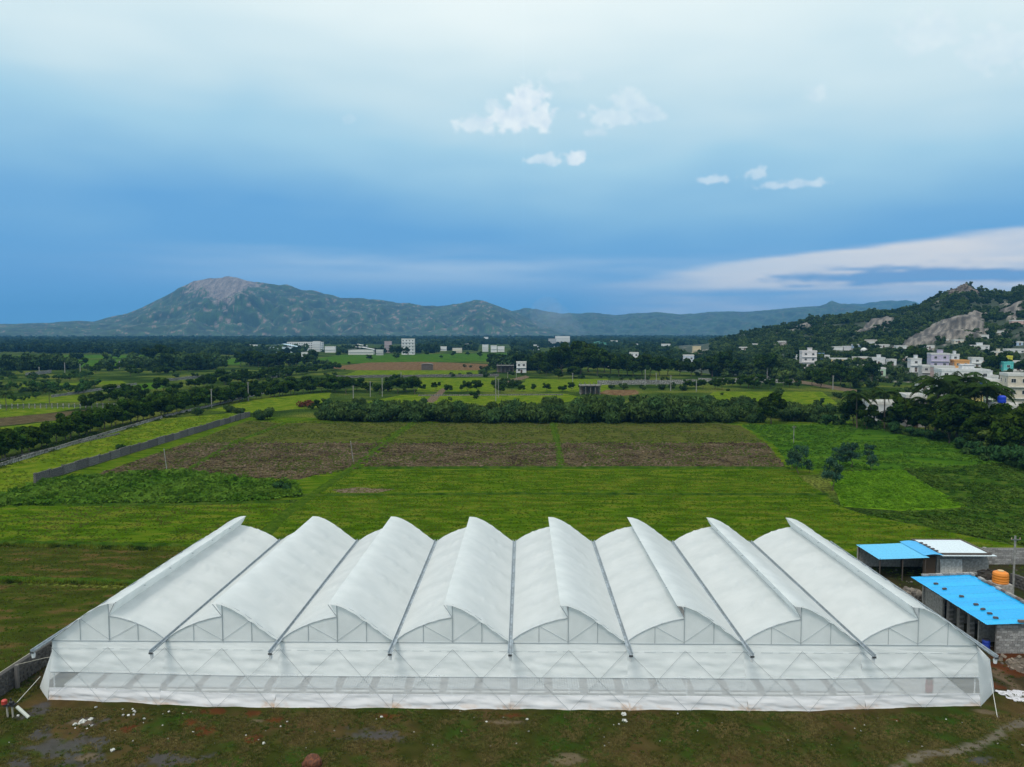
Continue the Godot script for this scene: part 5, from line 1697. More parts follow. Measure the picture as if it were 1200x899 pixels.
func build_buildings() -> void:
	# name, label, x, y, z, width, depth, height, colour, floors, extras
	for h in [
		["house", "large white modern flat roofed house behind the palms", 180.15, 0, -316, 17.23, 12, 10.17, Color(0.72, 0.73, 0.74), 2, ["stair"]],
		["house", "pale green house with columns right of the palms", 162.78, 0, -269.5, 8.93, 9, 8.48, Color(0.45, 0.62, 0.42), 2, ["trim", "porch"]],
		["house", "cream two storey house at the right edge", 165.98, 0, -259.5, 6.51, 9, 11.35, Color(0.62, 0.55, 0.45), 2, ["trim"]],
		["house", "long white house with dark windows at the right edge", 114.46, 0, -183, 10.22, 10, 7.92, Color(0.6, 0.64, 0.68), 1, ["trim"]],
		["house", "grey block house with outside stair among the trees", 108.08, 0, -212, 4.93, 8, 8.04, Color(0.36, 0.34, 0.33), 2, ["trim"]],
		["house", "low white house behind the palms", 104.89, 0, -224, 8.02, 8, 5.11, Color(0.6, 0.63, 0.66), 1, ["trim"]],
		["house", "white and lavender two storey house", 234.08, 2.09, -434.5, 9.01, 9, 11.45, Color(0.52, 0.47, 0.62), 2, ["trim", "stair"]],
		["house", "house with orange parapet", 243.43, 2.28, -429.5, 7.36, 9, 7.65, Color(0.72, 0.36, 0.12), 1, []],
		["house", "yellow green painted house near the right edge", 270.9, 3.04, -434, 5.48, 8, 9.09, Color(0.62, 0.6, 0.06), 2, []],
		["house", "small turquoise house in front of the yellow one", 259.23, 1.88, -413.5, 4.48, 7, 7.68, Color(0.12, 0.55, 0.52), 1, []],
		["house", "long white house with roof rooms under the hill", 331.49, 14.11, -564, 13.78, 8, 1.9, Color(0.72, 0.73, 0.74), 2, ["stair", "trim"]],
		["house", "white two storey house under the hill at the right edge", 333.37, 11.62, -524.5, 10.9, 9, 2.45, Color(0.72, 0.73, 0.74), 2, ["trim"]],
		["house", "white three storey house standing alone", 189.35, 2.78, -509.95, 9.2, 10, 10.44, Color(0.74, 0.7, 0.7), 3, ["stair"]],
		["house", "small white house below the granite slab", 295.81, 12.31, -604, 7.65, 8, 2.74, Color(0.72, 0.73, 0.74), 2, ["trim"]],
		["house", "white house with a stair tower among trees", 236.78, 4.63, -514, 7.9, 8, 3.99, Color(0.68, 0.7, 0.72), 1, ["stair"]],
		["house", "long yellow house among trees", 224.34, 5.25, -544, 12.79, 8, 1.9, Color(0.66, 0.5, 0.2), 1, ["trim"]],
		["house", "low pink house behind the trees", 240.44, 6.13, -549, 10.43, 8, 1.9, Color(0.58, 0.42, 0.36), 1, ["trim"]],
		["house", "pale blue house left of the big trees", 123.06, 0.69, -567.9, 7.19, 8, 8.04, Color(0.55, 0.62, 0.72), 2, ["trim"]],
		["house", "small blue roofed hut right of the white three storey house", 218.19, 5.73, -563, 3.57, 6, 4.39, Color(0.2, 0.35, 0.65), 1, ["blind"]],
		["house", "small white hut left of the three storey house", 211.39, 6.19, -593.5, 5.38, 7, 1.9, Color(0.72, 0.73, 0.74), 2, ["blind"]],
		["house", "low white house among the far trees on the right", 219.87, 9.1, -764, 12.67, 8, 1.9, Color(0.66, 0.64, 0.6), 1, ["trim"]],
		["house", "small cream house in the far trees", 182.09, 3.61, -804, 8, 8, 7.29, Color(0.66, 0.55, 0.35), 1, ["blind"]],
		["house", "white hut beside the dark open shed", 0.04, 0, -494.5, 6.26, 7, 6.39, Color(0.72, 0.73, 0.74), 1, ["trim"]],
		["building", "dark low shed on the bare ground", -64.79, 0, -527.41, 7.64, 7, 3.96, Color(0.1, 0.08, 0.07), 1, ["blind", "gable", "roof", Color(0.14, 0.12, 0.11)]],
		["factory", "white works with long roofs among trees", -308.64, 0, -1092.5, 48, 25, 11.95, Color(0.72, 0.73, 0.74), 2, ["trim"]],
		["factory", "long pale blue roofed hall left of the white works", -315.34, 0, -1012.5, 38.89, 25, 7.32, Color(0.55, 0.66, 0.74), 1, ["blind", "metal", "roof", Color(0.45, 0.62, 0.72)]],
		["factory", "tall narrow block at the right end of the white works", -282.45, 0, -1055, 9.33, 10, 13.47, Color(0.72, 0.73, 0.74), 3, ["blind"]],
		["house", "low white house in front of the white works", -230.48, 0, -825, 12.76, 10, 4.07, Color(0.72, 0.73, 0.74), 1, ["trim"]],
		["factory", "row of low white sheds in the middle distance", -190.26, 0, -909, 29, 18, 6.08, Color(0.66, 0.65, 0.62), 1, ["blind", "metal", "roof", Color(0.62, 0.63, 0.63)]],
		["factory", "second row of low sheds behind the white ones", -238.24, 0, -1109, 26.89, 18, 6.83, Color(0.6, 0.58, 0.56), 1, ["blind", "metal", "roof", Color(0.55, 0.55, 0.54)]],
		["factory", "tall white block standing above the trees", -134.11, 0, -906, 15, 12, 18.09, Color(0.7, 0.7, 0.72), 4, ["trim"]],
		["house", "pinkish block left of the tall white block", -175.26, 0, -1005, 8.89, 10, 14.02, Color(0.42, 0.34, 0.36), 3, ["blind"]],
		["house", "leftmost of three small white far houses", -50.38, 0, -1054.5, 8.17, 9, 8.85, Color(0.72, 0.73, 0.74), 2, ["blind"]],
		["house", "middle one of three small white far houses", -37.59, 0, -1024.5, 7.93, 9, 8.17, Color(0.72, 0.73, 0.74), 2, ["blind"]],
		["house", "rightmost of three small white far houses", -28.54, 0, -1044.5, 9.24, 9, 6.7, Color(0.72, 0.73, 0.74), 1, ["blind"]],
		["factory", "far white plant near the smoke", 79, 0, -1510, 28.33, 20, 18.69, Color(0.72, 0.73, 0.74), 3, ["blind"]],
		["factory", "grey buildings left of the far white plant", 55.18, 0, -1409, 14, 18, 14.44, Color(0.4, 0.42, 0.45), 2, ["blind"]],
		["factory", "green roofed hall right of the smoke", 127.5, 0.04, -1260, 19.44, 20, 9.98, Color(0.1, 0.34, 0.26), 1, ["blind", "metal", "roof", Color(0.08, 0.36, 0.27)]],
		["house", "small white far house right of the green hall", 176.78, 0.43, -1204.5, 8, 9, 7.53, Color(0.72, 0.73, 0.74), 1, ["blind"]],
		["house", "tiny white house far among trees", -94.47, 0, -2007, 11.11, 14, 14.46, Color(0.72, 0.73, 0.74), 1, ["blind"]],
		["house", "white hut among the big dark trees", 65.3, 0.02, -564, 5.61, 8, 6.32, Color(0.66, 0.68, 0.7), 1, ["blind", "gable", "roof", Color(0.7, 0.72, 0.74)]],
		["house", "white house behind the big dark trees", 88.13, 0.07, -604, 6.56, 8, 9.62, Color(0.72, 0.73, 0.74), 2, ["trim"]],
		["house", "cream house high on the hill foot", 307.62, 17.02, -684, 10.58, 8, 1.9, Color(0.6, 0.56, 0.5), 1, ["blind"]],
		["house", "pale house at the left foot of the hill", 270.64, 12.06, -644, 5.83, 8, 1.9, Color(0.6, 0.6, 0.62), 1, ["blind"]],
		["house", "small white house under the outcrop left of the pavilion", 295.75, 13.6, -634, 8.61, 8, 1.9, Color(0.72, 0.73, 0.74), 1, ["trim"]],
		["house", "white two storey house left of the lavender house", 233.47, 2.65, -459, 5.8, 8, 7.22, Color(0.74, 0.75, 0.76), 2, ["trim", "stair"]],
		["house", "low grey house below the lavender house", 216.06, 0.88, -414, 4.11, 8, 6.84, Color(0.5, 0.5, 0.5), 1, ["trim"]],
		["house", "narrow white house between the lavender house and the orange parapet", 264.76, 5.35, -474, 4.28, 8, 6.63, Color(0.74, 0.75, 0.76), 2, ["trim", "stair"]],
		["house", "long low pink house behind the white modern house", 217.46, 0.58, -399, 9.36, 8, 7.34, Color(0.62, 0.42, 0.38), 1, ["trim"]],
		["house", "low white house right of the orange parapet", 272.19, 4.6, -464, 5.87, 8, 5.63, Color(0.74, 0.75, 0.76), 1, ["trim"]],
		["house", "cream house above the yellow green house", 321.76, 10.17, -524, 5.69, 8, 2.18, Color(0.68, 0.62, 0.5), 2, ["trim", "stair"]],
		["house", "low white house right of the yellow green house", 283.65, 4.16, -444, 5.21, 8, 4.78, Color(0.74, 0.75, 0.76), 1, ["trim"]],
		["house", "small blue house under the granite slab", 328.6, 18.05, -604, 5.47, 8, 1.9, Color(0.42, 0.55, 0.72), 1, ["trim"]],
		["house", "small white house left of the blue one under the slab", 306.9, 13.57, -584, 6.34, 8, 1.9, Color(0.74, 0.75, 0.76), 1, ["trim"]],
		["house", "small cream house under the slab", 331.26, 17.87, -589, 6.4, 8, 1.9, Color(0.68, 0.62, 0.5), 1, ["trim"]],
		["house", "white house high on the slope near the right edge", 396.52, 24.73, -644, 9.96, 8, 1.9, Color(0.74, 0.75, 0.76), 1, ["trim", "blind"]],
		["house", "topmost pink house on the slope at the right edge", 435.33, 34.09, -684, 9.07, 8, 1.9, Color(0.62, 0.42, 0.38), 1, ["trim", "blind"]],
		["house", "white cottage right of the stair tower house", 241.18, 4.48, -504, 4.56, 8, 3.36, Color(0.74, 0.75, 0.76), 1, ["trim"]],
		["house", "grey cottage below the long yellow house", 213.7, 2.73, -484, 4.37, 8, 2.07, Color(0.5, 0.5, 0.5), 1, ["trim"]],
		["house", "white cottage above the long yellow house", 262.93, 11.64, -644, 7, 8, 1.9, Color(0.74, 0.75, 0.76), 1, ["trim", "blind"]],
		["house", "blue cottage beside the domed pavilion", 282.69, 13.4, -654, 5.78, 8, 1.9, Color(0.42, 0.55, 0.72), 1, ["trim", "blind"]],
		["house", "white cottage left of the long yellow house", 225.82, 6.51, -574, 4.67, 8, 1.9, Color(0.74, 0.75, 0.76), 1, ["trim"]],
		["house", "pale green cottage in front of the stair tower house", 206.56, 1.37, -444, 4.01, 8, 3.64, Color(0.45, 0.62, 0.45), 1, ["trim"]],
		["house", "white cottage between the blue house and the big round tree", 186.79, 5.12, -704, 7.78, 8, 1.9, Color(0.74, 0.75, 0.76), 1, ["trim", "blind"]],
		["house", "cream cottage above the big round tree", 238.93, 12.13, -784, 8.67, 8, 1.9, Color(0.68, 0.62, 0.5), 1, ["trim", "blind"]],
		["house", "white house above the small white hut", 258.29, 15.01, -764, 9.29, 8, 1.9, Color(0.74, 0.75, 0.76), 2, ["trim", "blind"]],
		["house", "tall white stair block right of the white modern house", 201.97, 0, -334, 5.41, 8, 6.69, Color(0.74, 0.75, 0.76), 2, ["trim", "stair"]],
		["house", "small cream yellow house in front of the pale green one", 149.39, 0, -254, 3.19, 8, 6.64, Color(0.68, 0.56, 0.2), 1, ["trim"]],
		["house", "white hut just left of the white modern house", 173.88, 0, -334, 4.21, 8, 3.02, Color(0.74, 0.75, 0.76), 1, ["trim"]],
		["house", "white cottage left edge of the slab foot", 311.75, 14.81, -624, 4.52, 8, 1.9, Color(0.74, 0.75, 0.76), 1, ["trim", "blind"]],
		["house", "white cottage above the lavender house", 269.05, 6.76, -504, 3.64, 8, 3.86, Color(0.74, 0.75, 0.76), 1, ["trim"]],
		["house", "cream cottage right below the orange parapet", 247.46, 2.59, -434, 3.13, 8, 5.26, Color(0.68, 0.62, 0.5), 1, ["trim"]],
		["house", "white cottage right of the long white house with roof rooms", 370.64, 21.48, -624, 6.89, 8, 1.9, Color(0.74, 0.75, 0.76), 1, ["trim", "blind"]],
		["house", "orange cottage left of the cream house", 279.71, 4.7, -464, 3.35, 8, 4.01, Color(0.66, 0.36, 0.16), 1, ["trim"]],
		["house", "blue cottage at the right edge under the hill", 361.09, 16.73, -564, 4.08, 8, 1.9, Color(0.42, 0.55, 0.72), 1, ["trim"]],
		["house", "white cottage right of the domed pavilion", 300.04, 15.35, -664, 5.87, 8, 1.9, Color(0.74, 0.75, 0.76), 1, ["trim", "blind"]],
		["house", "low white annex in front of the three storey house", 197.25, 3.5, -524, 4.74, 8, 1.9, Color(0.74, 0.75, 0.76), 1, ["trim"]],
		["house", "pink cottage below the small white house under the slab", 258.75, 6.2, -524, 4.74, 8, 2.69, Color(0.62, 0.42, 0.38), 1, ["trim"]],
		["house", "white cottage right of the pale blue house", 155.98, 2.39, -624, 4.52, 8, 1.9, Color(0.74, 0.75, 0.76), 1, ["trim", "blind"]],
		["house", "grey cottage behind the white modern house", 229.19, 0.62, -394, 3.55, 8, 6.23, Color(0.5, 0.5, 0.5), 1, ["trim"]],
		["house", "tiny white house left of the big dark clump", 21.27, 0, -1154, 8.94, 8, 7.35, Color(0.74, 0.75, 0.76), 1, ["trim", "blind"]],
		["house", "tiny white house right of the tall white block", -112.69, 0, -1104, 8.56, 8, 5.64, Color(0.74, 0.75, 0.76), 1, ["trim", "blind"]],
		["house", "tiny cream house left of the three white far houses", -84.59, 0, -1004, 12.22, 8, 5.15, Color(0.68, 0.62, 0.5), 1, ["trim", "blind"]],
		["house", "tiny white house left of the pale blue hall", -423.54, 0, -1204, 13.33, 8, 6.51, Color(0.74, 0.75, 0.76), 1, ["trim", "blind"]],
		["house", "tiny white house above the dark line of tall trees", 205.82, 3.08, -1104, 12.22, 8, 6.28, Color(0.74, 0.75, 0.76), 1, ["trim", "blind"]],
		["house", "grey hut right of the low white sheds", -163.94, 0, -884, 7.82, 8, 5.52, Color(0.5, 0.5, 0.5), 1, ["trim", "blind"]],
		["house", "white hut right of the white works", -251.09, 0, -1004, 13.33, 8, 7.34, Color(0.74, 0.75, 0.76), 1, ["trim", "blind"]],
		["house", "tiny white house in the far fields", -90.71, 0, -1304, 11.56, 8, 6.51, Color(0.74, 0.75, 0.76), 1, ["trim", "blind"]],
		["house", "tiny white house right of the smoke", 191.26, 0.06, -1604, 14.22, 8, 9.39, Color(0.74, 0.75, 0.76), 1, ["trim", "blind"]],
	]: building(h[0], h[1], Vector3(h[2], h[3], h[4]), h[5], h[6], h[7], h[8], h[9], h[10])
	open_frame("unfinished grey concrete frame with open columns behind the shrub belt", Vector3(28.71, 0, -318.37), 8.0, 7.0, 3.8)
	open_frame("dark open shed next to a white hut in the middle distance", Vector3(-10.33, 0, -494.14), 10.5, 7.0, 4.6)
	gazebo(Vector3(259.22, 8.85, -585.51))
	for t in [
		[152.77, 8.08, -255, "blue water tank in front of the white modern house"],
		[109.47, 9.64, -175, "blue water tank on the long white house at the right edge"],
	]:
		var s := thing("roof_tank", t[3], "tank", Vector3(t[0], t[1], t[2]))
		var b := MB.new()
		b.lathe(Vector3.ZERO, PackedVector2Array([Vector2(0, 0), Vector2(0.85, 0), Vector2(0.9, 0.5), Vector2(0.85, 0.55), Vector2(0.9, 1.3), Vector2(0.6, 1.6), Vector2(0.25, 1.7), Vector2(0, 1.72)]), 14)
		obj("tank_body", b.mesh(), mat("tank_blue", lin(0.01, 0.05, 0.5), 0.4), s)
		b = MB.new()
		b.lathe(Vector3(0, 1.68, 0), PackedVector2Array([Vector2(0.3, 0), Vector2(0.3, 0.1), Vector2(0, 0.12)]), 10)
		obj("lid", b.mesh(), M["drum_lid"], s)

func panel_wall(called: String, label: String, a: Vector3, e: Vector3, h: float, panel: float, ms: Array, cap: bool) -> void:
	var s := thing(called, label, "wall")
	var n := maxi(1, int(round(a.distance_to(e) / panel)))
	for k in n:
		var p := a.lerp(e, float(k) / n)
		var q := a.lerp(e, float(k + 1) / n)
		var d := (q - p) * 0.5
		var hh: float = h * (1.0 + 0.07 * sin(k * 4.7))
		var b := MB.new()
		b.obox((p + q) * 0.5 + Vector3(0, hh * 0.5, 0), d * 0.985, Vector3(0, hh * 0.5, 0), d.normalized().cross(Vector3.UP) * 0.11)
		obj("panel", b.mesh(), ms[(k * 7 + k / 3) % ms.size()], s)
		if cap:
			b = MB.new()
			b.box(p + Vector3(0, h * 0.53, 0), Vector3(0.36, h * 1.06, 0.36))
			obj("pier", b.mesh(), ms[0], s)

func build_walls() -> void:
	var old := [mat("old_wall_a", lin(0.21, 0.205, 0.195), 0.95, 0, 0.4, 0.6), mat("old_wall_b", lin(0.18, 0.176, 0.17), 0.95, 0, 0.4, 0.6), mat("old_wall_c", lin(0.26, 0.255, 0.245), 0.95, 0, 0.4, 0.5)]
	var white := [mat("lime_wall_a", lin(0.42, 0.42, 0.40), 0.9, 0, 0.4, 0.2), mat("lime_wall_b", lin(0.34, 0.34, 0.32), 0.9, 0, 0.4, 0.2)]
	var grey := [mat("low_wall", lin(0.27, 0.26, 0.24), 0.95, 0, 0.4, 0.2)]
	panel_wall("field_wall", "long weathered grey panel wall between the lime meadow and the tilled field", Vector3(-82.0, 0, -128), Vector3(-82.4, 0, -232), 1.6, 4.0, old, true)
	for w in [
		["kerb_wall", "low white kerb wall under the long dark tree row", -97.89, -135.6, -107.09, -227.32, 0.75, 5, 1],
		["kerb_wall", "far stretch of low white kerb wall under the tree row", -107.67, -229.64, -107.63, -331.42, 0.7, 6, 1],
		["kerb_wall", "low grey edge of the lime meadow", -103.27, -145.39, -100.54, -190.49, 0.4, 5, 0],
		["compound_wall", "white patterned compound wall behind the unfinished frame", 37.59, -377.58, 87.3, -384.61, 2.2, 6, 1],
		["compound_wall", "pale compound wall among the trees on the right", 93.23, -405.1, 138.7, -391.89, 1.8, 6, 1],
		["compound_wall", "long low dark wall behind the small round trees", -109.17, -433.13, -12.97, -451.69, 1.4, 8, 0],
		["compound_wall", "low pale wall behind the orchard rows", -186.81, -401.23, -180.33, -440.59, 1.5, 6, 1],
		["compound_wall", "pale far wall behind the left orchard", -292, -447.84, -300.75, -486.63, 2.0, 6, 1],
		["compound_wall", "low pale wall in front of the green plot", -185.1, -299.38, -189.12, -374.45, 1.0, 6, 1],
		["compound_wall", "white roofed low wall in the middle of the tree rows", -141.58, -432.68, -138.15, -449.96, 2.4, 5, 1],
		["compound_wall", "low pale wall at the hedge on the right", 54.02, -246.96, 61.82, -249.77, 1.0, 4, 1],
		["kerb_wall", "low rubble edge behind the small round trees", -41.5, -309.61, 17.5, -314.72, 0.5, 6, 0],
	]: panel_wall(w[0], w[1], Vector3(w[2], 0, w[3]), Vector3(w[4], 0, w[5]), w[6], w[7], white if w[8] else grey, false)
	# fence of white concrete posts with wires
	var f := thing("post_fence", "fence of short white concrete posts beyond the ploughed strip on the left", "fence")
	var a := Vector3(-176.78, 0, -254.96)
	var e := Vector3(-130.59, 0, -258.55)
	var b := MB.new()
	b.box(Vector3(0, 0.8, 0), Vector3(0.26, 1.6, 0.22))
	b.box(Vector3(0, 1.63, 0), Vector3(0.2, 0.06, 0.16))
	var pm := b.mesh()
	for k in 26:
		var o := obj("post", pm, white[0], f)
		o.position = a.lerp(e, k / 25.0)
	for y in [0.5, 1.0, 1.45]:
		b = MB.new()
		b.tube(a + Vector3(0, y, 0.13), e + Vector3(0, y, 0.13), 0.012, 0.012, 4)
		obj("wire", b.mesh(), M["cable"], f)
	for p in [
		["wooden_pole", "thin leaning white pole at the edge of the weed belt", -63.55, -136.92, 4.52, 0.11, false, -0.5],
		["wooden_pole", "thin leaning pole beside the diagonal path", -32.7, -150.31, 4.08, 0.1, false, -0.5],
		["concrete_pole", "concrete pole left of the lime field on the tree row", -105.03, -258.91, 6.41, 0.24, true, 0],
		["concrete_pole", "concrete pole at the far lime field corner", -101.92, -285.28, 7.05, 0.24, true, 0],
		["concrete_pole", "first concrete pole from the left behind the shrub belt", -64.24, -293.23, 5.26, 0.24, true, 0],
		["concrete_pole", "second concrete pole from the left behind the shrub belt", -60.03, -305.18, 6.15, 0.24, true, 0],
		["concrete_pole", "third concrete pole from the left behind the shrub belt", -55.26, -305.24, 7.52, 0.24, true, 0],
		["concrete_pole", "concrete pole where the track meets the shrub belt", -9.22, -286.56, 9.29, 0.22, true, 0],
		["concrete_pole", "thin pole just right of the track pole", -8.74, -301.81, 7.42, 0.18, true, 0],
		["concrete_pole", "left pole in front of the dark open shed", -7.01, -403.71, 4.95, 0.21, true, 0],
		["concrete_pole", "right pole in front of the dark open shed", -2.51, -403.78, 5.85, 0.21, true, 0],
		["concrete_pole", "pole left of the unfinished frame", 23.89, -353.94, 7.1, 0.25, true, 0],
		["concrete_pole", "left of the three poles right of the unfinished frame", 60.12, -371.74, 7.86, 0.29, true, 0],
		["concrete_pole", "middle one of the three poles right of the unfinished frame", 65.49, -371.81, 6.2, 0.28, true, 0],
		["concrete_pole", "right one of the three poles right of the unfinished frame", 66.15, -338.77, 6.79, 0.28, true, 0],
		["concrete_pole", "pole in front of the pale wall on the right", 76.33, -333.96, 5.2, 0.28, true, 0],
		["concrete_pole", "pole in front of the big round dark tree", 136.84, -428.38, 6.18, 0.35, true, 0],
		["concrete_pole", "pole beside the pale track on the right", 139.72, -344.88, 6.5, 0.29, true, 0],
		["concrete_pole", "far pole left of the orchard", -301.9, -476.27, 4.28, 0.35, true, 0],
		["concrete_pole", "second far pole behind the orchard", -292.01, -486.75, 6.55, 0.35, true, 0],
		["concrete_pole", "third far pole behind the orchard", -288.39, -497.59, 5.02, 0.35, true, 0],
		["concrete_pole", "thick pale far pole near the left wood", -288.05, -545.96, 5.51, 0.56, true, 0],
		["concrete_pole", "pole among the dark trees left of the track", -63.2, -402.94, 4.95, 0.28, true, 0],
		["concrete_pole", "slim grey pole above the young trees on the right", 63.19, -176.33, 4.15, 0.11, true, 0],
		["concrete_pole", "pale far pole beside the trunk of a tall tree", -247.09, -546.52, 6.73, 0.42, true, 0],
	]: pole(p[0], p[1], Vector3(p[2], 0, p[3]), p[4], p[5], p[6], "", p[7])

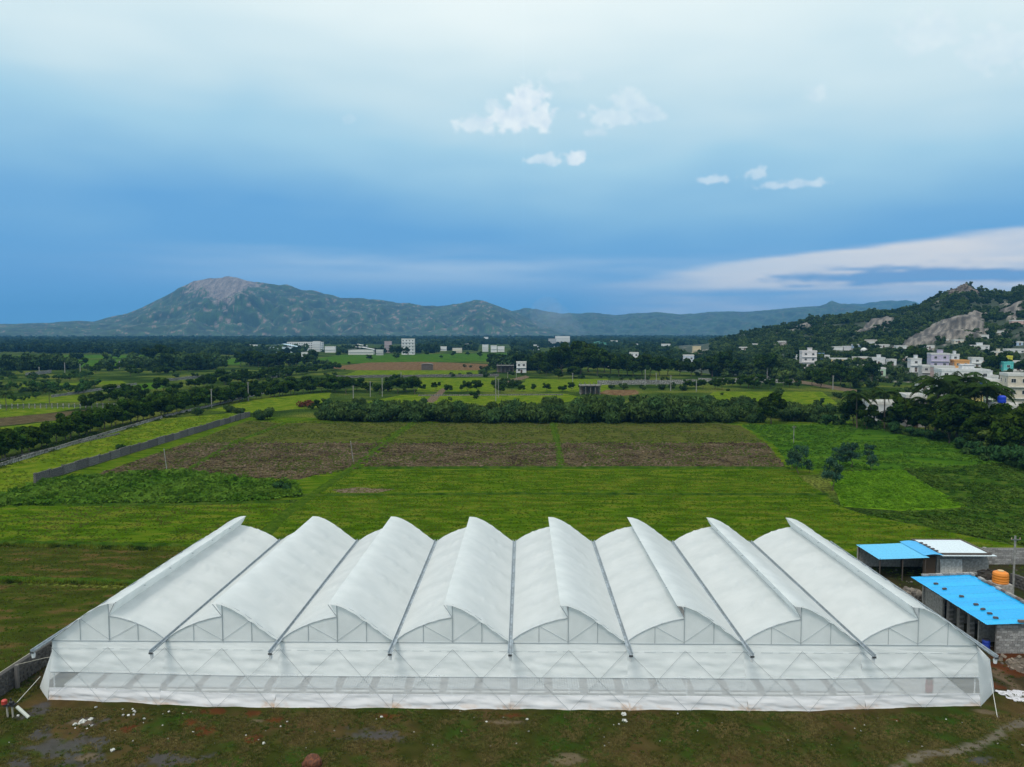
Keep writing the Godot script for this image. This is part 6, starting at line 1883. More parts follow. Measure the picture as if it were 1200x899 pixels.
# ---------------------------------------------------------------- planting
func build_plants() -> void:
	for g in [
		["row_tree", "round", "%s tree from the left in the long dark row along the kerb wall", "dark trees along the kerb wall", [-100.8, -135.7, 0.83, -100.2, -138, 1.13, -102, -142.1, 0.8, -101.9, -144.3, 1.15, -103, -147.5, 1.18, -104, -151.8, 1, -105.2, -154.5, 1.18, -104.4, -158.8, 1.19, -105.7, -163, 0.97, -105.5, -167, 0.77, -106.4, -170.2, 0.92, -107.1, -175.1, 1.07, -106.9, -178.2, 1.03, -108.4, -182.7, 1.13, -108.4, -186.6, 0.98, -107.7, -188.3, 1.12, -109.1, -192.7, 1.14, -108.8, -196.5, 0.9, -109.7, -200.4, 1.23, -109.9, -204.1, 1.14, -110, -206.3, 0.96, -110.2, -210.8, 1.09, -109.6, -213.8, 1.25, -109.1, -216.6, 1.24, -109.6, -220.9, 0.96, -108.9, -223.4, 0.77, -109.8, -227.1, 1.18, -108.6, -229.7, 1.25, -109, -232.9, 1.12, -109.7, -236.4, 1.2, -108.9, -240.9, 1.07, -108.9, -245.3, 0.88, -109.8, -249.2, 1.23, -108.4, -254.5, 1.23, -109.2, -257.6, 1.03, -108.5, -262.7, 1.21, -108.2, -264.3, 1.14, -106.2, -269.5, 1.09, -105.8, -272.4, 1.01, -105.7, -275.3, 1.18, -105.4, -278.6, 1.01, -104.2, -282.6, 1.02, -104.4, -285.8, 0.99, -103.9, -289.5, 1.19, -101.6, -292.8, 0.78, -101.1, -296.8, 0.96, -98.9, -301.8, 0.82, -98.3, -304.2, 1.11, -97.4, -307.6, 1.11, -96.7, -310.5, 0.93, -94.9, -314.7, 1.05, -94, -317.5, 0.9, -91.8, -322.1, 0.82, -89.9, -326.3, 0.79, -89.3, -327.9, 0.94, -86.9, -332.6, 0.95, -84.9, -336.1, 0.9, -83.2, -337.9, 1.15]],
		["row_tree", "round", "%s tree from the left in the second row behind the long dark row", "second row of dark trees", [-121.5, -234.1, 0.92, -121.2, -238.8, 0.83, -122, -244.8, 1.01, -123.1, -249.4, 1.02, -124.1, -255.4, 0.96, -124.7, -261.5, 1, -125.9, -266.4, 0.94, -126, -270.7, 0.96, -125.2, -274.9, 1.03, -125.4, -281.3, 0.86, -122.9, -287.4, 0.86, -122.9, -291, 0.97, -121.5, -296.5, 0.84, -120.5, -301.2, 0.82, -118, -306.3, 0.98, -116.3, -311.5, 0.94, -115.1, -317.1, 0.84, -114, -323.3, 1.02, -111.6, -326.5, 0.88, -111.1, -331.1, 0.8, -108.9, -337, 1.01, -106.9, -341.5, 0.85, -104, -346.4, 1.03, -101.7, -351.3, 0.83, -100.2, -356.1, 1.02, -97.3, -361.5, 1.01, -94.5, -365.9, 0.88, -92, -370.8, 0.96]],
		["orchard_tree", "orchard", "%s tree from the left in the front orchard row on the left", "front orchard row", [-233.9, -323.4, 1.04, -232.3, -328.6, 1.14, -231.8, -332, 1.26, -226.8, -337, 1.1, -226.2, -341.2, 0.91, -223.6, -345.1, 1.04, -214.6, -336, 1.2, -217.7, -341.1, 1.06, -208.9, -333.1, 1.18, -206.9, -329.9, 1.27, -201.9, -328, 1.24, -198.6, -325.6, 0.91, -191.7, -321.7, 0.98, -192.8, -324.1, 1.2, -191.7, -329.3, 0.97, -184.5, -317, 0.95, -194.6, -337.8, 1.14, -184.7, -320.7, 1, -187, -325.8, 1.13, -196.9, -344.6, 1.28, -191.8, -336.5, 0.98, -201.8, -358.5, 1.04, -196.8, -350.8, 1.26, -199.3, -355.8, 0.98]],
		["orchard_tree", "orchard", "%s tree from the left in the back orchard row on the left", "back orchard row", [-277.1, -388, 0.98, -274.4, -391.6, 1.21, -270.3, -393.1, 1, -268.7, -401.2, 1, -261.5, -404.8, 0.92, -259.4, -408.2, 1.09, -253.5, -406.3, 0.91, -247.1, -404.1, 1.05, -240.8, -398.6, 1.16, -240.6, -405.3, 1.26, -240, -412, 0.92, -241.7, -416.6, 1.22, -241, -421, 1.38, -242.7, -428.3, 1.17]],
		["orchard_tree", "orchard", "%s bush-like tree from the left along the fence on the left", "trees along the fence", [-189.5, -270.4, 0.64, -185, -276.9, 0.81, -183.7, -279.7, 0.62, -186.1, -286.6, 0.68, -186.5, -291.6, 0.74, -187.5, -294, 0.69]],
		["row_tree", "round", "%s tree from the left in the dark clump behind the post fence", "dark clump behind the fence", [-149.7, -271, 1.03, -154, -284.6, 1.2, -147.3, -278, 1.11, -151.8, -292.6, 1.22, -143.3, -281.2, 1.05, -145.9, -292.2, 1.09]],
		["row_tree", "round", "rounded dark tree standing alone on the post fence", "", [-143.3, -250.5, 1.02]],
		["palm_tree", "palm", "palm behind the post fence on the left", "", [-166.4, -268.1, 0.59]],
		["palm_tree", "palm", "slim palm left of the orchard", "", [-169.3, -249.5, 0.62]],
		["row_tree", "round", "%s tree from the left in the mid row above the grey wall", "mid row of trees", [-157.6, -329.7, 1.05, -157.4, -335.3, 1.07, -153, -338.9, 0.86, -150.7, -347.6, 0.8, -150.6, -352.1, 0.99, -148.3, -356.5, 1.01, -148.8, -362.3, 1.03, -147.8, -366, 0.84, -145, -373.3, 1.03, -146.3, -378.4, 1.03, -145.9, -383.2, 0.85, -144.3, -388.9, 0.97, -143.3, -393.3, 1.09, -143.8, -400, 0.89, -142.7, -405.3, 0.91, -140.9, -409.8, 0.9, -142.6, -415.6, 0.81, -142.5, -421, 0.97, -139.1, -426.7, 0.87, -140.6, -433.1, 1.04, -141, -435, 0.93, -137.6, -443.2, 0.9, -138.8, -448, 0.97, -138.1, -453.6, 0.92, -138.3, -460.4, 0.89, -136.3, -462.8, 1.07, -135.4, -469.1, 1.07, -134.9, -472, 1.05, -134.7, -478.4, 0.97, -135.3, -485.9, 0.81, -133.4, -492.8, 0.86, -133.7, -497.7, 0.93, -131.4, -505.4, 1.01, -131.1, -510.9, 0.84, -130.6, -515.3, 1, -129.6, -520.8, 1.08, -129.8, -527.7, 1.04, -128.5, -535.8, 0.99]],
		["row_tree", "round", "%s tree from the left in the far row above the mid row", "far row of trees", [-163.4, -403.5, 1.19, -160, -407.7, 1.13, -153.9, -414, 0.98, -152.8, -418.5, 1.09, -151.3, -424.5, 0.95, -145.7, -431, 0.9, -145.3, -436.3, 1.11, -146.9, -450.2, 1.16, -145.5, -446.6, 0.98, -147.6, -457.9, 1.02, -146.2, -462.2, 1.15]],
		["row_tree", "round", "%s tree from the left in the thin orchard rows below the left wood", "thin orchard rows", [-273.3, -488.3, 1.15, -270.4, -500.2, 0.98, -271.6, -514.6, 0.95, -270.8, -526.1, 0.96, -230.4, -449.1, 1.05, -231.8, -461.4, 0.94, -266.8, -539.4, 1, -225.5, -470.7, 0.97, -227.5, -480.9, 0.92, -258.4, -549.6, 1.06, -225.7, -484.7, 1.04, -255.3, -558.1, 1.15, -220, -492.2, 1.01, -219.8, -502.8, 0.86, -245.8, -567.4, 1.13, -220.8, -515.2, 0.82]],
		["row_tree", "round", "%s tree from the left in the dark group left of the track", "dark group left of the track", [-79.5, -327.3, 1.25, -73, -318.6, 1.33, -72.4, -337.1, 1.28, -65.9, -327.3, 0.87, -58.7, -318.5, 0.96, -57.7, -332.9, 1.13, -51.9, -322.7, 1.33, -49.9, -333.2, 1.56, -44.2, -318.8, 1.31]],
		["small_tree", "round", "%s small round tree from the left in the row across the track", "small round trees across the track", [-43.5, -338.1, 0.63, -37.4, -337.8, 0.76, -30.8, -328.5, 0.73, -26.1, -337.9, 0.5, -23.1, -333.1, 0.87, -18.2, -302.4, 0.67, -18.4, -328.4, 0.97, -8.7, -323.9, 0.84, -3.8, -333, 0.74, 0.7, -333, 0.68, 5.6, -338, 0.56, 11.4, -333.8, 0.68, 18.1, -333.6, 0.68, 22.5, -338.3, 0.69, 27.4, -339, 0.63]],
		["tall_tree", "tall", "%s tree from the left in the big dark clump behind the unfinished frame", "big dark clump in the middle", [11.3, -480.9, 1.07, 14.7, -452.8, 0.72, 18.6, -491.7, 1.33, 20.7, -419.5, 0.53, 24.7, -471.4, 1.35, 31.2, -492.1, 1.57, 29.6, -435, 0.69, 36.2, -471.7, 1.58, 44.2, -503.1, 1.6, 45.8, -461.8, 1.33, 53.1, -492.2, 1.34, 55.1, -471.9, 1.13, 57.5, -453.5, 0.94, 63.8, -462.7, 1.04, 66, -453.3, 0.87, 72.5, -462.5, 1.11, 76, -452.8, 1.02, 81.5, -452.9, 0.95, 88.2, -461.8, 0.97]],
		["tall_tree", "tall", "%s tall tree from the left in the dark line right of the big clump", "dark line of tall trees", [95.3, -461.4, 0.75, 99.9, -452.3, 0.88, 107.7, -459.7, 0.97, 112, -450.5, 1.03, 120.3, -457.7, 1.13, 123.2, -449.6, 0.89, 130, -456.1, 0.75]],
		["tall_tree", "tall", "large rounded dark tree left of the white three storey house", "", [137.8, -432.8, 1.37]],
		["row_tree", "round", "%s round tree from the left along the wall right of the clump", "round trees along the right wall", [76.1, -350, 0.8, 80.7, -355.1, 0.88, 82.9, -349.5, 0.8, 88.5, -350.2, 0.94, 90.2, -344.6, 0.99, 100.7, -366.6, 0.84, 103.1, -360.8, 0.97, 105.3, -356, 1.17, 107.8, -355.2, 1.1, 114.5, -366.8, 1.07, 115.5, -356, 0.97, 125.3, -367.5, 0.93, 125.9, -360.9, 0.85, 128.1, -355.9, 0.7]],
		["tall_tree", "tall", "%s tree from the left in the dark group right of the pole by the track", "dark group by the right track", [141.3, -373.4, 0.76, 138.8, -356.2, 0.79, 154.3, -385.6, 0.79, 154.9, -373.5, 0.9, 152.1, -356.2, 0.74, 170, -386.6, 0.74, 186.1, -409, 0.71]],
		["tall_tree", "tall", "big black-green round tree below the granite slab", "", [239.7, -469.7, 1.17]],
		["tall_tree", "tall", "%s crown from the left of the dark trees behind the white modern house", "dark trees behind the white house", [256.1, -424.1, 0.86, 257.9, -419.5, 0.94, 263.9, -421.7, 0.79, 274.3, -425.7, 0.72]],
		["feathery_shrub", "feather", "%s feathery shrub from the left in the dense belt behind the ploughed plots", "feathery shrub belt", [-56.5, -223.8, 1.07, -59.8, -245.6, 0.85, -52.4, -221.7, 1.24, -49.3, -224.5, 1.16, -52.2, -246.4, 0.85, -44.5, -219.4, 1.22, -41.9, -224, 1.19, -44.4, -248.9, 0.85, -37.4, -219.7, 1.22, -34.9, -224.2, 1.14, -30.8, -219.7, 1.21, -32.9, -246.7, 0.84, -27.9, -224.2, 1.23, -23.8, -219.6, 1.25, -20.6, -222, 1.17, -22.1, -248.9, 0.73, -16.9, -218.3, 1.24, -13.5, -222.5, 1.12, -9.5, -217.8, 1.23, -6, -222.9, 1.22, -2.2, -218, 1.23, 1.5, -223, 1.22, 5.1, -218, 1.28, 8.5, -249.9, 0.73, 8.9, -222.9, 1.31, 12.4, -218.7, 1.29, 16.1, -222.5, 1.36, 19.2, -218.2, 1.42, 22.2, -247.1, 0.94, 23.1, -222.9, 1.5, 26.1, -218.5, 1.43, 30.8, -250.2, 0.95, 30.1, -223.1, 1.42, 33.1, -218.6, 1.44, 37.3, -223, 1.42, 42.3, -252.6, 0.97, 40.2, -218.5, 1.49, 44.4, -222.8, 1.57, 50.8, -253.1, 1.19, 47.7, -221.1, 1.47, 49.9, -218.6, 1.22]],
		["feathery_shrub", "feather", "%s feathery bush from the left right of the shrub belt", "bushes right of the shrub belt", [66.3, -268.1, 0.93, 56.8, -225.1, 1.36, 58.9, -219.5, 1.05, 63.4, -225.5, 0.98, 75.7, -261.5, 0.8, 66.2, -219.5, 1.06, 79.1, -244.8, 0.97, 78.3, -230.3, 1.12, 79, -221.6, 1.08, 82.7, -223.5, 1, 85.1, -221.5, 0.99, 89.4, -226.3, 0.92]],
		["tall_tree", "tall", "dark tree with yellowish crown at the edge of the green pasture", "", [70.5, -215, 0.71]],
		["feathery_shrub", "feather", "feathery bush at the end of the grey wall", "", [-75, -223.5, 0.81]],
		["feathery_shrub", "feather", "%s low bush from the left before the end of the grey wall", "low bushes before the wall end", [-99.7, -235.4, 0.49, -94, -245.3, 0.51, -89.7, -242.7, 0.44]],
		["bush", "bush", "low bush at the right end of the weed belt", "", [-37.7, -121, 0.76]],
		["bush", "bush", "low dark bush behind the grey wall", "", [-85.9, -163.4, 0.63]],
		["rust_shrub", "rust", "low rust red shrub at the left end of the shrub belt", "", [-74, -262.6, 1.62]],
		["young_tree", "airy", "%s young airy tree from the left around the bright crop plot", "young trees by the crop plot", [51, -142.4, 0.7, 50.8, -138.2, 1.05, 52.7, -138.6, 0.48, 50.8, -123.3, 1.05, 60.7, -144.1, 0.95, 62.6, -144.3, 1.07, 70, -153.1, 0.72, 65.6, -141.9, 0.62]],
		["palm_tree", "palm", "%s coconut palm from the left on the right side of the field", "coconut palms on the right", [90, -205.5, 1.01, 95.7, -213.9, 0.89, 97.4, -205.4, 1.07, 103.5, -195.7, 0.92, 102.8, -189.2, 1.51, 109.7, -199.2, 1.15, 104.1, -186.3, 1.35, 102.4, -180.3, 1.12, 108.8, -189.4, 1.58, 107.9, -182.9, 1.38, 113.2, -189.1, 1.19, 109.1, -179.9, 1.4]],
		["tall_tree", "tall", "%s dark tree from the left under the coconut palms", "dark trees under the palms", [91, -209.4, 0.56, 92, -203.5, 0.51, 100.3, -209.6, 0.46, 99.1, -202.4, 0.63, 100, -198.6, 0.73, 101.3, -195.7, 0.58, 102.1, -191.9, 0.71, 101.6, -184.2, 0.8, 99.3, -177.5, 0.67, 102.4, -180.3, 0.85, 103.7, -177.3, 0.81, 99.2, -167.2, 0.67, 103.3, -171.7, 0.82, 103.7, -166.8, 0.84, 98.5, -155.9, 0.67, 102.8, -160.3, 0.84, 102.5, -155.8, 0.89, 110.9, -164.6, 0.91]],
		["leafy_tree", "lime", "%s lighter green tree from the left at the right edge", "lighter trees at the right edge", [97.2, -159.1, 0.76, 101.8, -164.5, 1.31, 110.3, -174.5, 1.78, 114.6, -177.7, 1.72]],
		["bush", "bush", "%s bush from the left along the right field edge", "bushes along the right field edge", [85.7, -213.7, 1.18, 89.2, -213.4, 1.18, 94.1, -203.6, 0.96, 95.3, -195.3, 1.11, 96.9, -189, 1.09, 98.3, -182.6, 1.06, 97.5, -168.2, 1.16, 95.5, -160.1, 1.27, 94.4, -153.8, 1.23, 94.4, -147.9, 1.5, 93.8, -142.3, 1.6]],
		["row_tree", "round", "%s dark tree from the left in the small left wood", "small left wood", [-349.8, -522.2, 1.63, -371.5, -559.8, 1.72, -341.8, -526.7, 1.54, -361.5, -561.2, 1.94, -359.2, -558.6, 1.63, -339.6, -532, 1.6, -350.6, -561.4, 1.87, -331.3, -534.4, 1.49, -342.3, -559.6, 1.79, -324.4, -533.1, 1.38]],
		["tall_tree", "tall", "%s tree from the left in the tall group above the orchard", "tall group above the orchard", [-295.5, -605.4, 1.07, -287.7, -604.7, 1.28, -288.9, -621.8, 1.31, -274.4, -605.4, 1.06]],
		["tall_tree", "tall", "%s tree from the left in the dark wood before the white works", "dark wood before the works", [-211.5, -575.1, 0.88, -205.1, -575.3, 0.97, -198.1, -575.6, 1.06, -185.8, -561.8, 1.03, -182.6, -575.5, 0.96, -175.5, -575.6, 0.86, -174.2, -590.6, 0.98, -170, -606.4, 0.8, -184.4, -679.2, 0.78]],
		["tall_tree", "tall", "%s tree from the left beside the tall white block", "trees beside the white block", [-156.8, -928.7, 0.97, -137.3, -859, 0.83, -129.6, -859.2, 0.76, -139.8, -1058.7, 1.19, -125.8, -1012.1, 1.05]],
		["row_tree", "round", "small dark tree standing alone in the far green field", "", [-139.4, -701.1, 1.06]],
		["row_tree", "round", "%s far tree from the left around the far fields", "far trees around the fields", [-268.4, -457.7, 0.79, -328.8, -574.1, 1.23, -303, -546.2, 0.93, -309.1, -573.6, 1.09, -290.3, -559.8, 1.05, -392.3, -768.2, 1.28, -318.9, -638.4, 1.19, -251.3, -605.6, 1.09, -217.7, -547, 0.98, -213.1, -547.7, 0.98, -167.8, -623.6, 1.08, -197.8, -827.5, 1.42, -121.8, -747, 1.26, -106.7, -859.3, 0.96, -81.2, -772.7, 0.72, -70.7, -799.8, 1.19, -60.8, -860.8, 0.96, -41.7, -772.8, 1.29, -31.4, -773.3, 1.29]],
	]:
		var pts: Array = g[4]
		var n := pts.size() / 3
		for k in n:
			var lab: String = g[2]
			if "%s" in lab: lab = lab % ordinal(k)
			tree(g[0], g[1], lab, g[3] if n > 1 else "", Vector3(pts[3 * k], hill_height(pts[3 * k], pts[3 * k + 1]), pts[3 * k + 1]), pts[3 * k + 2], k * 3 + int(absf(pts[0])))

# yards kept free of trees on the near side of the houses: x, z, half width
const YARDS := [180.1, -310, 10.1, 162.8, -265, 6, 166, -255, 4.8, 114.5, -178, 6.6, 108.1, -208, 4, 104.9, -220, 5.5, 234.1, -430, 6, 243.4, -425, 5.2, 270.9, -430, 4.2, 259.2, -410, 3.7, 331.5, -560, 8.4, 333.4, -520, 6.9, 189.4, -504.9, 6.1, 295.8, -600, 5.3, 236.8, -510, 5.4, 224.3, -540, 7.9, 240.4, -545, 6.7, 123.1, -563.9, 5.1, 218.2, -560, 3.3, 211.4, -590, 4.2, 219.9, -760, 7.8, 182.1, -800, 5.5, 0, -491, 4.6, -64.8, -523.9, 5.3, -308.6, -1080, 25.5, -315.3, -1000, 20.9, -282.4, -1050, 6.2, -230.5, -820, 7.9, -190.3, -900, 16, -238.2, -1100, 14.9, -134.1, -900, 9, -175.3, -1000, 5.9, -50.4, -1050, 5.6, -37.6, -1020, 5.5, -28.5, -1040, 6.1, 79, -1500, 15.7, 55.2, -1400, 8.5, 127.5, -1250, 11.2, 176.8, -1200, 5.5, -94.5, -2000, 7.1, 65.3, -560, 4.3, 88.1, -600, 4.8, 307.6, -680, 6.8, 270.6, -640, 4.4, 295.7, -630, 5.8, 233.5, -455, 4.4, 216.1, -410, 3.6, 264.8, -470, 3.6, 217.5, -395, 6.2, 272.2, -460, 4.4, 321.8, -520, 4.3, 283.6, -440, 4.1, 328.6, -600, 4.2, 306.9, -580, 4.7, 331.3, -585, 4.7, 396.5, -640, 6.5, 435.3, -680, 6, 241.2, -500, 3.8, 213.7, -480, 3.7, 262.9, -640, 5, 282.7, -650, 4.4, 225.8, -570, 3.8, 206.6, -440, 3.5, 186.8, -700, 5.4, 238.9, -780, 5.8, 258.3, -760, 6.1, 202, -330, 4.2, 149.4, -250, 3.1, 173.9, -330, 3.6, 311.7, -620, 3.8, 269.1, -500, 3.3, 247.5, -430, 3.1, 370.6, -620, 4.9, 279.7, -460, 3.2, 361.1, -560, 3.5, 300, -660, 4.4, 197.2, -520, 3.9, 258.8, -520, 3.9, 156, -620, 3.8, 229.2, -390, 3.3, 21.3, -1150, 6, -112.7, -1100, 5.8, -84.6, -1000, 7.6, -423.5, -1200, 8.2, 205.8, -1100, 7.6, -163.9, -880, 5.4, -251.1, -1000, 8.2, -90.7, -1300, 7.3, 191.3, -1600, 8.6]
func in_front_of_house(x: float, z: float) -> bool:
	for k in range(0, YARDS.size(), 3):
		var dz: float = z - YARDS[k + 1]
		if dz > -12.0 and dz < 34.0:
			# the open strip runs down the slope from the house
			var t: float = x - YARDS[k] + (0.42 * dz if YARDS[k] > 100.0 else 0.0)
			if absf(t) < YARDS[k + 2]: return true
	return false

func build_woods() -> void:
	var leaf := leafy("leaf_far", 0.2)
	var crowns := [crown(900, 0.4, 8.0, 4.2, 9, 420, 1.0, Color(1, 1, 1), 0.6), crown(901, 0.3, 9.5, 3.8, 9, 420, 1.0, Color(1, 1, 1), 0.6), crown(902, 0.2, 6.5, 4.6, 9, 420, 0.95, Color(1, 1, 1), 0.6)]
	var r := RandomNumberGenerator.new()
	var n := FastNoiseLite.new()
	n.frequency = 0.0042
	n.seed = 6
	# belts of trees across the plain, thicker with distance
	var ts: Array[Array] = [[], [], []]
	var cs: Array = [PackedColorArray(), PackedColorArray(), PackedColorArray()]
	r.seed = 77
	for q in 42000:
		var t := r.randf()
		var z := -520.0 - 3900.0 * pow(t, 1.7)
		var x := r.randf_range(-0.82, 0.95) * -z
		var left := smoothstep(0.05, -0.25, x / -z)
		var v := n.get_noise_2d(x, z * 1.6)
		var need := lerpf(0.3, -0.28, smoothstep(800.0, 1900.0, -z))
		need -= left * 0.5 * smoothstep(820.0, 1050.0, -z) + smoothstep(0.06, 0.16, x / -z) * 0.24
		var keep := v > need
		for o in CLEAR:
			if Geometry2D.is_point_in_polygon(Vector2(x, z), V2(o)): keep = false
		if not keep: continue
		if hill_height(x, z) > 3.0 or in_front_of_house(x, z): continue
		var k := r.randi() % 3
		var s := r.randf_range(0.7, 1.25) * lerpf(1.0, 1.5, smoothstep(600.0, 3000.0, -z))
		ts[k].append(Transform3D(Basis(Vector3.UP, r.randf() * TAU).scaled(Vector3(s, s * r.randf_range(0.8, 1.2), s)), Vector3(x, 0, z)))
		var stand := n.get_noise_2d(x * 0.35 + 500.0, z * 2.2)
		var c := Color(0.02, 0.043, 0.012).lerp(Color(0.065, 0.115, 0.034), clampf(0.3 + stand * 1.6 + r.randf_range(-0.3, 0.3), 0, 1))
		cs[k].append(c)
	for k in 3:
		var tt: Array[Transform3D] = []
		for q in ts[k]: tt.append(q)
		spread("far_wood", "far-off dark woods spread across the plain below the mountains", "trees", crowns[k], leaf, tt, cs[k])
	# scrub between the plots of the middle distance
	ts = [[], [], []]
	cs = [PackedColorArray(), PackedColorArray(), PackedColorArray()]
	n.frequency = 0.013
	for q in 5500:
		var z := -232.0 - 420.0 * pow(r.randf(), 1.3)
		var x := r.randf_range(-0.78, 0.8) * -z
		var v := n.get_noise_2d(x * 0.8, z * 2.0)
		if v < 0.15 + r.randf() * 0.25 or (x < z * -0.3 * -1.0 and z > -310.0): continue
		var inside := false
		for o in CLEAR:
			if Geometry2D.is_point_in_polygon(Vector2(x, z), V2(o)): inside = true
		if inside and r.randf() > 0.04: continue
		var k := r.randi() % 3
		var s := r.randf_range(0.12, 0.42)
		ts[k].append(Transform3D(Basis(Vector3.UP, r.randf() * TAU).scaled(Vector3(s * 1.2, s, s * 1.2)), Vector3(x, hill_height(x, z), z)))
		cs[k].append(Color(0.024, 0.052, 0.013).lerp(Color(0.06, 0.10, 0.024), r.randf()))
	for k in 3:
		var tt: Array[Transform3D] = []
		for q in ts[k]: tt.append(q)
		spread("plain_scrub", "low scrub between the plots of the middle distance", "scrub", crowns[k], leaf, tt, cs[k])
	# woods on the hill
	ts = [[], [], []]
	cs = [PackedColorArray(), PackedColorArray(), PackedColorArray()]
	n.frequency = 0.012
	for q in 13000:
		var a := r.randf_range(0.24, 0.86)
		var rr := sqrt(r.randf_range(430.0 * 430.0, 1200.0 * 1200.0))
		var x := 0.81 + sin(a) * rr
		var z := -cos(a) * rr
		var h := hill_height(x, z)
		if h < 0.15 or in_front_of_house(x, z): continue
		noise_b.frequency = 0.02
		var nn := noise_b.get_noise_2d(x * 0.6, z * 0.6)
		var on_rock := bare(a + noise_b.get_noise_2d(x * 3.0, z * 3.0) * 0.006, rr + nn * 12.0) > 0.5
		if on_rock and r.randf() > 0.03: continue
		if Vector2(a - 0.5175, (rr - 1045.0) / 1800.0).length() < 0.015: continue
		var v := n.get_noise_2d(x, z)
		if v < -0.3 and r.randf() < 0.8: continue
		var k := r.randi() % 3
		var s := r.randf_range(0.28, 0.6) if r.randf() < 0.75 else r.randf_range(0.6, 1.0)
		ts[k].append(Transform3D(Basis(Vector3.UP, r.randf() * TAU).scaled(Vector3(s, s * r.randf_range(0.8, 1.1), s)), Vector3(x, h + nn * minf(h * 0.25, 7.0) - 0.7, z)))
		cs[k].append(Color(0.022, 0.046, 0.012).lerp(Color(0.09, 0.14, 0.034), clampf(0.35 + v * 0.9 + r.randf_range(-0.35, 0.45), 0, 1)))
	for k in 3:
		var tt: Array[Transform3D] = []
		for q in ts[k]: tt.append(q)
		spread("hill_wood", "thick green scrub and trees covering the hill on the right", "trees", crowns[k], leaf, tt, cs[k])
	# boulders at the top of the hill
	var nn2 := FastNoiseLite.new()
	nn2.frequency = 0.9
	var stones := [[518.33, 74.68, -912.52, 8, 8, "large rounded boulder on the very top of the hill"], [511.62, 72.89, -916.36, 7, 5, "boulder just left of the hilltop boulder"], [525.13, 71.98, -908.66, 7, 5, "boulder just right of the hilltop boulder"], [505.59, 71.07, -919.76, 6, 4, "leftmost of the boulders on the hilltop"]]
	for q in stones.size():
		nn2.seed = q
		var rows := []
		for i in 11:
			var row := []
			var t := PI * i / 10.0
			for j in 17:
				var aa := TAU * j / 16.0
				var d := Vector3(sin(t) * cos(aa), cos(t), sin(t) * sin(aa))
				row.append(d * (1.0 + 0.4 * nn2.get_noise_3dv(d * 1.3)))
			rows.append(row)
		var o := obj("summit_boulder", sheet(rows, [], false), mat("granite", lin(0.24, 0.2, 0.165), 0.95, 0, 0.4, 0.05))
		o.position = Vector3(stones[q][0], stones[q][1], stones[q][2])
		o.scale = Vector3(stones[q][3], stones[q][4], stones[q][3])
		tag(o, stones[q][5], "boulder")

const CLEAR := [[-214.1, -283.7, -180.5, -312, -163.5, -280.9, -196.7, -260.7], [-190.2, -368.3, -189.1, -401.2, -164.8, -351.3, -173.2, -335.5], [-420.5, -557.7, -412.3, -619.6, -354.1, -532.1, -366.3, -485.7], [-429.3, -718.4, -371, -742.9, -297.3, -588.7, -339, -558.8], [-335.3, -743.4, -276.2, -769.6, -230.2, -622.1, -268, -604.9], [-201.6, -678.4, -210.2, -891.5, -12.6, -970, -8.9, -702, -151, -640.8], [-144.8, -561.5, -131.8, -659.6, -88.1, -680, -21.7, -624.9, -29.8, -524.2, -111.4, -523.1], [-106, -450.4, -111.4, -523.1, -29.8, -524.2, -26.1, -460.6], [-56.8, -282.3, -49.1, -313.8, 18, -323.7, 26.9, -294.5, 9.2, -273, -53.4, -265.7], [-45.3, -332.3, -56, -433.9, -14.9, -434.4, -11.9, -332.7], [-2.3, -332.9, 3.5, -426.5, 48.1, -427.2, 39.2, -333.4], [71.5, -295.1, 83.7, -334.1, 130.5, -334.7, 114.2, -274.5, 94.4, -274.2], [152.9, -454, 190.1, -552.6, 218.9, -580.8, 175, -463.4], [-618.7, -820.9, -488.3, -887.6, -349.2, -889.5, -321.4, -796, -540.4, -716.9], [-185.6, -408.5, -159.4, -458.8, -154.6, -510.7, -150.1, -478.4, -160.4, -408.9], [-243.9, -367.5, -215.3, -408.1, -199.9, -387.2, -221.2, -345.1], [-35.9, -282.6, -36, -353.1, -33.2, -353.2, -31.7, -279.2], [-10.2, -403.7, 2.7, -461, 5, -443.2, -5.4, -389.9], [141.6, -413.1, 150.7, -413.2, 150.6, -330.2, 141.6, -316.4], [32.4, -323.9, 38.9, -343.5, 51.5, -343.7, 49.7, -319.6, 41.5, -310.8], [-366.9, -1055, -131.5, -1058.3, -209.2, -1680.7, -582.8, -1675.5], [-55.7, -969.4, -12.6, -970, -22.4, -1683.2, -97.1, -1682.2], [163.7, -463.3, 184.2, -463.6, 308, -777.6, 273.7, -777.2]]

func build_smoke() -> void:
	var s := Node3D.new()
	s.name = "smoke"
	add_child(s)
	stuff(s, "thin blue smoke drifting from a fire far out on the plain", "smoke")
	var m := FogMaterial.new()
	m.density = 0.0022
	m.albedo = lin(0.7, 0.8, 0.92)
	for p in [[206.8, 26.48, -2600, 24, 50], [186.59, 40.84, -2600, 40, 70], [158.95, 58.31, -2620, 62, 95], [125.53, 76.24, -2650, 90, 110], [83.03, 98.05, -2700, 120, 110]]:
		var f := FogVolume.new()
		f.name = "wisp"
		f.shape = RenderingServer.FOG_VOLUME_SHAPE_ELLIPSOID
		f.size = Vector3(p[3], p[4], p[3] * 0.8)
		f.material = m
		s.add_child(f, true)
		f.position = Vector3(p[0], p[1], p[2])
		f.rotation.z = 0.55

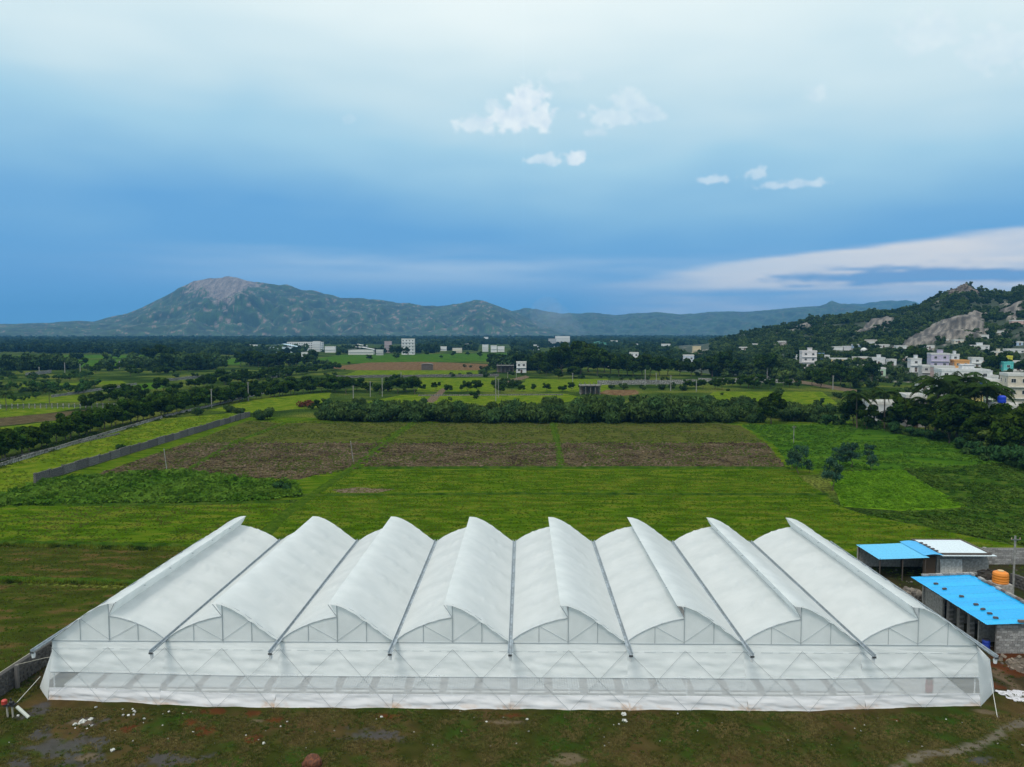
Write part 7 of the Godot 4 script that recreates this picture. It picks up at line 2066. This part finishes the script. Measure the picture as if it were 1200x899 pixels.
func build_grass() -> void:
	var leaf := leafy("blade", 0.3, 0.8)
	var fine := tuft(10, 0.55, 0.45, 0.13, 1)
	var weed := leafclump(26, 0.2, 2)
	var clod := MB.new()
	clod.col = Color(1, 1, 1)
	clod.obox(Vector3(0, 0.2, 0), Vector3(0.5, 0.1, 0.1), Vector3(-0.1, 0.3, 0.05), Vector3(0.0, -0.1, 0.42))
	var clods := clod.mesh()
	for s in [
		["yard_grass", "short olive and brown grass in front of the polyhouse", "grass", "blade", [-37, -49.9, 39, -49.9, 39, -36, -37, -36], 48, 0.06, 0.15, Color(0.06, 0.09, 0.014), Color(0.18, 0.145, 0.055), 21, -0.2, 0.3, 1.6],
		["yard_weeds", "greener weed clumps in front of the polyhouse", "weeds", "weed", [-37, -49.8, 38, -49.8, 38, -36, -37, -36], 3.0, 0.08, 0.26, Color(0.028, 0.075, 0.012), Color(0.06, 0.09, 0.018), 22, 0.18, 0.22, 1.3],
		["yard_grass", "grass along the right side of the polyhouse", "grass", "blade", [34.5, -58.5, 60, -58.5, 60, -49, 34.5, -49], 9, 0.05, 0.17, Color(0.03, 0.07, 0.011), Color(0.07, 0.08, 0.02), 23, 0.0, 0.2, 1.4],
		["yard_grass", "grass left of the polyhouse beside the stone wall", "grass", "blade", [-35.4, -62, -33.9, -62, -33.5, -50, -35.4, -50], 14, 0.06, 0.2, Color(0.03, 0.065, 0.011), Color(0.07, 0.08, 0.02), 24, -0.4, 0.2, 1.4],
		["terrace_grass", "grass of the terraces left of the polyhouse", "grass", "blade", [-85.1, -109.9, -32.5, -112.3, -31.8, -87.7, -30.2, -72.1, -33.5, -58.3, -33.5, -50.1, -37.9, -48.6], 5.0, 0.07, 0.17, Color(0.065, 0.135, 0.008), Color(0.14, 0.115, 0.04), 25, -0.35, 0.07, 1.5],
		["field_grass", "green grass of the field behind the polyhouse", "grass", "blade", [-33.8, -97.8, -32.4, -112.9, -30.9, -140.8, 50.4, -142, 47.9, -112.9, 48.4, -107, 59.9, -87.6, 52.4, -76.2, 25.3, -75.3, -25.7, -74.6], 4.5, 0.08, 0.19, Color(0.065, 0.135, 0.008), Color(0.16, 0.2, 0.022), 26, -0.4, 0.06, 1.6],
		["terrace_grass", "taller grass on the banks of the left terraces", "grass", "blade", [-71.6, -92.4, -31.4, -88.1, -30.9, -86.7, -69.5, -89.7], 10, 0.2, 0.42, Color(0.02, 0.042, 0.009), Color(0.16, 0.2, 0.022), 27, -0.6, 0.2, 1.0],
		["terrace_grass", "taller grass on the lower bank of the left terraces", "grass", "blade", [-60.6, -78.2, -34.5, -76, -33.9, -74.7, -59.2, -76.2], 10, 0.2, 0.42, Color(0.02, 0.042, 0.009), Color(0.16, 0.2, 0.022), 28, -0.6, 0.2, 1.0],
		["weed_belt", "tall lush weeds in a belt below the grey wall", "weeds", "weed", [-82.6, -106.7, -79.7, -115.8, -80.9, -130.2, -75, -133.5, -62.9, -138.6, -52.1, -133, -37.9, -128.5, -33.8, -117.7, -39.2, -113.4, -51.5, -112.1, -85.1, -109.9], 2.6, 0.5, 1.6, Color(0.06, 0.14, 0.012), Color(0.11, 0.2, 0.024), 29, -0.6, 0.08, 1.2],
		["crop_plants", "bright green crop plants in the plot on the right", "crop", "weed", [48, -112.3, 53.4, -129.8, 59.3, -140.3, 71.4, -142.3, 68.1, -126.4, 66, -112.5, 55.7, -109.7], 4.5, 0.3, 0.55, Color(0.09, 0.21, 0.009), Color(0.14, 0.28, 0.016), 30, -1, 0.15, 1.4],
		["rough_weeds", "dark rough weeds on the right", "weeds", "weed", [72.1, -142.3, 104.3, -152.2, 62.1, -89.4, 48.4, -106.5, 64.6, -110.3], 1.5, 0.3, 0.85, Color(0.036, 0.09, 0.011), Color(0.09, 0.15, 0.022), 31, -0.25, 0.06, 1.4],
		["pasture_grass", "bright grass of the pasture below the palms", "grass", "weed", [61.7, -212.5, 93.3, -215, 96.1, -191.6, 112.5, -164.3, 102.3, -149.2, 72.2, -143.2, 59.9, -142.1, 52.1, -143.8, 58.3, -176.3], 0.9, 0.3, 0.75, Color(0.05, 0.13, 0.011), Color(0.085, 0.18, 0.018), 32, -0.2, 0.05, 1.6],
		["field_clods", "clods and stubble on the ploughed plots", "soil", "clod", [-75.8, -133.4, -76.4, -175.8, 57.1, -177.6, 50.8, -144.7, -28.6, -143.6, -38.3, -132.4], 1.6, 0.15, 0.42, Color(0.05, 0.037, 0.024), Color(0.15, 0.115, 0.075), 33, -0.6, 0.1, 1.0],
		["field_sprouts", "thin green sprouts on the ploughed plots", "crop", "blade", [-75.8, -133.4, -76.4, -175.8, -78.1, -218.8, 56.9, -216.5, 57.1, -177.6, 50.8, -144.7, -28.6, -143.6, -38.3, -132.4], 1.8, 0.15, 0.38, Color(0.07, 0.1, 0.018), Color(0.12, 0.16, 0.028), 34, -0.15, 0.07, 1.6],
		["meadow_grass", "lime green grass of the meadow beyond the grey wall", "grass", "blade", [-82, -106.7, -81.8, -118.9, -82.5, -131.8, -83.2, -232.4, -90.7, -239.7, -105, -222.8, -103.8, -181.1, -100.6, -146.4, -100.4, -130.7], 1.2, 0.1, 0.26, Color(0.1, 0.16, 0.012), Color(0.16, 0.21, 0.022), 35, -0.3, 0.05, 2.0],
		["meadow_grass", "weeds along the kerb wall", "weeds", "weed", [-93.7, -127.8, -97.4, -141.7, -102.2, -178.2, -102.9, -218.5, -102.6, -247.5, -104.4, -258.9, -110.4, -234.4, -109.1, -190.4, -103.3, -150.3, -99.4, -135.6], 0.9, 0.3, 0.8, Color(0.025, 0.055, 0.012), Color(0.06, 0.09, 0.02), 36, -0.1, 0.06, 1.4],
		["scraps", "pale scraps and plaster crumbs on the ground near the left corner", "litter", "clod", [-33, -50.2, -20, -50.0, -18, -46.0, -33, -45.5], 1.0, 0.04, 0.15, Color(0.35, 0.34, 0.33), Color(0.55, 0.55, 0.54), 37, 0.05, 0.35, 1.0],
		["scraps", "pale specks scattered along the polyhouse front", "litter", "clod", [-20, -49.9, 32, -49.9, 32, -46, -20, -45], 0.25, 0.03, 0.1, Color(0.35, 0.34, 0.33), Color(0.55, 0.55, 0.54), 38, -1, 0.35, 1.0],
		["crumbs", "dark stones scattered about the sheds", "stones", "clod", [35, -86, 60, -84, 60, -56, 35, -56], 0.8, 0.05, 0.22, Color(0.06, 0.05, 0.045), Color(0.2, 0.18, 0.16), 39, -0.1, 0.2, 1.0],
	]:
		var m: Mesh = fine if s[3] == "blade" else (weed if s[3] == "weed" else clods)
		scatter(s[0], s[1], s[2], m, leaf if s[3] != "clod" else leafy("clod", 0.02, 1.0), V2(s[4]), s[5], s[6], s[7], s[8], s[9], s[10], s[11], s[12], s[13], 0.02 if s[4][1] < -88.0 else 0.07)

func _ready() -> void:
	rng.seed = 1
	setting()
	build_land()
	build_fields()
	build_yard()
	build_polyhouse()
	build_sheds()
	build_left_things()
	build_person()
	build_walls()
	build_buildings()
	build_plants()
	build_woods()
	build_grass()
	build_smoke()
